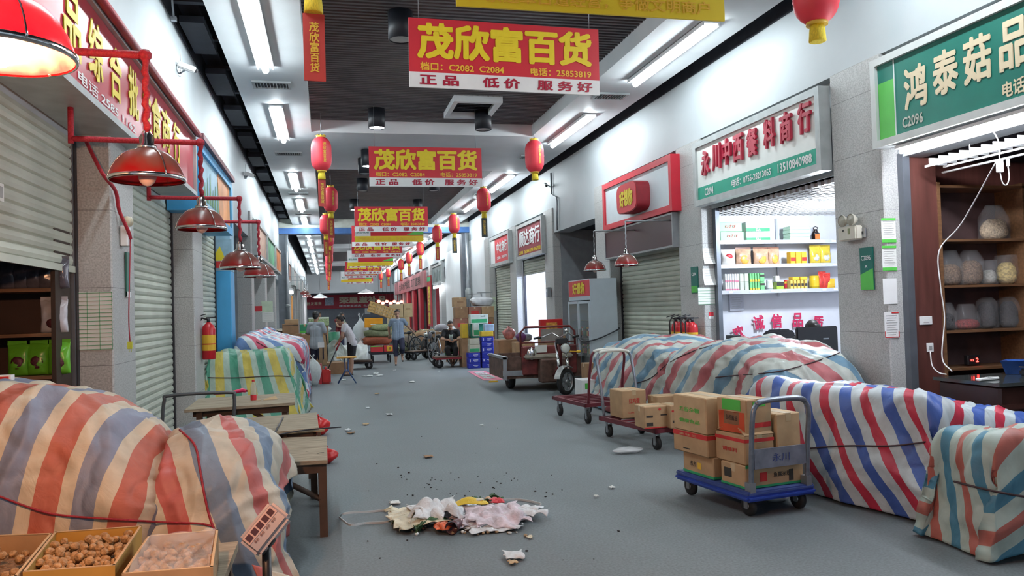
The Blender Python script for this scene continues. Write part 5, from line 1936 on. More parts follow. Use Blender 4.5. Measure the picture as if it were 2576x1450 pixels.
# ================================================================ right side covers
# big bright one on the corner
C = boxcloth([(3.76, 6.55, .85), (4.20, 4.96, .80), (5.30, 5.05, .58), (5.3, 6.6, .62)], [(3.56, 6.75, .02), (4.09, 4.74, .01), (5.35, 4.72, .02), (5.4, 6.8, .05)], bulge=.07, flare=.06)
o, _ = drape('tarpaulin_cover', C, tarp_blue, (170, 170), .055, .62, 25, fu=2.4, fv=1.2, folds=1.2)
tag(o, 'bright red, white and blue striped cover over the big corner stall by the blue trolley', 'tarpaulin')
tag(rope_on('tie_cord', [o], [(2015, 1130), (2130, 1122), (2250, 1122), (2380, 1105)], rope_dk), 'dark cord stretched across the bright corner cover', 'rope')
# pale one behind
ST = [(12.7, .55), (12.4, .90), (11.9, 1.02), (11.2, 1.10), (10.4, 1.08), (9.7, .99), (9.3, 1.02), (8.7, 1.13), (8.0, 1.13), (7.4, 1.04), (7.1, .90), (6.95, .55)]
C = []
for k, (y, z) in enumerate(ST):
    e = .06 * math.sin(k * 1.7)
    C.append([(4.14 + e, y, .01), (4.20 + e, y, .30), (4.26 + e, y, z * .72), (4.38, y, z * .93), (4.62, y, z), (4.95, y, z * 1.0), (5.20, y, z * .92), (5.30, y, z * .4), (5.31, y, .05)])
o, _ = drape('tarpaulin_cover', C, tarp_pale, (220, 130), .065, -.75, 33, fu=2.2, fv=1.4, folds=1.2)
tag(o, 'faded red and blue striped cover over the long stall before the bright shop', 'tarpaulin')
tag(rope_on('tie_cord', [o], [(1600, 965), (1640, 950), (1680, 915), (1740, 885), (1790, 870)], rope_dk), 'dark cord arching over the far end of the faded long cover', 'rope')
tag(rope_on('tie_cord', [o], [(1800, 950), (1850, 945), (1960, 935), (2050, 910), (2120, 885)], rope_dk), 'dark cord rising along the near end of the faded long cover', 'rope')
# pale teal one at the lower right corner
C = boxcloth([(3.97, 4.54, .66), (4.00, 4.12, .645), (5.2, 4.10, .66), (5.2, 4.54, .66)], [(3.82, 4.60, .02), (3.80, 4.03, .01), (5.2, 3.92, .22), (5.2, 4.60, .05)], bulge=.05, flare=.05)
o, _ = drape('tarpaulin_cover', C, tarp_aqua, (150, 140), .045, .35, 41, fu=2.6, fv=1.3, folds=1.3)
tag(o, 'faded teal and red striped cover at the lower right, nearest to the camera', 'tarpaulin')
tag(rope_on('tie_cord', [o], [(2400, 1212), (2480, 1232), (2576, 1250), (2640, 1255)], rope_dk, .007), 'dark cord round the faded teal cover at the lower right', 'rope')


# ================================================================ cartons, trolleys and the three wheeler
def box_carton(label, c, size, rz=0, m=None, group=None, prints=(), texts=(), flaps=False, tp=True, name='carton', cat='carton'):
    """carton with base centre c; prints = (face, u, v, w, h, material), texts = (face, string, u, v, w, h, material)
    faces: f front(-y) r right(+x) l left(-x) t top; u, v are fractions of the face"""
    m = m or carton
    t = thing(name, label, cat, c, rz, group)
    w, d, h = size
    MB().box((0, 0, h / 2), size).build('body', m, t, bev=min(.008, h * .06))
    if tp:
        b = MB(); b.box((0, 0, h + .0008), (min(w, .07) if w < d else w - .01, d - .01 if w < d else min(d, .06), .0012)); b.box((0, -d / 2 - .0008, h - .03), (.05, .0012, .06)) if w < d else b.box((-w / 2 - .0008, 0, h - .03), (.0012, .05, .06))
        b.build('tape', tape, t)
    if flaps:
        for s in (-1, 1):
            b = MB(); b.prism([(-w / 2, s * d / 2, h), (w / 2, s * d / 2, h), (w / 2 - .02, s * d * .22, h + .045), (-w / 2 + .02, s * d * .22, h + .045)], (0, 0, .004)); b.build('flap', m, t)
    fr = {'f': (V((-w / 2, -d / 2, 0)), V((1, 0, 0)), w), 'r': (V((w / 2, -d / 2, 0)), V((0, 1, 0)), d), 'l': (V((-w / 2, d / 2, 0)), V((0, -1, 0)), d)}
    for f, u, v, pw, ph, mm in prints:
        if f == 't':
            MB().box(((u - .5) * w, (v - .5) * d, h + .0015), (pw * w, ph * d, .002)).build('print', mm, t)
            continue
        o, r, L_ = fr[f]
        n = r.cross(V((0, 0, 1)))
        c0 = o + r * (u * L_) + V((0, 0, v * h)) + n * .001
        b = MB(); hw, hh = pw * L_ / 2, ph * h / 2
        b.prism([c0 - r * hw - V((0, 0, hh)), c0 + r * hw - V((0, 0, hh)), c0 + r * hw + V((0, 0, hh)), c0 - r * hw + V((0, 0, hh))], n * .001)
        b.build('print', mm, t)
    for f, s_, u, v, tw, th, mm in texts:
        o, r, L_ = fr[f]
        n = r.cross(V((0, 0, 1)))
        letters(s_, mm, t, o + r * (u * L_) + V((0, 0, v * h)), r, UP, tw * L_, th * h, .012, off=.003)
    return t


def platform_cart(label, c, rz, L_, W_, zd, deck_m, rim_m, handle, hw, slats=False, rw=.075, wheel='black'):
    """flat trolley, local x = length, handle at +x end"""
    t = thing('platform_trolley', label, 'trolley', c, rz)
    if slats:
        b = MB()
        b.bx((-L_ / 2, -W_ / 2, zd - .05), (L_ / 2, -W_ / 2 + .035, zd)); b.bx((-L_ / 2, W_ / 2 - .035, zd - .05), (L_ / 2, W_ / 2, zd))
        b.bx((-L_ / 2, -W_ / 2, zd - .05), (-L_ / 2 + .035, W_ / 2, zd)); b.bx((L_ / 2 - .035, -W_ / 2, zd - .05), (L_ / 2, W_ / 2, zd))
        b.build('frame', rim_m, t)
        b = MB()
        for k in range(7):
            x = -L_ / 2 + .08 + k * (L_ - .16) / 6
            b.bx((x - .018, -W_ / 2 + .03, zd - .02), (x + .018, W_ / 2 - .03, zd - .004))
        b.build('slat', rim_m, t)
    else:
        MB().box((0, 0, zd - .02), (L_, W_, .035)).build('deck', deck_m, t, bev=.01, seg=2)
        MB().box((0, 0, zd - .052), (L_ + .02, W_ + .02, .05)).build('rim', rim_m, t, bev=.018, seg=2)
    for a in (-1, 1):
        for s in (-1, 1):
            x, y = a * (L_ / 2 - .10), s * (W_ / 2 - .08)
            w = MB(); w.lathe([(.001, -.022), (rw * .7, -.022), (rw, -.015), (rw, .015), (rw * .7, .022), (.001, .022)], n=20, X=Matrix.Translation((x, y, rw)) @ Matrix.Rotation(PI / 2, 4, 'X'))
            wo = w.build('wheel', black, t)
            MB().lathe([(.001, -.024), (rw * .35, -.024), (rw * .35, .024), (.001, .024)], n=14, X=Matrix.Translation((x, y, rw)) @ Matrix.Rotation(PI / 2, 4, 'X')).build('hub', steel, wo)
            f = MB(); f.bx((x - .022, y - .032, rw - .02), (x + .022, y - .026, zd - .05)); f.bx((x - .022, y + .026, rw - .02), (x + .022, y + .032, zd - .05)); f.bx((x - .03, y - .034, zd - .078 if zd > .2 else zd - .075), (x + .03, y + .034, zd - .07 if zd > .2 else zd - .068))
            f.build('fork', steel, t)
    x = L_ / 2 - .03
    h, lean, r, split = handle
    q = hw / 2
    P = [(x, -q, zd - .03), (x + lean * .4, -q, zd + h * .45), (x + lean * .9, -q, zd + h - .13), (x + lean * .97, -q + .025, zd + h - .04), (x + lean, -q + .11, zd + h)]
    P = P + [(a, -b, c_) for a, b, c_ in P[::-1]]
    pts = [V(v) for v in _cr(P, 48)]
    if split:
        n = len(pts)
        k0, k1 = int(n * .36), int(n * .64)
        hd = MB().tube(pts, r, 10)
        hd.build('handle', split[0], t)
        MB().tube(pts[k0:k1 + 1], r * 1.12, 10).build('grip', split[1], t)
    else:
        MB().tube(pts, r, 10).build('handle', deck_m if slats else steel, t)
    return t, (x, lean, h, q)


# blue trolley
BC, BR = V((3.2, 5.84, 0)), -1.42
blue_steel = mat('blue enamel', (.025, .06, .36), .35, n=.15)
galv = mat('worn galvanised tube', (.22, .25, .30), .35, .6, n=.2, s=20)
t, hd = platform_cart('blue platform trolley loaded with brown cartons, grey tube handle towards the camera', BC, BR, .95, .62, .20, mat('worn blue mat', (.04, .07, .25), .6, n=.2), blue_steel, (.66, .05, .019, (galv, galv)), .52)
x, lean, h, q = hd
MB().bx((x - .006 + lean * .35, -q + .02, .20 + h * .24), (x + .008 + lean * .35, q - .02, .20 + h * .46)).build('name_plate', mat('scratched grey plate', (.24, .26, .32), .45, .4, n=.25, s=9), t)
letters('永川', mat('blue scrawl', (.03, .05, .2), .6), t, (x + .009 + lean * .35, 0, .20 + h * .35), (0, 1, 0), UP, .16, .06, 0)
b = MB(); b.bx((x - .04, -q - .025, .18), (x + .025, -q + .025, .26)); b.bx((x - .04, q - .025, .18), (x + .025, q + .025, .26)); b.build('bracket', steel, t)


def onBC(u, v, z):                                        # a place on the blue trolley: u along, v across
    M_ = Matrix.Translation(BC) @ Matrix.Rotation(BR, 4, 'Z')
    return M_ @ V((u, v, z))


print_blk = blk_print
zd = .201
q90 = BR + PI / 2                                          # cartons' fronts look down the length, to the camera
g3 = grn_light
CT = [
    ('long green banded carton at the trolley handle end, bottom layer', (.25, .0, zd), (.54, .30, .17), 'handle', [('f', .5, .96, 1, .14, green_print), ('f', .5, .05, 1, .1, green_print), ('l', .5, .05, 1, .1, green_print), ('l', .3, .55, .3, .4, blk_print), ('f', .78, .4, .08, .5, blk_print), ('f', .3, .45, .12, .4, red_print)], [('f', '鱼露米粉', .62, .50, .30, .22, blk_print)], carton),
    ('short green footed carton at the far left corner, bottom layer', (-.19, -.145, zd), (.27, .42, .17), 0, [('f', .5, .06, 1, .12, green_print), ('l', .5, .06, 1, .12, green_print), ('l', .55, .45, .12, .3, orange_b)], [('l', '东方', .35, .5, .2, .25, blk_print)], carton),
    ('plain carton hidden behind, bottom layer of the trolley', (-.19, .15, zd), (.28, .42, .17), 0, [], [], carton2),
    ('carton with a wavy red top band on the far left of the second layer', (-.235, -.185, zd + .172), (.27, .48, .175), 0, [('l', .5, .88, 1, .22, red_print), ('f', .5, .88, 1, .2, red_print), ('l', .4, .2, .2, .05, blk_print)], [('l', '美 味 王', .45, .86, .5, .1, carton3)], carton),
    ('open topped carton with a red band in the middle of the second layer', (.21, -.125, zd + .172), (.27, .36, .22), 0, [('f', .5, .82, 1, .12, red_print), ('l', .5, .82, 1, .12, red_print)], [('l', '调味料', .5, .45, .5, .15, red_print)], carton),
    ('tall taped carton with a red stripe on the right of the second layer', (.23, .16, zd + .172), (.23, .30, .36), 0, [('f', .5, .25, 1, .1, red_print), ('l', .5, .25, 1, .1, red_print)], [], carton3),
    ('plain carton behind the taped one in the second layer', (-.22, .12, zd + .172), (.30, .42, .22), 0, [], [], carton),
    ('big plain carton with faint green writing on top at the far left', (-.23, -.18, zd + .35), (.28, .46, .29), 0, [], [('l', '五谷杂粮', .5, .62, .62, .13, MATS['fresh green']), ('l', '健康食品', .5, .30, .62, .11, MATS['fresh green'])], carton3),
    ('carton printed with a green and red shield on top of the stack', (.20, -.11, zd + .395), (.25, .33, .26), .08, [('l', .5, .82, .62, .32, MATS['fresh green']), ('l', .5, .32, .86, .6, mat('shield red', (.55, .07, .02), .6)), ('l', .5, .44, .5, .4, carton3), ('f', .5, .86, .5, .16, MATS['fresh green']), ('f', .6, .25, .7, .14, red_print)], [('l', '金杨酱油', .5, .44, .4, .16, blk_print)], carton),
]
for lab, (u, v, z), (w_, d_, h_), rr, pr_, tx_, mm in CT:
    rot = q90 if rr == 'handle' else q90 + (rr or 0)
    if rr == 'handle':
        w_, d_ = w_, d_
    prr = pr_
    box_carton(lab, onBC(u, v, z + .001), (w_, d_, h_), rot, mm, 'cartons on the blue trolley', prr, tx_, flaps='open topped' in lab)

# two maroon slatted trolleys
maroon = mat('maroon enamel', (.13, .018, .028), .45, n=.2)
wtape = mat('white wrapped grip', (.60, .60, .54), .6, n=.15)
M2C, M2R = V((3.62, 8.75, 0)), PI * .5 + .17
t, _ = platform_cart('maroon slatted trolley carrying three cartons, white wrapped handle', M2C, M2R, 1.25, .62, .245, maroon, maroon, (.78, .16, .018, (galv, wtape)), .50, slats=True)
M1C, M1R = V((3.60, 11.0, 0)), PI * .5 + .12
t, _ = platform_cart('empty maroon slatted trolley in front of the jujube carton, white wrapped handle', (3.58, 10.85, 0), M1R - PI, 1.15, .62, .285, maroon, maroon, (.72, .14, .018, (maroon, wtape)), .50, slats=True, rw=.085)
for lab, px, py, sz, rz, pr_, tx_ in (
        ('carton with faint red characters, tallest on the maroon trolley', 1592, 1052, (.32, .34, .33), .10, [], [('f', '红鸡蛋', .5, .62, .45, .2, red_print), ('f', '山东特产', .5, .2, .5, .06, red_print)]),
        ('low carton with dark labels at the front of the maroon trolley', 1652, 1078, (.30, .28, .24), .02, [('f', .2, .55, .26, .1, blk_print), ('f', .78, .6, .3, .06, blk_print), ('f', .2, .2, .26, .16, blk_print), ('f', .5, .04, 1, .05, red_print)], [('f', '◆', .6, .86, .12, .14, red_print)]),
        ('small carton squeezed at the right end of the maroon trolley', 1703, 1078, (.16, .26, .25), .0, [('f', .3, .3, .3, .1, blk_print), ('f', .3, .75, .4, .08, red_print)], []),
        ('taped carton standing behind on the maroon trolley', 1680, 1052, (.30, .25, .26), .05, [], [])):
    p = onZ(px, py, .246)
    box_carton(lab, (p.x, p.y + sz[1] / 2 - .02, .247), sz, rz, carton, 'cartons on the maroon trolley', pr_, tx_)
# jujube carton on the floor
p = onZ(1497, 1010)
box_carton('white carton with a green leaf and a red logo patch behind the empty trolley', (4.30, 12.55, 0), (.62, .42, .40), 0, white, None,
           [('f', .66, .56, .62, .66, red), ('f', .12, .75, .1, .24, grn_light), ('f', .12, .2, .12, .24, red)], [('f', '好想你', .66, .50, .46, .40, yellow)], tp=False)
box_carton('plain dark carton standing between the white carton and the faded cover', (4.42, 13.1, 0), (.30, .30, .62), 0, carton2, None)
bag('white_sack', 'white plastic sack on the floor between the two loaded trolleys', 'sack', (3.42, 6.95, 0), (.26, .24, .26), mat('white poly sack', (.62, .64, .66), .4, n=.1), 12)
bag('plastic_bag', 'crumpled clear bag under the wheel of the maroon trolley', 'plastic bag', (3.12, 8.12, 0), (.34, .2, .07), mat('thin clear bag', (.75, .78, .8), .25, n=0, a=.5), 13, knot=False)
bag('plastic_bag', 'white plastic bag under the handle end of the blue trolley', 'plastic bag', (3.44, 5.75, 0), (.22, .14, .07), mat('white poly sack', (.62, .64, .66), .4), 14, knot=False)


# ================================================================ people
def flesh(name, segs, m, parent, vox=.010, sm=4):
    """one continuous surface grown round tapered limbs: segs = [(p0, r0, p1, r1)] or [(centre, (rx, ry, rz))]"""
    mb = MB()
    for s in segs:
        if len(s) == 2:
            mb.ball(s[0], s[1], 16)
            continue
        a, ra, b, rb = s
        a, b = V(a), V(b)
        mb.ball(a, ra, 12)
        mb.ball(b, rb, 12)
        if (b - a).length > 1e-4:
            mb.cyl(a, b, ra, rb, 12)
    o = mb.build(name, m)
    md = o.modifiers.new('r', 'REMESH'); md.mode = 'VOXEL'; md.voxel_size = vox; md.use_smooth_shade = True
    m2 = o.modifiers.new('s', 'SMOOTH'); m2.iterations = sm; m2.factor = .5
    dg = bpy.context.evaluated_depsgraph_get()
    me = bpy.data.meshes.new_from_object(o.evaluated_get(dg))
    me.name = name
    old = o.data
    o.modifiers.clear()
    o.data = me
    bpy.data.meshes.remove(old)
    me.polygons.foreach_set('use_smooth', [True] * len(me.polygons))
    o.parent = parent
    return o


def lerp(a, b, f):
    return V(a) + (V(b) - V(a)) * f


BASE = dict(pel=(0, 0, .88), wai=(0, 0, 1.01), che=(0, .01, 1.21), nek=(0, .015, 1.39), hed=(0, -.012, 1.545),
            shL=(-.175, .01, 1.345), shR=(.175, .01, 1.345), elL=(-.235, .03, 1.08), elR=(.235, .03, 1.08), wrL=(-.25, -.05, .85), wrR=(.25, -.05, .85),
            hiL=(-.085, 0, .86), hiR=(.085, 0, .86), knL=(-.10, -.02, .46), knR=(.10, -.02, .46), anL=(-.10, .02, .075), anR=(.10, .02, .075),
            toL=(-.115, -.13, .028), toR=(.115, -.13, .028))
sandal = mat('dark sandal', (.05, .04, .035), .6, n=.2)


def human(label, pos, rz, J={}, shirt=None, sleeve=.55, shorts=None, short_len=.85, hair_cut='short', look=(0, -1, 0), slim=1.0, skirt=None, vox=.009, grip=((0, 0, -1), (0, 0, -1)), collar=None, fingers=True, hem=.04, scale=1.0):
    j = {k: V(v) for k, v in BASE.items()}
    j.update({k: V(v) for k, v in J.items()})
    t = thing('person', label, 'person', pos, rz)
    t.scale = (scale,) * 3
    lk = V(look).normalized()
    up = (j['hed'] - j['nek']).normalized()
    sd = lk.cross(up).normalized()                        # towards the person's right as seen from behind
    fw = up.cross(sd) * 1.0
    if fw.dot(lk) < 0:
        fw = -fw
    H = j['hed']
    hp = lambda a, b, c: H + sd * a + fw * b + up * c
    S = []
    s = slim
    for e in (-1, 1):
        X = V((e * .055 * s, 0, 0))
        S += [(j['pel'] + X, .105 * s, j['wai'] + X * .8, .092 * s), (j['wai'] + X * .8, .092 * s, j['che'] + X * 1.2, .105 * s)]
    S += [(j['che'], .11, lerp(j['che'], j['nek'], .75), .075), (j['nek'], .052, lerp(j['nek'], H, .6), .05)]
    for e, q in (('L', -1), ('R', 1)):
        S += [(lerp(j['che'], j['nek'], .75), .06, j['sh' + e], .056), (j['sh' + e], .052, j['el' + e], .040), (j['el' + e], .040, j['wr' + e], .026)]
        S += [(j['hi' + e], .088 * s, j['kn' + e], .056), (j['kn' + e], .054, lerp(j['kn' + e], j['an' + e], .35), .056), (lerp(j['kn' + e], j['an' + e], .35), .056, j['an' + e], .034)]
        S += [(j['an' + e], .034, lerp(j['an' + e], j['to' + e], .3) - V((0, 0, .012)), .032), (lerp(j['an' + e], j['to' + e], .3), .030, j['to' + e], .024)]
    S += [(hp(0, -.012, .03), (.076, .092, .088)), (hp(0, .022, -.045), .058, hp(0, .045, -.085), .034), (hp(0, .075, .0), .016, hp(0, .098, -.025), .015),
          (hp(-.03, .07, -.03), .02, hp(.03, .07, -.03), .02), (hp(0, .068, -.062), .019, hp(0, .07, -.066), .018)]
    for e in (-1, 1):
        S += [(hp(e * .076, -.012, .012), .014, hp(e * .078, -.014, -.025), .011)]
    # hands
    for e, g in (('L', grip[0]), ('R', grip[1])):
        w = j['wr' + e]
        d = (w - j['el' + e]).normalized()
        d = (d * .5 + V(g).normalized() * .5).normalized()
        sx = d.cross(V((0, 1, 0)))
        sx = sx.normalized() if sx.length > .1 else V((1, 0, 0))
        nz = sx.cross(d).normalized()
        pal = w + d * .075
        S += [(w, .027, w + d * .03, .03), (w + d * .03 - sx * .018, .020, pal - sx * .022, .017), (w + d * .03 + sx * .018, .020, pal + sx * .022, .017)]
        if fingers:
            for k in range(4):
                b = pal + sx * (-.028 + .0187 * k)
                L_ = (.034, .040, .038, .029)[k]
                m1 = b + d * L_ + nz * .008
                m2 = m1 + d * L_ * .55 + nz * .022
                S += [(b, .0095, m1, .0088), (m1, .0088, m2, .0078)]
            q = -1 if e == 'L' else 1
            b = w + d * .035 + sx * q * .025
            m1 = b + sx * q * .026 + d * .03
            S += [(b, .012, m1, .010), (m1, .010, m1 + d * .028 + nz * .012, .0085)]
    body = flesh('body', S, skin, t, vox, 3)
    # face details
    for e in (-1, 1):
        MB().ball(hp(e * .030, .0765, .012), .0095, 8).build('eye', black_pl, body)
        b = MB(); b.tube([hp(e * .016, .083, .034), hp(e * .032, .083, .040), hp(e * .048, .070, .034)], .005, 6); b.build('eyebrow', hair, body)
    b = MB(); b.tube([hp(-.022, .083, -.060), hp(0, .090, -.058), hp(.022, .083, -.060)], .0045, 6); b.build('mouth', mat('lips', (.30, .11, .09), .5), body)
    # hair
    HS = [(hp(0, -.034, .052), (.083, .090, .082)), (hp(0, -.05, .0), (.074, .062, .085)), (hp(-.055, -.02, .03), .034, hp(-.06, -.03, .0), .026), (hp(.055, -.02, .03), .034, hp(.06, -.03, .0), .026), (hp(-.03, .035, .105), .022, hp(.03, .035, .105), .022)]
    if hair_cut == 'tied':
        HS += [(hp(0, -.11, .01), .042, hp(0, -.13, -.03), .03), (hp(0, -.08, .02), .05, hp(0, -.11, .01), .04)]
    if hair_cut == 'bob':
        HS += [(hp(-.06, -.03, .0), .036, hp(-.062, -.04, -.07), .03), (hp(.06, -.03, .0), .036, hp(.062, -.04, -.07), .03), (hp(0, -.07, -.02), .05, hp(0, -.075, -.075), .042)]
    flesh('hair', HS, hair, body, .008, 2)
    if shirt:
        SS = []
        for e in (-1, 1):
            X = V((e * .058 * s, 0, 0))
            bot = lerp(j['pel'], j['wai'], -.35 + hem * 4)
            SS += [(bot + X * 1.2, .130 * s, j['wai'] + X, .116 * s), (j['wai'] + X, .110 * s, j['che'] + X * 1.15, .112 * s)]
        SS += [(lerp(j['pel'], j['wai'], -.35 + hem * 4), .124 * s, j['wai'], .112 * s), (j['wai'], .112 * s, j['che'], .118)]
        SS += [(j['che'], .118, lerp(j['che'], j['nek'], .72), .082), (lerp(j['che'], j['nek'], .72), .07, lerp(j['che'], j['nek'], .93), .060)]
        for e in ('L', 'R'):
            SS += [(lerp(j['che'], j['nek'], .68), .068, j['sh' + e], .062), (j['sh' + e], .062, lerp(j['sh' + e], j['el' + e], sleeve), .062)]
        so = flesh('shirt', SS, shirt, t, vox, 3)
        if collar:
            c0 = lerp(j['che'], j['nek'], .95)
            cb = MB(); pts = []
            for k in range(15):
                a = PI * .5 + .25 + (2 * PI - .5) * k / 14 + PI
                pts.append(c0 + sd * .062 * math.cos(a) + fw * .066 * math.sin(a) + V((0, 0, .010)))
            cb.tube(pts, .013, 6); cb.build('collar', collar, so)
    if shorts:
        SS = [(j['pel'] + V((-.05 * s, 0, 0)), .116 * s, j['pel'] + V((.05 * s, 0, 0)), .116 * s), (j['pel'] + V((-.05 * s, 0, .06)), .108 * s, j['pel'] + V((.05 * s, 0, .06)), .108 * s)]
        for e in ('L', 'R'):
            if short_len <= 1:
                k = lerp(j['hi' + e], j['kn' + e], short_len)
                SS += [(j['hi' + e], .102 * s, k, .082)]
            else:
                SS += [(j['hi' + e], .102 * s, j['kn' + e], .076), (j['kn' + e], .076, lerp(j['kn' + e], j['an' + e], short_len - 1), .070)]
        flesh('trousers' if short_len > 1.2 else 'shorts', SS, shorts, t, vox, 3)
    if skirt:
        kn = (j['knL'] + j['knR']) / 2
        SS = [(j['pel'] + V((-.06, 0, .05)), .10, j['pel'] + V((.06, 0, .05)), .10), (j['pel'] + V((-.06, 0, 0)), .12, kn + V((-.055, 0, .05)), .095), (j['pel'] + V((.06, 0, 0)), .12, kn + V((.055, 0, .05)), .095), (j['pel'], .11, kn + V((0, 0, .05)), .09)]
        flesh('skirt', SS, skirt, t, vox, 3)
    for e in ('L', 'R'):
        a, b = lerp(j['an' + e], j['to' + e], -.25), j['to' + e]
        d = (b - a); d.normalize()
        SS = [(V((a.x, a.y, a.z)) - V((0, 0, .0)) + V((0, 0, min(.0, b.z - a.z) * 1.0)) if False else lerp(a, b, .12) + V((0, 0, -(lerp(a, b, .12).z - b.z))) - V((0, 0, .014)), .024, b - V((0, 0, .008)), .030)]
        if abs(j['an' + e].z - j['to' + e].z) > .12:       # heel off the ground: the sole follows the foot
            SS = [(j['an' + e] - V((0, 0, .035)) - d * .03, .024, b + d * .01, .027)]
        SS += [(lerp(j['an' + e], b, .55) + V((-.02, 0, .022)), .014, lerp(j['an' + e], b, .55) + V((.02, 0, .022)), .014)]
        flesh('sandal', SS, sandal, t, .008, 1)
    return t


polo = mat('blue grey polo cloth', (.20, .26, .33), .8, n=.12, s=40)
navy = mat('navy cloth', (.018, .02, .045), .8, n=.2)
white_cloth = mat('white cloth', (.58, .56, .57), .8, n=.06)
pale_polo = mat('pale blue polo cloth', (.42, .48, .53), .8, n=.08)
black_cloth = mat('black cloth', (.010, .010, .012), .85, n=.2)
red_cloth = mat('wine red cloth', (.16, .012, .02), .8, n=.15)
jean = mat('dark jean cloth', (.03, .04, .09), .8, n=.2)

# man walking towards the camera, pulling a loaded trolley behind him with both arms back
p = onZ(1003, 919)
human('man in a blue grey polo and dark cropped trousers walking with a trolley behind', (p.x, p.y, 0), 0,
      dict(elL=(-.26, .10, 1.12), wrL=(-.24, .16, .90), elR=(.30, .10, 1.16), wrR=(.46, .24, 1.0), shR=(.18, .02, 1.34),
           knL=(-.075, -.06, .47), anL=(-.085, -.04, .075), toL=(-.10, -.20, .028), knR=(.11, -.16, .50), anR=(.125, .16, .26), toR=(.13, .07, .12), hed=(-.01, -.03, 1.535)),
      shirt=polo, sleeve=.62, shorts=navy, short_len=1.40, collar=white_cloth, look=(-.05, -1, -.15), grip=((0, .5, -1), (.6, .6, -.4)), hem=-.02)

# man standing at the left goods, back three quarters to the camera
human('man in a pale polo and navy shorts standing back to the camera by cartons', (-.30, 20.9, 0), PI - .5,
      dict(elL=(-.24, -.05, 1.10), wrL=(-.10, -.26, 1.10), elR=(.25, -.02, 1.10), wrR=(.13, -.26, 1.08)),
      shirt=pale_polo, sleeve=.75, shorts=navy, short_len=.95, hair_cut='short', grip=((.5, -1, 0), (-.5, -1, 0)), hem=-.05)

# woman bending a little, pushing a handle
human('woman in a white top and black skirt leaning on a long handled pusher', (.53, 20.9, 0), -1.75,
      dict(pel=(0, .06, .86), wai=(0, .03, .99), che=(0, -.07, 1.17), nek=(0, -.15, 1.31), hed=(0, -.235, 1.425), shL=(-.16, -.11, 1.28), shR=(.16, -.11, 1.28),
           elL=(-.20, -.16, 1.02), elR=(.20, -.16, 1.02), wrL=(-.10, -.30, .86), wrR=(.10, -.30, .84), hiL=(-.08, .05, .84), hiR=(.08, .05, .84), knL=(-.08, .02, .45), knR=(.085, .05, .45)),
      shirt=white_cloth, sleeve=.45, skirt=black_cloth, hair_cut='tied', look=(0, -1, -.5), slim=.92, grip=((.2, -1, -.6), (-.2, -1, -.6)), hem=.02)

# man in black sitting on a trolley, looking at his phone
human('man in a black t-shirt sitting on a red trolley looking at his phone', (3.42, 22.65, 0), -.12,
      dict(pel=(0, .10, .50), wai=(0, .08, .62), che=(0, .0, .85), nek=(0, -.04, 1.04), hed=(-.01, -.11, 1.165), shL=(-.19, -.01, 1.0), shR=(.19, -.01, 1.0),
           elL=(-.25, -.14, .78), elR=(.25, -.14, .78), wrL=(-.09, -.33, .76), wrR=(.09, -.33, .74), hiL=(-.09, .06, .50), hiR=(.09, .06, .50),
           knL=(-.13, -.36, .50), knR=(.12, -.36, .50), anL=(-.01, -.40, .10), anR=(.05, -.34, .12), toL=(.02, -.54, .05), toR=(.0, -.48, .09)),
      shirt=black_cloth, sleeve=.6, shorts=black_cloth, short_len=1.6, hair_cut='short', look=(0, -1, -.75), grip=((.8, -.6, .1), (-.8, -.6, .1)), hem=.0)
per = [o for o in bpy.data.objects if o.name.startswith('person')][-1]
b = MB(); b.prism([(-.05, -.155, .80), (.05, -.155, .80), (.06, -.16, .92), (.0, -.155, .89), (-.06, -.16, .92)], (0, .02, 0)); b.build('shirt_print', mat('pale print', (.45, .55, .52), .7, n=.3), per)
t = thing('phone', 'dark phone held in the hands of the sitting man', 'phone', (3.42 - .045, 22.65 - .40, .80), 0, rot=(-.7, 0, 0))
MB().box((0, 0, 0), (.075, .01, .15)).build('body', black_pl, t, bev=.004); MB().box((0, .006, 0), (.066, .002, .13)).build('screen', glow('phone screen', (.6, .7, .8), .6), t)

# far person in red lifting goods
human('far person in a wine red top and jeans with a pale towel on the shoulder', (.42, 30.5, 0), .75,
      dict(che=(0, -.04, 1.20), nek=(0, -.07, 1.37), hed=(0, -.13, 1.50), elL=(-.25, -.16, 1.12), wrL=(-.12, -.34, 1.10), elR=(.24, -.16, 1.12), wrR=(.10, -.34, 1.06)),
      shirt=red_cloth, sleeve=.2, shorts=jean, short_len=1.8, look=(0, -1, -.4), vox=.012, fingers=True)
per = [o for o in bpy.data.objects if o.name.startswith('person')][-1]
flesh('towel', [((.10, -.06, 1.40), .055, (.16, .03, 1.42), .05), ((.10, -.08, 1.36), .05, (.13, -.15, 1.20), .05)], mat('pale green towel', (.42, .52, .38), .9, n=.1), per, .012, 2)
# someone behind the monitor in the bright shop: the head shows over it
human('person with dark hair sitting behind the monitor in the bright shop', (6.45, 9.88, .06), .25,
      dict(pel=(0, .10, .50), wai=(0, .08, .62), che=(0, .0, .85), nek=(0, -.05, 1.02), hed=(0, -.14, 1.12), shL=(-.19, -.01, .98), shR=(.19, -.01, .98),
           elL=(-.24, -.10, .74), elR=(.24, -.10, .74), wrL=(-.10, -.20, .80), wrR=(.10, -.20, .80), hiL=(-.09, .06, .50), hiR=(.09, .06, .50),
           knL=(-.11, -.30, .50), knR=(.11, -.30, .50), anL=(-.11, -.32, .10), anR=(.11, -.32, .10), toL=(-.11, -.44, .05), toR=(.11, -.44, .05)),
      shirt=black_cloth, shorts=navy, short_len=1.7, look=(0, -1, -.8), vox=.014, fingers=True)
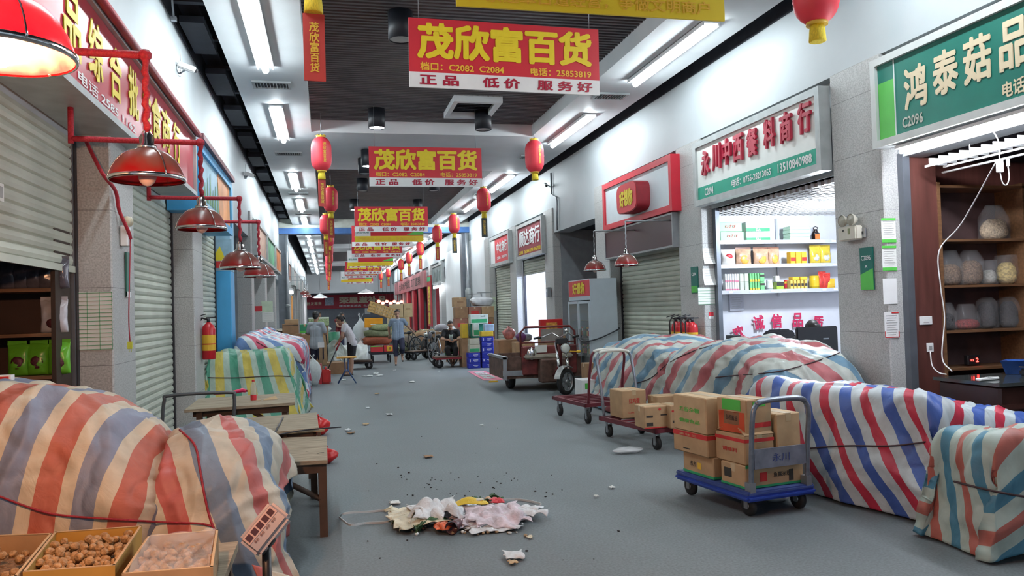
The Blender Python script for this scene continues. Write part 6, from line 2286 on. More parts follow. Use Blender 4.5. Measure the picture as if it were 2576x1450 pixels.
# far dark figure seen behind the white towel carrier
human('far figure in black clothes with a raised arm beyond the left cartons', (-.35, 33.5, 0), .3,
      dict(elL=(-.26, -.10, 1.30), wrL=(-.20, -.20, 1.52)), shirt=black_cloth, shorts=navy, short_len=1.7, vox=.014)


# ================================================================ middle and far goods
def onto(px, py, y, z=0):
    p = onY(px, py, y)
    return V((p.x, y, z))


def heap(label, c, size, m, seed, name='goods_sack', cat='sack', amp=.25, rz=0, group=None):
    """slumped filled sack lying flat"""
    t = thing(name, label, cat, c, rz, group)
    n, h = 18, 10
    rings = []
    for k in range(h + 1):
        f = PI * k / h
        ring = []
        for q in range(n):
            a = 2 * PI * q / n
            v = V((math.sin(f) * math.cos(a), math.sin(f) * math.sin(a), -math.cos(f)))
            v = V([math.copysign(abs(x) ** .7, x) for x in v])
            r = 1 + amp * noise.noise(v * 1.6 + V((seed, 0, 0))) + amp * .4 * noise.noise(v * 4 + V((0, seed, 0)))
            ring.append((v.x * size[0] / 2 * r, v.y * size[1] / 2 * r, max(0, size[2] / 2 + v.z * size[2] / 2 * r)))
        rings.append(ring)
    MB().ring(rings, caps=False).build('sack', m, t)
    e = MB(); e.prism([(size[0] * .45, -.02, size[2] * .5), (size[0] * .62, -.06, size[2] * .6), (size[0] * .62, .06, size[2] * .52)], (0, .004, .01)); e.build('tied_end', m, t)
    return t


poly_white = mat('woven white sack', (.62, .66, .64), .5, n=.08, s=20)
burlap = mat('green woven sack', (.22, .25, .12), .75, n=.25, s=20)
rust_sack = mat('rust mesh sack', (.28, .07, .03), .7, n=.3, s=30)
olive_sack = mat('olive sack', (.17, .19, .10), .75, n=.25, s=18)

# --- left side, behind the covers
p = onZ(790, 970)
bag('white_sack', 'full white woven sack standing on the floor at the aisle corner of the covers', 'sack', (p.x - .02, p.y, 0), (.36, .36, .64), poly_white, 5, amp=.10)
t = thing('jerry_can', 'red plastic jerry can on the floor behind the white sack', 'can', (-.08, 18.9, 0))
MB().box((0, 0, .16), (.22, .34, .32)).build('body', mat('red can plastic', (.50, .02, .02), .35, n=.1), t, bev=.03, seg=2)
MB().tube([(0, -.1, .32), (0, -.06, .37), (0, .06, .37), (0, .1, .32)], .018, 8).build('handle', MATS['red can plastic'], t)
MB().cyl((0, .13, .32), (0, .13, .36), .03).build('cap', black_pl, t)
t = thing('red_board', 'narrow red panel leaning between the white sack and the jerry can', 'board', (-.20, 18.85, 0))
MB().box((0, 0, .22), (.06, .30, .44)).build('panel', red, t); MB().box((0, 0, .445), (.07, .31, .02)).build('edge', deep_red, t)
t = thing('folding_stool', 'small yellow topped folding table with crossed blue legs in the aisle', 'table', (.385, 18.5, 0))
MB().box((0, 0, .60), (.44, .30, .03)).build('top', mat('yellow board', (.70, .36, .05), .5, n=.1), t, bev=.006)
bl = mat('blue tube', (.03, .08, .22), .4)
for s in (-1, 1):
    for e in (-1, 1):
        MB().tube([(e * .04, s * .1, .585), (e * .03, s * .1, .30), (e * .20, s * .12, .012)], .012, 8).build('leg', bl, t)
MB().box((0, 0, .30), (.10, .24, .03)).build('cross_brace', bl, t)
# long cleaner handle held by the woman
t = thing('push_broom', 'dark long handled pusher with a red grip running from the woman to the floor', 'tool', (-.02, 20.7, 0))
MB().tube([(-.06, -.2, .10), (.12, -.05, .50), (.28, .06, .84)], .014, 8).build('shaft', dark_metal, t)
MB().tube([(.20, .0, .66), (.31, .08, .90)], .024, 8).build('grip', deep_red, t)
MB().box((-.08, -.22, .05), (.10, .30, .10)).build('head', MATS['red can plastic'], t)
# flat trolley of white sheets behind the woman
t, _ = platform_cart('dark flat trolley under white sheeting behind the woman in the black skirt', (.58, 23.2, 0), PI, 1.25, .7, .24, wood_dk, dark_metal, (.86, .05, .018, (dark_metal, dark_metal)), .55, rw=.10)
C = []
for k in range(7):
    x = .12 + k * .16
    C.append([(x, 22.82, .27), (x, 22.86, .40 + .07 * math.sin(k * 1.3)), (x, 23.05, .62 + .08 * math.cos(k * 1.7)), (x, 23.3, .66), (x, 23.5, .40), (x, 23.56, .27)])
o, _ = drape('white_sheet', C, mat('white plastic sheet', (.60, .63, .60), .4, n=.1), (50, 40), .05, 0, 51)
tag(o, 'white plastic sheeting heaped on the flat trolley behind the woman', 'sheeting')
t = thing('paper_card', 'white card clipped on a post in front of the man in the pale polo', 'card', onto(808, 885, 19.6, 0))
MB().box((0, 0, .86), (.15, .02, .12)).build('card', white, t); MB().box((-.01, .02, .40), (.08, .06, .80)).build('post', mat('raw wood', (.30, .20, .11), .7, n=.2), t)
C = [[(-.02 + .12 * i, 21.9 - .02 * j, .75 + .10 * math.sin(i) - .09 * j + .05 * i * (3 - i) * .4) for j in range(6)] for i in range(5)]
o, _ = drape('clear_sheet', C, mat('dull clear sheet', (.50, .56, .50), .3, n=.1, a=.6), (30, 30), .05, 0, 52)
tag(o, 'dull clear plastic sheet bundle hanging by the trolley handle behind the standing man', 'sheeting')
MB_ = MB(); MB_.bx((-.05, 21.6, 0), (.5, 22.2, .30)); o = MB_.build('crate_base', carton2, center=True); tag(o, 'low brown crate under the clear sheet bundle', 'crate')

# left stack of cartons with green box and red bag
Yc = 22.0
ST = [('big brown carton with a red printed square in the stack by the standing man', (-.95, Yc, .50), (.50, .45, .60), carton2, [('f', .45, .6, .75, .55, red_print)], [('f', '红枣王', .45, .2, .5, .14, blk_print)]),
      ('brown carton at the bottom of the stack by the standing man', (-.85, Yc, 0), (.75, .5, .498), carton2, [], []),
      ('wide brown carton lying on top of the printed one', (-.98, Yc, 1.102), (.42, .42, .26), carton2, [('f', .5, .85, .9, .06, blk_print)], []),
      ('pale opened carton highest on the left stack', (-.95, Yc, 1.364), (.36, .36, .12), carton, [], []),
      ('green box beside the wide brown carton on the left stack', (-.62, Yc, 1.102), (.24, .36, .24), mat('green pack', (.03, .26, .13), .5), [('f', .5, .15, 1, .25, MATS['fresh green'])], [])]
for lab, c, sz, m_, pr_, tx_ in ST:
    box_carton(lab, c, sz, .05, m_, 'cartons by the standing man', pr_, tx_)
bag('plastic_bag', 'bright red plastic bag on the bottom carton of the left stack', 'plastic bag', (-.56, Yc - .02, .50), (.24, .26, .30), bag_red, 17)
rnd = random.Random(5)
for k, (x, y, z, sx, sy, sz, m_, lab) in enumerate([
        (-1.42, 20.3, 0, .5, .6, .75, carton2, 'brown carton at the pillar behind the red, white and blue cover'),
        (-1.42, 20.3, .752, .42, .5, .30, carton3, 'paler carton with a white print on top of it by the pillar'),
        (-1.35, 23.2, 0, .5, .5, .95, carton2, 'tall carton under the baskets behind the left stack'),
        (-.55, 24.4, 0, .6, .6, 1.02, carton2, 'brown carton carrying the dark basket behind the standing man'),
        (-.30, 25.6, 0, .55, .6, 1.24, carton, 'tall carton under the long green patterned pack')]):
    box_carton(lab, (x, y, z), (sx, sy, sz), .05 * (k - 2), m_, None, [('f', .5, .5, .5, .3, paper)] if k < 2 else [])
bk = mat('dark wicker', (.06, .045, .035), .8, n=.5, s=60, b=.8, bs=60)


def basket(label, c, r, h, m, fill):
    t = thing('round_basket', label, 'basket', c)
    MB().lathe([(.001, 0), (r * .72, 0), (r, h), (r * 1.03, h + .01), (r * .97, h), (r * .9, h - .03)], n=22).build('basket', m, t)
    MB().lathe([(r * .93, h - .03), (r * .5, h + .05), (.001, h + .08)], n=18).build('contents', fill, t)
    return t


basket('dark round basket heaped with pale goods behind the left stack', (-1.30, 23.2, .952), .28, .20, bk, mat('pale goods', (.45, .42, .34), .8, n=.3, s=30))
basket('dark round basket with a white rim behind the standing man', (-.45, 24.4, 1.022), .30, .22, bk, poly_white)
heap('grey brown sack slumped on the left behind the blue stall', (-1.15, 19.3, .62), (.5, .4, .26), mat('grey brown sack', (.20, .17, .14), .8, n=.3), 61)
box_carton('low crate carrying the slumped sack', (-1.15, 19.3, 0), (.6, .5, .61), 0, carton2)
box_carton('long green patterned pack lying on the tall carton', (-.28, 25.4, 1.242), (.62, .3, .26), 0, mat('green pattern pack', (.32, .42, .22), .6, n=.5, s=25), None, [('f', .5, .9, 1, .14, paper)], tp=False)
bag('plastic_bag', 'white bag on the carton pile left of the standing man', 'plastic bag', (-.58, 22.2, .50), (.20, .16, .2), poly_white, 19)
heap('blue and black bag on the paler carton by the pillar', (-1.42, 20.25, 1.055), (.34, .3, .24), mat('blue black bag', (.05, .09, .22), .4, n=.8, s=5), 62, 'cloth_bag', 'bag')
t = thing('potted_plant', 'small plant in a red pot behind the paler carton', 'plant', (-1.45, 22.3, .9))
MB().lathe([(.001, 0), (.10, 0), (.14, .16), (.125, .16)], n=16).build('pot', MATS['red can plastic'], t)
g = MB()
for k in range(14):
    a = k * 2.4
    g.prism([(0, 0, .15), (.05 * math.cos(a), .05 * math.sin(a), .26), (.14 * math.cos(a + .1), .14 * math.sin(a + .1), .30 + .01 * (k % 4)), (.06 * math.cos(a + .5), .06 * math.sin(a + .5), .24)], (.002, .002, .002))
g.build('leaves', mat('leaf green', (.04, .14, .04), .6, n=.3), t)
box_carton('brown crate carrying the potted plant', (-1.45, 22.3, 0), (.4, .4, .898), 0, carton2)
# green drum
t = thing('green_drum', 'green drum standing in the far left of the aisle', 'drum', (.10, 29.0, 0))
MB().lathe([(.001, 0), (.30, 0), (.30, .30), (.315, .32), (.30, .34), (.30, .62), (.315, .64), (.30, .66), (.30, .95), (.001, .95)], n=24).build('drum', mat('drum green', (.02, .16, .08), .45, n=.2), t)
MB().cyl((.12, 0, .95), (.12, 0, .975), .04).build('bung', steel, t)
bag('white_sack', 'white sack on top of the green drum', 'sack', (-.05, 29.0, .952), (.30, .28, .22), poly_white, 23)

# --- loaded trolley pulled by the walking man
LC = (1.62, 26.0, 0)
t, _ = platform_cart('black wheeled trolley loaded high with crates and sacks behind the walking man', LC, PI / 2, 1.15, .70, .34, dark_metal, dark_metal, (.6, .05, .015, None), .5, rw=.12)
zz = .342
box_carton('red and yellow printed carton at the bottom of the loaded trolley', (1.48, 25.65, zz), (.38, .36, .20), 0, mat('red carton', (.50, .025, .03), .55, n=.1), None, [('f', .5, .9, 1, .14, MATS['fresh green'])])
box_carton('second red carton with a yellow panel beside it on the loaded trolley', (1.84, 25.65, zz), (.28, .36, .20), 0, MATS['red carton'], None, [('f', .62, .5, .55, .8, mat('yellow panel', (.72, .45, .03), .5))], [('f', '88', .65, .5, .25, .5, blk_print)])
heap('rust coloured mesh sack hanging over the left of the loaded trolley', (1.52, 25.8, zz + .205), (.95, .6, .30), rust_sack, 70)
heap('olive green sack across the middle of the loaded trolley', (1.55, 25.8, zz + .46), (.90, .6, .26), olive_sack, 71)
heap('pale green sack on top of the olive one on the loaded trolley', (1.66, 25.75, zz + .66), (.66, .5, .22), burlap, 72)
t = thing('plastic_crate', 'bright orange plastic crate on the sacks of the loaded trolley', 'crate', (1.42, 26.05, 1.12))
or_pl = mat('orange plastic', (.80, .36, .01), .4, n=.08)
b = MB()
b.bx((-.258, -.178, .001), (.258, .178, .02))
for a, c in (((-.28, -.2), (.28, -.18)), ((-.28, .18), (.28, .2)), ((-.28, -.18), (-.26, .18)), ((.26, -.18), (.28, .18))):
    b.bx((*a, .0), (*c, .30))
b.build('body', or_pl, t)
b = MB()
for z in (.05, .15, .25):
    b.bx((-.29, -.212, z - .012), (.29, -.20, z + .012))
for k in range(5):
    b.bx((-.28 + k * .138, -.209, 0), (-.266 + k * .138, -.20, .30))
b.build('rib', or_pl, t)
MB().bx((-.1, -.214, .085), (.1, -.205, .11)).build('hand_hole', paper, t)
t = thing('plastic_crate', 'pale amber open mesh crate tipped on top of the loaded trolley', 'crate', (1.64, 26.2, 1.50), rot=(.15, .32, .45))
am = mat('amber plastic', (.62, .40, .14), .4, n=.15)
b = MB()
for z in (0, .10, .20, .30):
    for a, c in (((-.36, -.25), (.36, -.235)), ((-.36, .235), (.36, .25)), ((-.36, -.25), (-.345, .25)), ((.345, -.25), (.36, .25))):
        b.bx((*a, z), (*c, z + .045))
for k in range(8):
    x = -.36 + k * .101
    b.bx((x, -.25, 0), (x + .03, -.24, .34)); b.bx((x, .24, 0), (x + .03, .25, .34))
for k in range(6):
    y = -.25 + k * .094
    b.bx((-.36, y, 0), (-.35, y + .03, .34)); b.bx((.35, y, 0), (.36, y + .03, .34)); b.bx((-.36, y, 0), (.36, y + .03, .012))
b.build('mesh_sides', am, t)
MB().box((0, 0, .17), (.68, .46, .29)).build('contents', mat('pale goods in crate', (.62, .48, .26), .6, n=.4, s=14), t)
bag('white_sack', 'big white sack bulging at the left of the loaded trolley', 'sack', (1.05, 26.9, .0), (.62, .6, 1.45), mat('pale blue white sack', (.58, .64, .68), .4, n=.1), 29, amp=.14)
bag('plastic_bag', 'pinkish white bag hanging low beside the loaded trolley', 'plastic bag', (.98, 25.4, .0), (.34, .4, .75), mat('pinkish bag', (.55, .46, .44), .4, n=.2), 30)

# --- far right: cartons, bikes, red shop
for k, (x, y, z, sx, sz, lab) in enumerate([
        (3.0, 36.2, .0, .95, .72, 'lowest big pale carton behind the walking man'), (3.9, 36.3, 0, .75, .70, 'big pale carton right of it on the floor, far side'),
        (3.1, 36.2, .722, .95, .62, 'second pale carton in the far stack behind the walking man'), (3.0, 36.2, 1.344, .60, .60, 'pale carton topmost on the left of the far stack'),
        (3.52, 36.25, 1.344, .40, .62, 'pale carton topmost on the right of the far stack'), (4.55, 36.8, 0, .8, .75, 'pale carton beside the bicycles under the vertical red banner'),
        (4.4, 35.0, 0, .7, .5, 'low pale carton behind the parked bicycles')]):
    box_carton(lab, (x, y, z), (sx, .6, sz), .03 * (k % 3 - 1), mat('pale far carton', (.56, .42, .24), .75, n=.1), 'far carton stack', [('f', .5, .6, .5, .1, carton2)])
tyre_m, spoke_m = black, steel


def bike(label, c, rz, moto=False, m=None):
    t = thing('motorbike' if moto else 'bicycle', label, 'motorbike' if moto else 'bicycle', c, rz)
    r = .30 if moto else .33
    L_ = .62 if moto else .52
    m = m or dark_metal
    for s in (-1, 1):
        w = MB(); w.tube([(s * L_ + r * math.cos(a * PI / 12), 0, r + r * math.sin(a * PI / 12)) for a in range(24)], .045 if moto else .02, 8, closed=True)
        wo = w.build('wheel', tyre_m, t)
        k = MB()
        for a in range(9):
            k.cyl((s * L_, 0, r), (s * L_ + r * .93 * math.cos(a * .698), 0, r + r * .93 * math.sin(a * .698)), .006, n=4)
        k.tube([(s * L_ + r * .9 * math.cos(a * PI / 8), 0, r + r * .9 * math.sin(a * PI / 8)) for a in range(16)], .012, 5, closed=True)
        k.build('spokes', spoke_m, wo)
    f = MB()
    bb = (-.05, 0, r - .03); st = (-.18, 0, r + .46); hd = (.34, 0, r + .46); hd2 = (.38, 0, r + .30)
    q = .022 if moto else .016
    for a, b in ((bb, st), (st, hd), (bb, hd2), (bb, (-L_, 0, r)), (st, (-L_, 0, r)), (hd, (L_, .03, r)), (hd, (L_, -.03, r))):
        f.cyl(a, b, q, n=7)
    f.build('frame', m, t)
    h = MB(); h.tube([(.30, -.30, r + .64), (.36, -.18, r + .66), (.36, 0, r + .58), (.36, .18, r + .66), (.30, .30, r + .64)], .012, 7); h.cyl((.36, 0, r + .58), hd, .014, n=7)
    h.build('handlebar', chrome, t)
    s_ = MB(); s_.ball((-.20, 0, r + .50), (.24 if moto else .13, .11 if moto else .08, .06), 12); s_.build('saddle', black_pl, t)
    if moto:
        b = MB(); b.ball((.12, 0, r + .42), (.22, .12, .12), 14); b.build('tank', mat('grey tank', (.25, .24, .28), .3, .3), t)
        b = MB(); b.ball((.44, 0, r + .46), (.07, .09, .09), 12); b.build('headlamp', chrome, t)
        b = MB(); b.box((.05, 0, r + .05), (.34, .22, .26)); b.build('engine', steel, t, bev=.03)
        b = MB(); b.lathe([(.001, 0), (.09, 0), (.09, .02)], n=10, X=Matrix.Translation((-.3, 0, r + .52))); b.build('rack', steel, t)
    return t


bike('old dark bicycle leaning with the parked bikes behind the walking man', (2.75, 29.2, 0), 2.2)
bike('second dark bicycle in the parked group behind the walking man', (3.0, 30.6, 0), 2.5)
bike('parked motorbike with a grey tank between the walking man and the sitting man', (3.55, 28.6, 0), -2.0, True)
bike('bicycle with a bright wheel rim right behind the sitting man', (3.32, 23.75, 0), -1.15, m=chrome)
heap('grey cover bundle on the parked motorbike', (4.15, 29.9, .80), (.5, .4, .28), mat('grey bundle', (.42, .40, .44), .4, n=.2), 81)
box_carton('low brown carton under the grey bundle by the bikes', (4.15, 30.0, 0), (.6, .5, .79), 0, carton2)
for k in range(3):
    heap(['brown bundle on the floor among the parked bikes', 'dark bundle by the wheel of the parked bikes', 'tan bundle behind the parked bikes'][k], (2.6 + .55 * k, 31.2 + .3 * k, 0), (.7, .5, .5 + .15 * k), [olive_sack, mat('grey brown sack', (.20, .17, .14), .8, n=.3), carton2][k], 83 + k)
t, _ = platform_cart('small trolley with fat black wheels standing before the parked bikes', (2.95, 26.4, 0), .5, .95, .5, .30, wood_dk, dark_metal, (.62, .05, .015, None), .4, rw=.115)

# trolley of the sitting man with a carton and shopping bag
t, _ = platform_cart('low red edged trolley the man in black sits on', (3.45, 22.3, 0), 0, 1.15, .78, .31, wood_dk, mat('red trolley edge', (.30, .02, .03), .5, n=.2), (.5, .04, .016, None), .5, rw=.12)
t = thing('plastic_stool', 'low green stool on the trolley under the man in black', 'stool', (3.42, 22.72, .312))
MB().box((0, 0, .075), (.34, .34, .02)).build('seat', mat('green stool plastic', (.06, .28, .10), .4, n=.1), t)
for a in (-1, 1):
    for c in (-1, 1):
        MB().box((a * .14, c * .14, .034), (.04, .04, .066)).build('leg', MATS['green stool plastic'], t)
box_carton('pinkish brown carton on the trolley beside the knees of the sitting man', (3.80, 22.1, .312), (.24, .24, .34), 0, mat('pinkish carton', (.42, .26, .20), .7, n=.1))
tag(rope('strap', [(3.74, 22.05, .656), (3.80, 22.1, .80), (3.9, 22.2, .86), (3.95, 22.2, .70)], white, .008), 'white strap loop on the pinkish carton', 'strap')

# --- right stack by the portal: brown cartons, blue crates and packs
cz = {0: 0, 1: 0}
R5 = random.Random(3)
lab_c = ['brown carton in the tall stack against the white wall, %s' % s for s in ('bottom row aisle end', 'bottom row middle', 'bottom row wall end', 'second row aisle end', 'second row middle', 'second row wall end', 'third row aisle end', 'third row middle', 'third row wall end', 'upper row aisle end', 'upper row middle', 'upper row wall end', 'topmost at the aisle end')]
q = 0
for r_ in range(4):
    for k in range(3):
        hh = [.46, .44, .42, .36][r_]
        box_carton(lab_c[q], (4.12 + k * .42 + .02 * (r_ % 2), 25.2, sum([.46, .44, .42, .36][:r_]) + .003 * r_), (.41, .5, hh), .02 * ((q * 7) % 3 - 1), [carton2, carton, mat('reddish carton', (.34, .15, .10), .75, n=.15)][(q * 5 + r_) % 3], 'brown carton stack by the white wall', [('f', .5, .5, .6, .3, [red_print, carton][q % 2])] if q % 2 == 0 else [])
        q += 1
box_carton(lab_c[12], (4.10, 25.2, 1.695), (.40, .45, .30), 0, carton, 'brown carton stack by the white wall', [('f', .5, .5, .5, .2, carton2)])
heap('white film bundle lying on top of the brown carton stack', (4.85, 25.2, 1.70), (.75, .5, .28), mat('film bundle', (.60, .62, .64), .3, n=.2), 91, 'film_bundle', 'bundle')
t = thing('water_jug', 'big translucent white water jug beside the brown carton stack', 'jug', (3.72, 24.5, 0))
MB().box((0, 0, .85), (.30, .30, .52)).build('jug', mat('jug plastic', (.62, .66, .64), .3, n=.05), t, bev=.07, seg=3)
MB().cyl((0, 0, 1.11), (0, 0, 1.16), .05).build('cap', white, t)
MB().box((0, 0, .295), (.34, .34, .58)).build('base_box', carton2, t)
blue_box = mat('blue drinks carton', (.015, .03, .36), .45, n=.08)
for col, (x, n) in enumerate(((3.84, 3), (4.22, 6), (4.56, 4))):
    for k in range(n):
        box_carton('blue drinks carton with white print in the stacks behind the low carts', (x, 21.45 + .22 * (col == 2), k * .142), (.33, .30, .138), .015 * (k % 3 - 1), blue_box, 'blue drinks cartons', [('f', .62, .6, .4, .12, white), ('f', .62, .35, .28, .08, white), ('f', .15, .5, .06, .5, white)][:2 + k % 2], [], tp=False)
PK = [('pale green pack on the low blue stack, lower', (3.86, 21.45, .430), (.30, .28, .21), mat('pale cream pack', (.52, .52, .40), .5, n=.1)),
      ('cream pack on the low blue stack, upper', (3.86, 21.45, .645), (.28, .28, .16), MATS['pale cream pack']),
      ('yellow pack on the tall blue stack', (4.22, 21.45, .858), (.33, .28, .13), mat('yellow pack', (.70, .48, .04), .5, n=.1)),
      ('white and green pack standing on the cream pack', (3.98, 21.75, .86), (.16, .24, .34), mat('white green pack', (.60, .68, .62), .5, n=.1)),
      ('blue and white pack on the yellow one', (4.28, 21.45, .992), (.26, .26, .19), mat('pale blue pack', (.40, .55, .70), .5, n=.3)),
      ('white topped green pack highest over the blue stacks', (4.10, 21.95, 1.20), (.50, .3, .26), mat('white green pack', (.60, .68, .62), .5)),
      ('mustard pack behind the cream packs', (3.72, 22.1, .81), (.18, .3, .40), MATS['yellow pack'])]
for lab, c, sz, m_ in PK:
    box_carton(lab, c, sz, 0, m_, 'packs on the blue stacks', [('f', .5, .3, .9, .4, green_print)] if 'green' in lab else [], [('f', 'ed', .7, .8, .25, .14, MATS['plaque green'])] if 'highest' in lab else [], tp=False)
box_carton('hidden carton carrying the packs behind the blue stacks', (4.05, 22.1, 0), (.9, .55, .80), 0, carton2)
box_carton('second hidden carton under the white topped pack', (4.12, 22.1, .803), (.5, .4, .39), 0, mat('deep green pack', (.02, .22, .14), .5))
# cartons between the crates and the three wheeler
for k, (x, y, z, sx, sz, lab) in enumerate([
        (4.22, 19.0, 0, .50, .42, 'carton on the floor at the left end behind the three wheeler'), (4.70, 19.1, 0, .42, .42, 'second carton on the floor behind the three wheeler'),
        (4.25, 19.0, .423, .56, .42, 'big carton with a dark mark on the left end behind the three wheeler'), (4.72, 19.1, .423, .40, .34, 'carton with purple packs on it behind the three wheeler'),
        (4.98, 18.4, 0, .42, .62, 'carton against the pillar behind the three wheeler'), (4.9, 17.3, 0, .5, .95, 'tall carton carrying the red gift box'),
        (4.45, 18.3, 0, .4, .80, 'carton right behind the three wheeler seat')]):
    box_carton(lab, (x, y, z), (sx, .5, sz), .04 * (k % 3 - 1), [carton, carton3, carton2][k % 3], 'cartons behind the three wheeler', [('f', .7, .75, .2, .1, blk_print)] if k == 2 else [])
box_carton('red gift box with a gold picture standing on the tall carton', (4.86, 17.2, .952), (.52, .16, .38), 0, mat('gift red', (.55, .02, .02), .4, n=.1), None, [('f', .5, .55, .5, .5, mat('gold picture', (.62, .28, .05), .4, n=.5, s=20))], [('f', '大礼包', .5, .18, .5, .18, yellow)], tp=False)
bag('plastic_bag', 'purple bag beside the red gift box', 'plastic bag', (4.42, 18.25, .803), (.26, .24, .24), mat('purple bag', (.16, .05, .17), .4, n=.3), 41)
bag('plastic_bag', 'red and white bag on the carton with purple packs', 'plastic bag', (4.30, 19.0, .846), (.30, .24, .30), mat('red white bag', (.60, .22, .20), .4, n=.6, s=6), 42)
heap('black and white bag behind the three wheeler handle', (4.68, 19.0, .766), (.34, .3, .2), mat('black white bag', (.2, .2, .22), .4, n=.9, s=6), 43, 'cloth_bag', 'bag')
t = thing('floor_mat', 'pink and white printed sheet lying on the floor before the three wheeler', 'mat', (3.64, 18.9, .002), -.04)
MB().box((0, 0, .003), (.44, 2.7, .005)).build('sheet', mat('pink print', (.52, .25, .30), .6, n=.3), t)
letters('优惠促销', white, t, (0, 0, .006), (0, 1, 0), (-1, 0, 0), 2.2, .3, .04)
t = thing('yellow_wrapper', 'yellow wrapper on the floor beside the three wheeler wheel', 'litter', onZ(1240, 962))
MB().prism([(-.10, -.04, 0), (.10, -.05, 0), (.07, .05, 0), (-.06, .05, 0)], (0, 0, .03)).build('wrapper', orange_b, t)

# --- fridge
t = thing('display_fridge', 'tall white double door drinks fridge with a red header beside the passage', 'fridge', (4.92, 14.55, 0))
w_, d_, h_ = .54, 1.40, 2.13                              # doors face the aisle (local -x)
fr_w = mat('fridge enamel', (.50, .58, .64), .35, n=.03)
b = MB(); b.bx((.0, 0, .22), (w_, .02, 1.72)); b.bx((.0, d_ - .02, .22), (w_, d_, 1.72)); b.bx((w_ - .02, .02, .22), (w_, d_ - .02, 1.72)); b.bx((.0, 0, 1.72), (w_, d_, h_)); b.bx((.0, 0, .08), (w_, d_, .22))
b.build('cabinet', fr_w, t)
b = MB(); b.bx((.04, .04, 0), (w_ - .04, d_ - .04, .08)); b.build('plinth', black_pl, t)
MB().bx((-.006, .03, 1.80), (0, d_ - .03, h_ - .02)).build('header', red, t)
letters('好想你', yellow, t, (-.006, d_ / 2, 1.96), (0, -1, 0), UP, .8, .24, .05)
for k in range(2):
    y0 = k * d_ / 2
    dr = MB(); dr.bx((-.03, y0 + .01, .24), (.0, y0 + .06, 1.70)); dr.bx((-.03, y0 + d_ / 2 - .06, .24), (0, y0 + d_ / 2 - .01, 1.70)); dr.bx((-.03, y0 + .06, .24), (0, y0 + d_ / 2 - .06, .29)); dr.bx((-.03, y0 + .06, 1.65), (0, y0 + d_ / 2 - .06, 1.70))
    do = dr.build('door', fr_w, t)
    MB().bx((-.018, y0 + .06, .29), (-.012, y0 + d_ / 2 - .06, 1.65)).build('glass', mat('fridge glass', (.5, .55, .55), .05, n=0, a=.25), do)
    MB().bx((-.05, y0 + (.56 if k == 0 else .07), .85), (-.03, y0 + (.60 if k == 0 else .11), 1.15)).build('handle', steel, do)
for z in (.6, .95, 1.3):
    MB().bx((.06, .04, z), (w_ - .04, d_ - .04, z + .01)).build('shelf', steel, t)
for r_ in range(3):
    for k in range(8):
        p = (4.92 + .12 + .02 * (k % 2), 14.55 + .14 + k * .155, [.231, .611, .961][r_])
        o = tin('drink bottle on a fridge shelf', 1500, 0, .035, .22, [olive_sack, white, mat('dark sauce', (.02, .012, .012), .15)][(k + r_) % 3], [red, green_print, orange_b][(k * 2 + r_) % 3], cat='bottle', group='bottles in the fridge', name='drink_bottle')
        o.location = p
tag(rope('chain', [(4.86, 15.25, .98), (4.84, 14.9, .92), (4.86, 14.52, .93), (5.1, 14.5, .99), (5.44, 14.5, 1.13), (5.5, 14.6, 1.16)], dark_metal, .014, n=6), 'dark chain looped round the fridge door and its white side', 'chain')

# --- cargo three wheeler
t = thing('cargo_tricycle', 'rusty red three wheeled cargo motorcycle parked facing the camera by the fridge', 'cargo tricycle', (4.02, 15.2, 0))
rust = mat('rusty red body', (.14, .022, .02), .6, n=.5, s=8)
rust2 = mat('rust brown', (.10, .055, .04), .75, n=.5, s=9)


def wheel(parent, c, r, wd, ax='y', nm='wheel', sp=6, rz=0):
    X = Matrix.Translation(c) @ Matrix.Rotation(rz, 4, 'Z') @ (Matrix.Rotation(PI / 2, 4, 'Y') if ax == 'x' else Matrix.Rotation(PI / 2, 4, 'X'))
    w = MB(); w.lathe([(r * .72, -wd * .42), (r * .9, -wd / 2), (r, -wd * .3), (r, wd * .3), (r * .9, wd / 2), (r * .72, wd * .42)], n=28, X=X)
    wo = w.build(nm, black, parent)
    k = MB(); k.lathe([(r * .73, -wd * .4), (r * .66, -wd * .2), (r * .66, wd * .2), (r * .73, wd * .4)], n=28, X=X); k.lathe([(.001, -wd * .45), (r * .18, -wd * .45), (r * .18, wd * .45), (.001, wd * .45)], n=14, X=X)
    for q in range(sp):
        a = q * 2 * PI / sp
        k.box((0, 0, 0), (r * .70, .05, wd * .35), X=X @ Matrix.Rotation(a, 4, 'Z') @ Matrix.Translation((r * .36, 0, 0)))
    k.build('rim', steel, wo)
    return wo


wheel(t, (.16, -1.30, .24), .24, .10, 'x', rz=-.9)
wheel(t, (-.50, .35, .22), .22, .13, 'x')
wheel(t, (.62, .35, .22), .22, .13, 'x')
b = MB(); b.bx((-.74, -.25, .24), (.80, 1.25, .34)); b.bx((-.74, -.25, .34), (-.70, 1.25, .66)); b.bx((.76, -.25, .34), (.80, 1.25, .66)); b.bx((-.70, 1.21, .34), (.76, 1.25, .66)); b.bx((-.70, -.25, .34), (.76, -.21, .66)); b.build('cargo_bed', rust2, t)
b = MB(); b.bx((-.76, -.28, .62), (-.68, 1.28, .67)); b.bx((.74, -.28, .62), (.82, 1.28, .67)); b.bx((-.76, -.28, .22), (-.70, -.20, .66)); b.bx((-.78, -.29, .30), (-.20, -.255, .40)); b.build('bed_rail', steel, t)
b = MB(); b.prism([(-.40, -.32, .30), (.70, -.32, .30), (.70, -.32, .86), (-.40, -.32, .86)], (0, .10, 0)); b.build('front_panel', rust, t, bev=.02)
b = MB(); b.box((-.03, -.33, .80), (.24, .01, .14)); b.build('torn_sticker', paper, t)
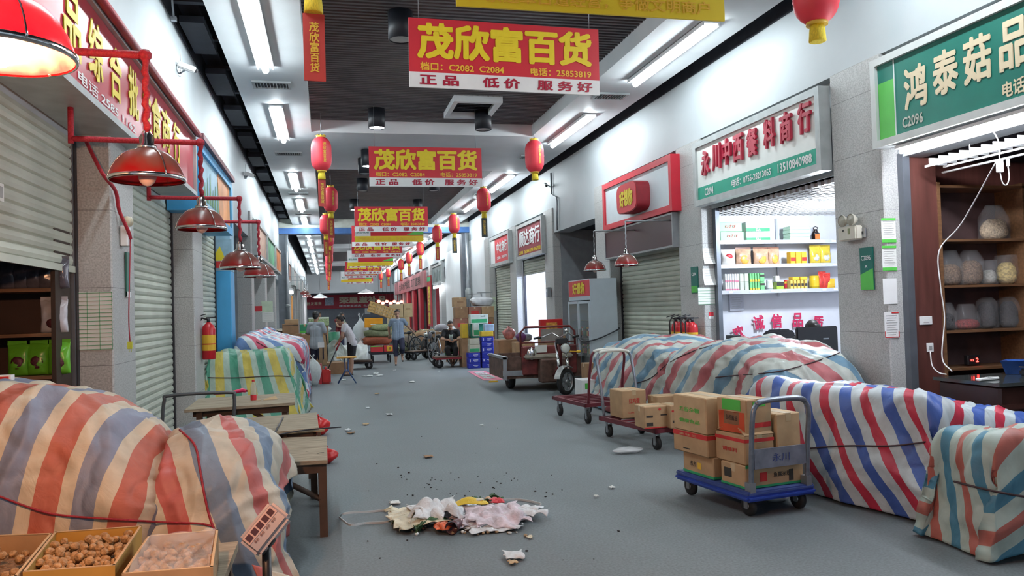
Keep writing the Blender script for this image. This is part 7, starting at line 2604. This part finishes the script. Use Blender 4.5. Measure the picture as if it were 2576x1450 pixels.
b = MB(); b.box((.1, -.36, .66), (.95, .26, .09)); b.build('seat', mat('grey beige seat', (.36, .33, .27), .6, n=.2), t, bev=.03, seg=2)
b = MB(); b.tube([(-.40, -.22, .6), (-.40, -.20, 1.12), (-.30, -.20, 1.22), (.60, -.20, 1.22), (.70, -.20, 1.12), (.70, -.22, .6)], .022, 8); b.cyl((-.40, -.2, .92), (.70, -.2, .92), .015, n=6); b.build('hoop', rust, t)
for z in (1.02,):
    MB().bx((.02, -.20, .90), (.46, -.17, 1.18)).build('back_board', mat('grey plank', (.24, .22, .2), .7, n=.3), t)
b = MB(); b.bx((-.10, -.55, .16), (.42, -.30, .62)); b.build('engine_box', rust2, t, bev=.03)
b = MB(); b.cyl((.16, -.55, .30), (.16, -1.0, .55), .035, n=8); b.cyl((.16, -.98, .50), (.16, -1.02, .98), .035, n=8); b.build('spine', rust, t)
for s in (-1, 1):
    b = MB(); b.cyl((.16 + s * .085, -1.0, .95), (.16 + s * .085, -1.30, .24), .022, n=8); b.cyl((.16 + s * .085, -1.12, .66), (.16 + s * .085, -1.19, .50), .030, n=8); b.build('fork', chrome, t)
b = MB()
n = 12
for k in range(n):
    a0, a1 = .25 + 1.9 * k / n, .25 + 1.9 * (k + 1) / n
    P0 = [V((.16, -1.30, .24)) + Matrix.Rotation(-.9, 3, 'Z') @ V((q, -.285 * math.cos(a), .285 * math.sin(a))) for a in (a0, a1) for q in (-.06, .06)]
    b.quad(P0[0], P0[1], P0[3], P0[2])
b.build('mudguard', mat('pale mudguard', (.42, .42, .40), .4, .3, n=.2), t, solid=.006)
hl = MB(); hl.lathe([(.001, .11), (.05, .10), (.085, .05), (.095, 0), (.088, -.012)], n=20, X=Matrix.Translation((.20, -1.22, .84)) @ Matrix.Rotation(PI / 2, 4, 'X') @ Matrix.Rotation(PI, 4, 'Y') @ Matrix.Rotation(PI, 4, 'X') @ Matrix.Rotation(PI, 4, 'Y'))
hl.build('headlamp', chrome, t)
hl = MB(); hl.ball((.20, -1.225, .84), (.085, .03, .085), 16); hl.build('headlamp_lens', mat('lamp glass', (.62, .66, .62), .12, n=.1), t)
b = MB(); b.tube([(-.26, -.78, 1.02), (-.12, -.86, 1.05), (.02, -.98, 1.12), (.16, -1.0, 1.03), (.32, -.98, 1.12), (.44, -.88, 1.06), (.56, -.80, 1.02)], .014, 8); b.build('handlebar', chrome, t)
for x, y in ((-.22, -.80), (.52, -.83)):
    b = MB(); b.tube([(x - .06, y + .03 if x < 0 else y - .03, 1.018), (x + .07, y - .04 if x < 0 else y + .05, 1.04)], .02, 8); b.build('grip', black, t)
b = MB(); b.box((.18, -1.05, .97), (.22, .12, .10)); b.build('dash', black_pl, t, bev=.02, seg=2)
b = MB(); b.ball((.30, -1.0, 1.16), (.05, .02, .035), 10); b.cyl((.28, -.98, 1.05), (.30, -1.0, 1.14), .006); b.build('mirror', chrome, t)
b = MB(); b.ball((.50, -1.05, .76), (.05, .03, .03), 8); b.cyl((.24, -1.1, .78), (.50, -1.05, .76), .01); b.build('indicator', orange_b, t)
b = MB(); b.ball((-.24, -.44, .72), (.10, .03, .12), 12); b.cyl((-.2, -.42, .6), (-.24, -.43, .68), .01); b.build('round_mirror', chrome, t)

# ================================================================ far end
t = thing('shop_banner', 'long red shop banner with cream characters across the end wall', 'banner', (2.5, 74.0, 2.05))
MB().bx((-6.5, 0, 0), (7.5, .06, 1.25)).build('board', mat('end red', (.42, .015, .035), .5, n=.08), t)
letters('荣恩滋补品', cream, t, (.65, -.0, .74), RX, UP, 4.3, .62, .05)
letters('精选参茸燕窝  批发零售  诚信经营', white, t, (1.0, -.0, .22), RX, UP, 5.0, .20, .02)
letters('批发零售', cream, t, (-3.7, 0, .5), RX, UP, 1.3, .3, .02)
b = MB(); b.box((-2.35, -.01, .68), (.75, .02, .75)); b.box((4.1, -.01, .68), (.75, .02, .75)); b.build('blank_square', mat('grey square', (.42, .46, .55), .5, n=.3, s=9), t)
for x, y, lab in ((2.7, 58, 'white shaded end lamp glowing before the red end banner'), (-.55, 62, 'white shaded end lamp glowing at the left of the red end banner')):
    t = thing('pendant_lamp', lab, 'lamp', (x, y, 3.0 if x > 0 else 2.85))
    MB().lathe([(.05, .30), (.10, .26), (.5, .06), (.62, .0), (.60, 0), (.48, .04)], n=28).build('shade', white, t)
    MB().lathe([(.58, .01), (.3, -.02), (.001, -.03)], n=24).build('bulb', glow('end lamp glow', (.95, .92, 1), 22), t)
    MB().cyl((0, 0, .28), (0, 0, 2.1), .012, n=6).build('cord', dark_metal, t)
sheet('notice', 'small white notice on the grey end wall', 'notice', (3.55, 74.1985, 1.75), .5, .55, white, lines=4)
# red lit stall on the right near the end
for k in range(7):
    t = thing('red_bulb', 'small glowing red lamp in the string before the far red shop', 'lamp', (3.4 + .33 * k, 55 + k * .8, 2.35 - .12 * (k % 2)), group='glowing red lamps of the far shop')
    MB().ball((0, 0, 0), (.14, .14, .10), 10).build('bulb', glow('red lamp glow', (1, .16, .10), 7), t)
    MB().cyl((0, 0, .08), (0, 0, 2.95), .01, n=5).build('cord', dark_metal, t)
t = wallthing('fabric_sign', 'long faded pink shop sign with dark brush characters over the far red shop', 'sign', 'R', 5.30, 54.5, 2.95)
MB().bx((-10.2, 0, 0), (10.2, .12, .92)).build('board', mat('faded pink board', (.44, .16, .17), .55, n=.35, s=.6), t)
letters('金海水产批发 工厂直销', blk_print, t, (1.0, 0, .46), RX, UP, 14, .55, .02)
t = wallthing('vertical_banner', 'tall red vertical banner with yellow characters beside the far picture sign', 'banner', 'R', 5.40, 43.3, .75)
MB().bx((-.8, 0, 0), (.8, .06, 2.75)).build('cloth', mat('vertical red', (.42, .02, .03), .5, n=.1), t)
letters('茂\n欣\n富', yellow, t, (0, 0, 1.15), RX, UP, .95, 2.1, .05)
MB().bx((-.8, -.004, 2.45), (.8, .0, 2.7)).build('green_band', green_print, t)
for k in range(3):
    t = wallthing('red_column', '%s red column of the far red shop front' % ['first', 'second', 'third'][k], 'column', 'R', 5.25, 46.8 + 3.6 * k, 0)
    MB().bx((-.5, 0, 0), (.5, .2, 2.9)).build('shaft', mat('column red', (.45, .015, .03), .45, n=.08), t); MB().bx((-.55, -.03, 0), (.55, .2, .3)).build('base', steel, t)
t, w, h = sign_box('R', 'grey picture sign with trees in the far right over the white lit shop', 5.36, 37.9, 41.6, 2.95, 3.9, alu, mat('grey landscape print', (.20, .25, .25), .5, n=.6, s=2), fw=.08)
gp = MB()
for k in range(4):
    gp.prism([(-1.4 + k * .7, .03, .12), (-1.1 + k * .7, .03, .12), (-1.0 + k * .7, .03, .6), (-1.3 + k * .7, .03, .7 - .1 * (k % 2))], (0, .004, 0))
gp.build('tree_print', mat('dark tree print', (.05, .07, .06), .6), t)
t = wallthing('shop_lamp', 'bright white lamp under the far picture sign', 'lamp', 'R', 5.3, 39.4, 2.72)
MB().bx((-.9, -.05, 0), (.9, .08, .10)).build('diffuser', glow('far shop glow', (.9, .95, 1), 25), t); MB().bx((-.92, -.06, .10), (.92, .1, .22)).build('housing', white, t)
t = wallthing('shop_lamp', 'bright white lamp over the far left shop door', 'lamp', 'L', -1.55, 36.6, 2.55)
MB().bx((-.7, -.05, 0), (.7, .08, .10)).build('diffuser', MATS['far shop glow'], t); MB().bx((-.72, -.06, .10), (.72, .1, .2)).build('housing', white, t)
t = wallthing('vertical_sign', 'narrow lit orange sign with red characters at the far left shop', 'sign', 'L', -1.62, 39.2, .95)
MB().bx((-.35, 0, 0), (.35, .06, 1.55)).build('board', mat('orange sign board', (.75, .33, .08), .5, n=.1), t)
letters('干\n货\n特\n产', red_print, t, (0, 0, .78), RX, UP, .32, 1.35, .04)
t = wallthing('drain_pipe', 'grey drain pipe on the dark portal at the left wall', 'pipe', 'L', -1.44, 30.7, 0)
MB().cyl((0, 0, 0), (0, 0, 4.6), .06, n=10).build('pipe', steel, t); MB().cyl((0, 0, 1.9), (0, 0, 2.0), .075, n=10).build('collar', alu, t)
t = wallthing('drain_pipe', 'grey drain pipe with a pale joint on the white wall at the portal', 'pipe', 'R', 5.36, 30.6, 0)
MB().cyl((0, 0, 0), (0, 0, 4.6), .08, n=10).build('pipe', steel, t); MB().lathe([(.09, 2.0), (.13, 2.1), (.13, 2.35), (.09, 2.45)], n=14).build('collar', alu, t)
for y, lab in ((28.6, 'small bracket fan arm on the white wall above the brown cartons'), (26.6, 'second bracket arm on the white wall by the far sign')):
    t = wallthing('wall_bracket', lab, 'bracket', 'R', 5.48, y, 2.15)
    b = MB(); b.bx((-.02, -.5, 0), (.02, 0, .03)); b.bx((-.2, -.5, .0), (.2, -.46, .03)); b.build('arm', steel, t); MB().box((0, -.01, .0), (.10, .02, .16)).build('plate', steel, t)
for yy, xx, side, lab, m_ in ((35.3, -1.54, 'L', 'far left shop sign of brown glass past the portal', mat('brown sign', (.35, .16, .11), .3, n=.2)), (40.9, -1.54, 'L', 'pale far left shop sign beyond the lit door', mat('pale far sign', (.5, .48, .46), .5, n=.2)), (46.9, -1.54, 'L', 'grey far left shop sign near the hall end', alu), (53, -1.54, 'L', 'last left shop sign before the hall end', MATS['pale far sign'])):
    sign_box(side, lab, xx, yy - 1.6, yy + 1.6, 3.02, 3.85, alu, m_, fw=.08)
sheet('notice', 'pale green notice on the pillar beside the fourth left sign', 'notice', P_(672, 772, 22.9), .30, .30, mat('pale green paper', (.55, .66, .50), .7))
sheet('notice', 'white notice below the pale green one on the left pillar', 'notice', P_(674, 798, 22.9), .30, .26, paper, lines=4)
sheet('notice', 'small red and white sticker on the pillar past the side passage', 'sticker', P_(650, 777, 18.9), .16, .12, red)
sheet('notice', 'pale notice on the right pillar beside the far shutter', 'notice', P_(1248, 765, 26.9), .28, .45, mat('pale green paper', (.55, .66, .50), .7), lines=5)
t = wallthing('meter_box', 'small grey box on the pillar right of the open doorway', 'meter', 'R', 5.45, 19.2, 1.98)
MB().box((0, -.05, 0), (.16, .1, .24)).build('case', steel, t, bev=.01); MB().box((0, -.102, .04), (.09, .004, .07)).build('window', white, t)


# ================================================================ litter on the floor
thin_white = mat('thin white plastic', (.78, .80, .82), .3, n=.12, s=14, a=.9, b=.7, bs=28)
cream_pl2 = mat('cream stained plastic', (.70, .63, .46), .4, n=.25, s=10, b=.7, bs=28)
pink_tissue = mat('pinkish tissue', (.66, .57, .62), .6, n=.3, s=14, b=.7, bs=28)


def crumple(name, label, cat, c, size, m, seed, h=.06, rz=0, res=34):
    C = []
    n = 9 if res > 20 else 6
    for i in range(n):
        row = []
        for j in range(n):
            a, b = i / (n - 1) - .5, j / (n - 1) - .5
            e = 1 - max(abs(a), abs(b)) * 1.5
            r = .8 + .4 * noise.noise((i * 1.3 + seed, j * 1.1, 2))
            x, y = a * size[0] * r, b * size[1] * r
            z = h * (max(0, e) * .55 + .9 * abs(noise.noise((i * 1.9 + .3, j * 1.7 + seed, 5)))) + .012 + .012 * noise.noise((i * 3.1, j * 3.3, seed))
            row.append((c[0] + x * math.cos(rz) - y * math.sin(rz), c[1] + x * math.sin(rz) + y * math.cos(rz), max(z, .006)))
        C.append(row)
    o, _ = drape(name, C, m, (res + 14, res + 14) if res > 20 else (res, res), min(.022, h * .35), 0, seed, fu=9, fv=5)
    return tag(o, label, cat)


def G(px, py):
    return onZ(px, py)


crumple('plastic_bag', 'cream stained white plastic bag at the left of the rubbish pile', 'plastic bag', G(1043, 1318), (.46, .62, 0), cream_pl2, 1, .10)
crumple('plastic_bag', 'clear white peaked plastic bag in the middle left of the rubbish pile', 'plastic bag', G(1092, 1312), (.42, .46, 0), thin_white, 2, .16)
crumple('plastic_bag', 'flat white bag in the middle of the rubbish pile', 'plastic bag', G(1150, 1300), (.40, .40, 0), thin_white, 3, .07)
crumple('tissue', 'grey pink tissue under the peel in the rubbish pile', 'tissue', G(1188, 1316), (.40, .50, 0), pink_tissue, 4, .06)
crumple('plastic_bag', 'pinkish white bag at the right of the rubbish pile', 'plastic bag', G(1250, 1314), (.50, .62, 0), pink_tissue, 5, .11)
crumple('plastic_bag', 'white bag end stretching out at the right of the rubbish pile', 'plastic bag', G(1305, 1306), (.42, .30, 0), thin_white, 6, .07)
crumple('plastic_sheet', 'pale flat plastic sheet at the lower right of the rubbish pile', 'plastic sheet', G(1240, 1334), (.46, .26, 0), thin_white, 7, .04)
# peel
p = G(1183, 1296)
t = thing('fruit_peel', 'thick yellow fruit peel lying on the rubbish pile', 'peel', (p.x, p.y, .09), .2)
C = [[(-.14 + .056 * i, -.05 + .025 * j, .05 * math.sin(PI * j / 4) * (1 - abs(i - 2.5) / 3.2) + .012 * math.sin(i)) for j in range(5)] for i in range(6)]
o, _ = drape('rind', C, mat('yellow rind', (.72, .50, .03), .45, n=.08, b=.3, bs=90), (26, 22), .004, 0, 3, zmin=-1, center=False, parent=t)
MB().ball((.02, 0, .018), (.10, .035, .015), 12).build('pith', mat('white pith', (.66, .60, .45), .7), t)
# leaves and stems
lf = mat('dark green leaf', (.03, .09, .025), .5, n=.4, s=20)
p = G(1085, 1331)
t = thing('green_stalks', 'bundle of dark green stalks at the front of the rubbish pile', 'vegetable', (p.x, p.y, .035), .25)
for k in range(6):
    MB().tube([(-.14, -.03 + .012 * k, .0), (0, -.01 + .010 * k, .03 + .006 * (k % 2)), (.13, .0 + .012 * k, .015)], [.004, .011, .006], 7).build('stalk', lf, t)
for px, py, lab in ((1200, 1271, 'dark green leaf at the back of the rubbish pile'), (1222, 1272, 'second curled green leaf at the back of the rubbish pile'), (1248, 1262, 'round dark leaf beside the right white strap'), (1052, 1342, 'wilted dark leaf at the lower left of the rubbish pile')):
    p = G(px, py)
    t = thing('leaf', lab, 'leaf', (p.x, p.y, .012), px * .7)
    C = [[(-.07 + .028 * i, (-.5 + j / 4) * .07 * math.sin(PI * (i + .35) / 5.7), .02 * math.sin(i * 1.1) + .015 * abs(j - 2)) for j in range(5)] for i in range(6)]
    o, _ = drape('blade', C, lf, (16, 14), .004, 0, px, zmin=-1, center=False, parent=t)
    MB().tube([(-.07, 0, .01), (.0, 0, .02), (.07, 0, .0)], .003, 5).build('vein', mat('leaf vein', (.12, .2, .06), .6), t)
p = G(1145, 1340)
t = thing('paper_cup', 'dark printed cup lying on its side at the front of the rubbish pile', 'cup', (p.x, p.y, .048), -.5)
X = Matrix.Rotation(PI / 2, 4, 'X')
MB().lathe([(.001, -.07), (.034, -.07), (.046, .07), (.043, .07), (.031, -.06), (.001, -.06)], n=20, X=X).build('cup', mat('dark cup print', (.10, .04, .05), .4, n=.6, s=25), t)
MB().lathe([(.046, .068), (.049, .072), (.046, .076)], n=20, X=X).build('rim', black_pl, t)
for px, py, r, m_, lab, z in ((1097, 1322, .032, mat('orange peel', (.70, .28, .10), .5, n=.1), 'small orange fruit in the rubbish pile', .05), (1228, 1267, .03, mat('pale onion', (.62, .40, .25), .5), 'pale onion beside the leaves at the back of the rubbish pile', .03), (993, 1322, .035, mat('pale yellow rind', (.62, .55, .22), .6), 'pale yellow rind at the left edge of the rubbish pile', .035)):
    p = G(px, py)
    t = thing('fruit', lab, 'fruit', (p.x, p.y, z - r * .0))
    MB().ball((0, 0, 0), (r, r, r * .9), 14).build('flesh', m_, t); MB().cyl((0, 0, r * .85), (.004, 0, r * 1.1), .004).build('stem', lf, t)
for px, py, lab, m_, s in ((1250, 1274, 'red wrapper beside the leaves behind the rubbish pile', red, .07), (1113, 1340, 'orange red wrapper left of the dark cup', mat('orange red wrapper', (.70, .14, .05), .4, n=.4, s=30), .08), (1255, 1308, 'dark red scrap on the pinkish bag', deep_red, .05)):
    p = G(px, py)
    crumple('wrapper', lab, 'wrapper', (p.x, p.y, 0), (s * 1.6, s * 2, 0), m_, px, .05, res=14)
rnd = random.Random(9)
crumb_m = [mat('tan crumb', (.42, .30, .18), .8, n=.3), mat('brown crumb', (.10, .05, .035), .8), paper]
CR = []
for k in range(3):
    b = MB(); b.ball((0, 0, .008), (.014, .010, .008), 6); o = b.build('food_crumb', crumb_m[k]); CR.append(o)
for k in range(60):
    px, py = rnd.uniform(1130, 1300), rnd.gauss(1338, 6)
    if k > 36:
        px, py = rnd.uniform(1010, 1330), rnd.uniform(1290, 1352)
    p = G(px, py)
    o = CR[k % 3] if k < 3 else CR[k % 3].copy()
    if k >= 3:
        COL.objects.link(o)
    o.location = (p.x, p.y, 0); o.rotation_euler = (0, 0, k * 1.3); s = rnd.uniform(.6, 1.5); o.scale = (s, s, s)
    tag(o, ['tan food crumb spilled along the front of the rubbish pile', 'brown food crumb spilled along the front of the rubbish pile', 'white crumb spilled along the front of the rubbish pile'][k % 3], 'crumb', ['tan crumbs at the rubbish pile', 'brown crumbs at the rubbish pile', 'white crumbs at the rubbish pile'][k % 3])
# white packing straps
strap_m = mat('white packing strap', (.60, .62, .62), .4, n=.06)


def strap(label, pts):
    P = [onZ(a, b, .012 + (.03 if k % 3 == 1 else 0)) for k, (a, b) in enumerate(pts)]
    cc = sum(P, V((0, 0, 0))) / len(P)
    cc.z = 0
    Q = _cr([tuple(p) for p in P + [P[0]]], 60)
    b = MB()
    R_ = []
    n = len(Q)
    for i in range(n - 1):
        t_ = V(Q[(i + 1) % (n - 1)]) - V(Q[i - 1 if i else n - 2])
        s_ = V((t_.y, -t_.x, 0)).normalized() * .0025
        p = V(Q[i])
        R_.append([p - s_ - V((0, 0, .008)), p + s_ - V((0, 0, .008)), p + s_ + V((0, 0, .008)), p - s_ + V((0, 0, .008))])
    R_.append(R_[0])
    b.ring(R_, caps=False, smooth=False)
    o = b.build('packing_strap', strap_m, center=True)
    return tag(o, label, 'strap')


strap('white packing strap loop on the floor left of the rubbish pile', [(853, 1302), (870, 1292), (930, 1288), (972, 1286), (985, 1303), (972, 1314), (920, 1317), (880, 1321)])
strap('white packing strap loop on the floor behind the right of the rubbish pile', [(1215, 1253), (1235, 1258), (1300, 1257), (1345, 1264), (1361, 1272), (1320, 1282), (1277, 1287), (1250, 1275)])
# loose scraps
SCR = [(993, 1269, .10, 'pale torn scrap behind the left strap', paper), (1295, 1405, .16, 'crumpled tissue on the floor nearest the camera', thin_white), (1333, 1356, .05, 'small pale chip right of the rubbish pile', cream_pl2), (1290, 1420, .07, 'tan scrap below the crumpled tissue', carton3),
       (1212, 1072, .06, 'white scrap in mid aisle left of the maroon trolleys', paper), (920, 1070, .10, 'pale leaf scrap on the floor beside the loose board table', carton3), (882, 1092, .12, 'flat brown scrap on the floor by the table end', carton2), (980, 1045, .12, 'white plastic shred in mid aisle', thin_white), (925, 1028, .08, 'white shred nearer the green cover', thin_white),
       (945, 942, .16, 'white paper scrap of the pair near the folding table', paper), (930, 948, .18, 'larger white scrap before the folding table', paper), (955, 947, .2, 'long white scrap right of the folding table', paper), (915, 948, .12, 'small scrap left of the larger white one', paper), (864, 957, .12, 'white scrap at the foot of the folding table', paper), (992, 933, .1, 'white scrap left of the walking man', paper),
       (1037, 962, .16, 'white paper strip in the aisle below the walking man', paper), (1082, 908, .14, 'white scrap right of the walking man', paper), (1105, 936, .10, 'white scrap before the sitting man', paper), (948, 993, .1, 'tan scrap in the aisle beside the green cover', carton3), (1540, 1230, .06, 'white chip on the floor left of the blue trolley', paper), (1500, 1253, .04, 'tiny white chip farther left of the blue trolley', paper), (1078, 1152, .12, 'brown leaf on the floor in mid aisle', carton2), (875, 1085, .1, 'clear shred by the rod tip', thin_white)]
for px, py, s, lab, m_ in SCR:
    p = G(px, py)
    crumple('litter_scrap', lab, 'litter', (p.x, p.y, 0), (s, s * 1.1, 0), m_, px, s * .13, res=12)
b = MB(); b.ball((0, 0, .005), (.013, .009, .006), 6); DK = b.build('dark_bit', mat('dark bit', (.015, .012, .012), .8))
for k in range(70):
    if k < 46:
        px, py = rnd.uniform(1000, 1400), rnd.uniform(1190, 1260)
    else:
        px, py = rnd.uniform(880, 1680), rnd.uniform(1030, 1420)
    p = G(px, py)
    o = DK if k == 0 else DK.copy()
    if k:
        COL.objects.link(o)
    s = rnd.uniform(.3, .95)
    o.location = (p.x, p.y, 0); o.rotation_euler = (0, 0, k); o.scale = (s, s, s)
    tag(o, 'small dark crumb scattered over the aisle floor', 'litter', 'dark crumbs on the aisle floor')
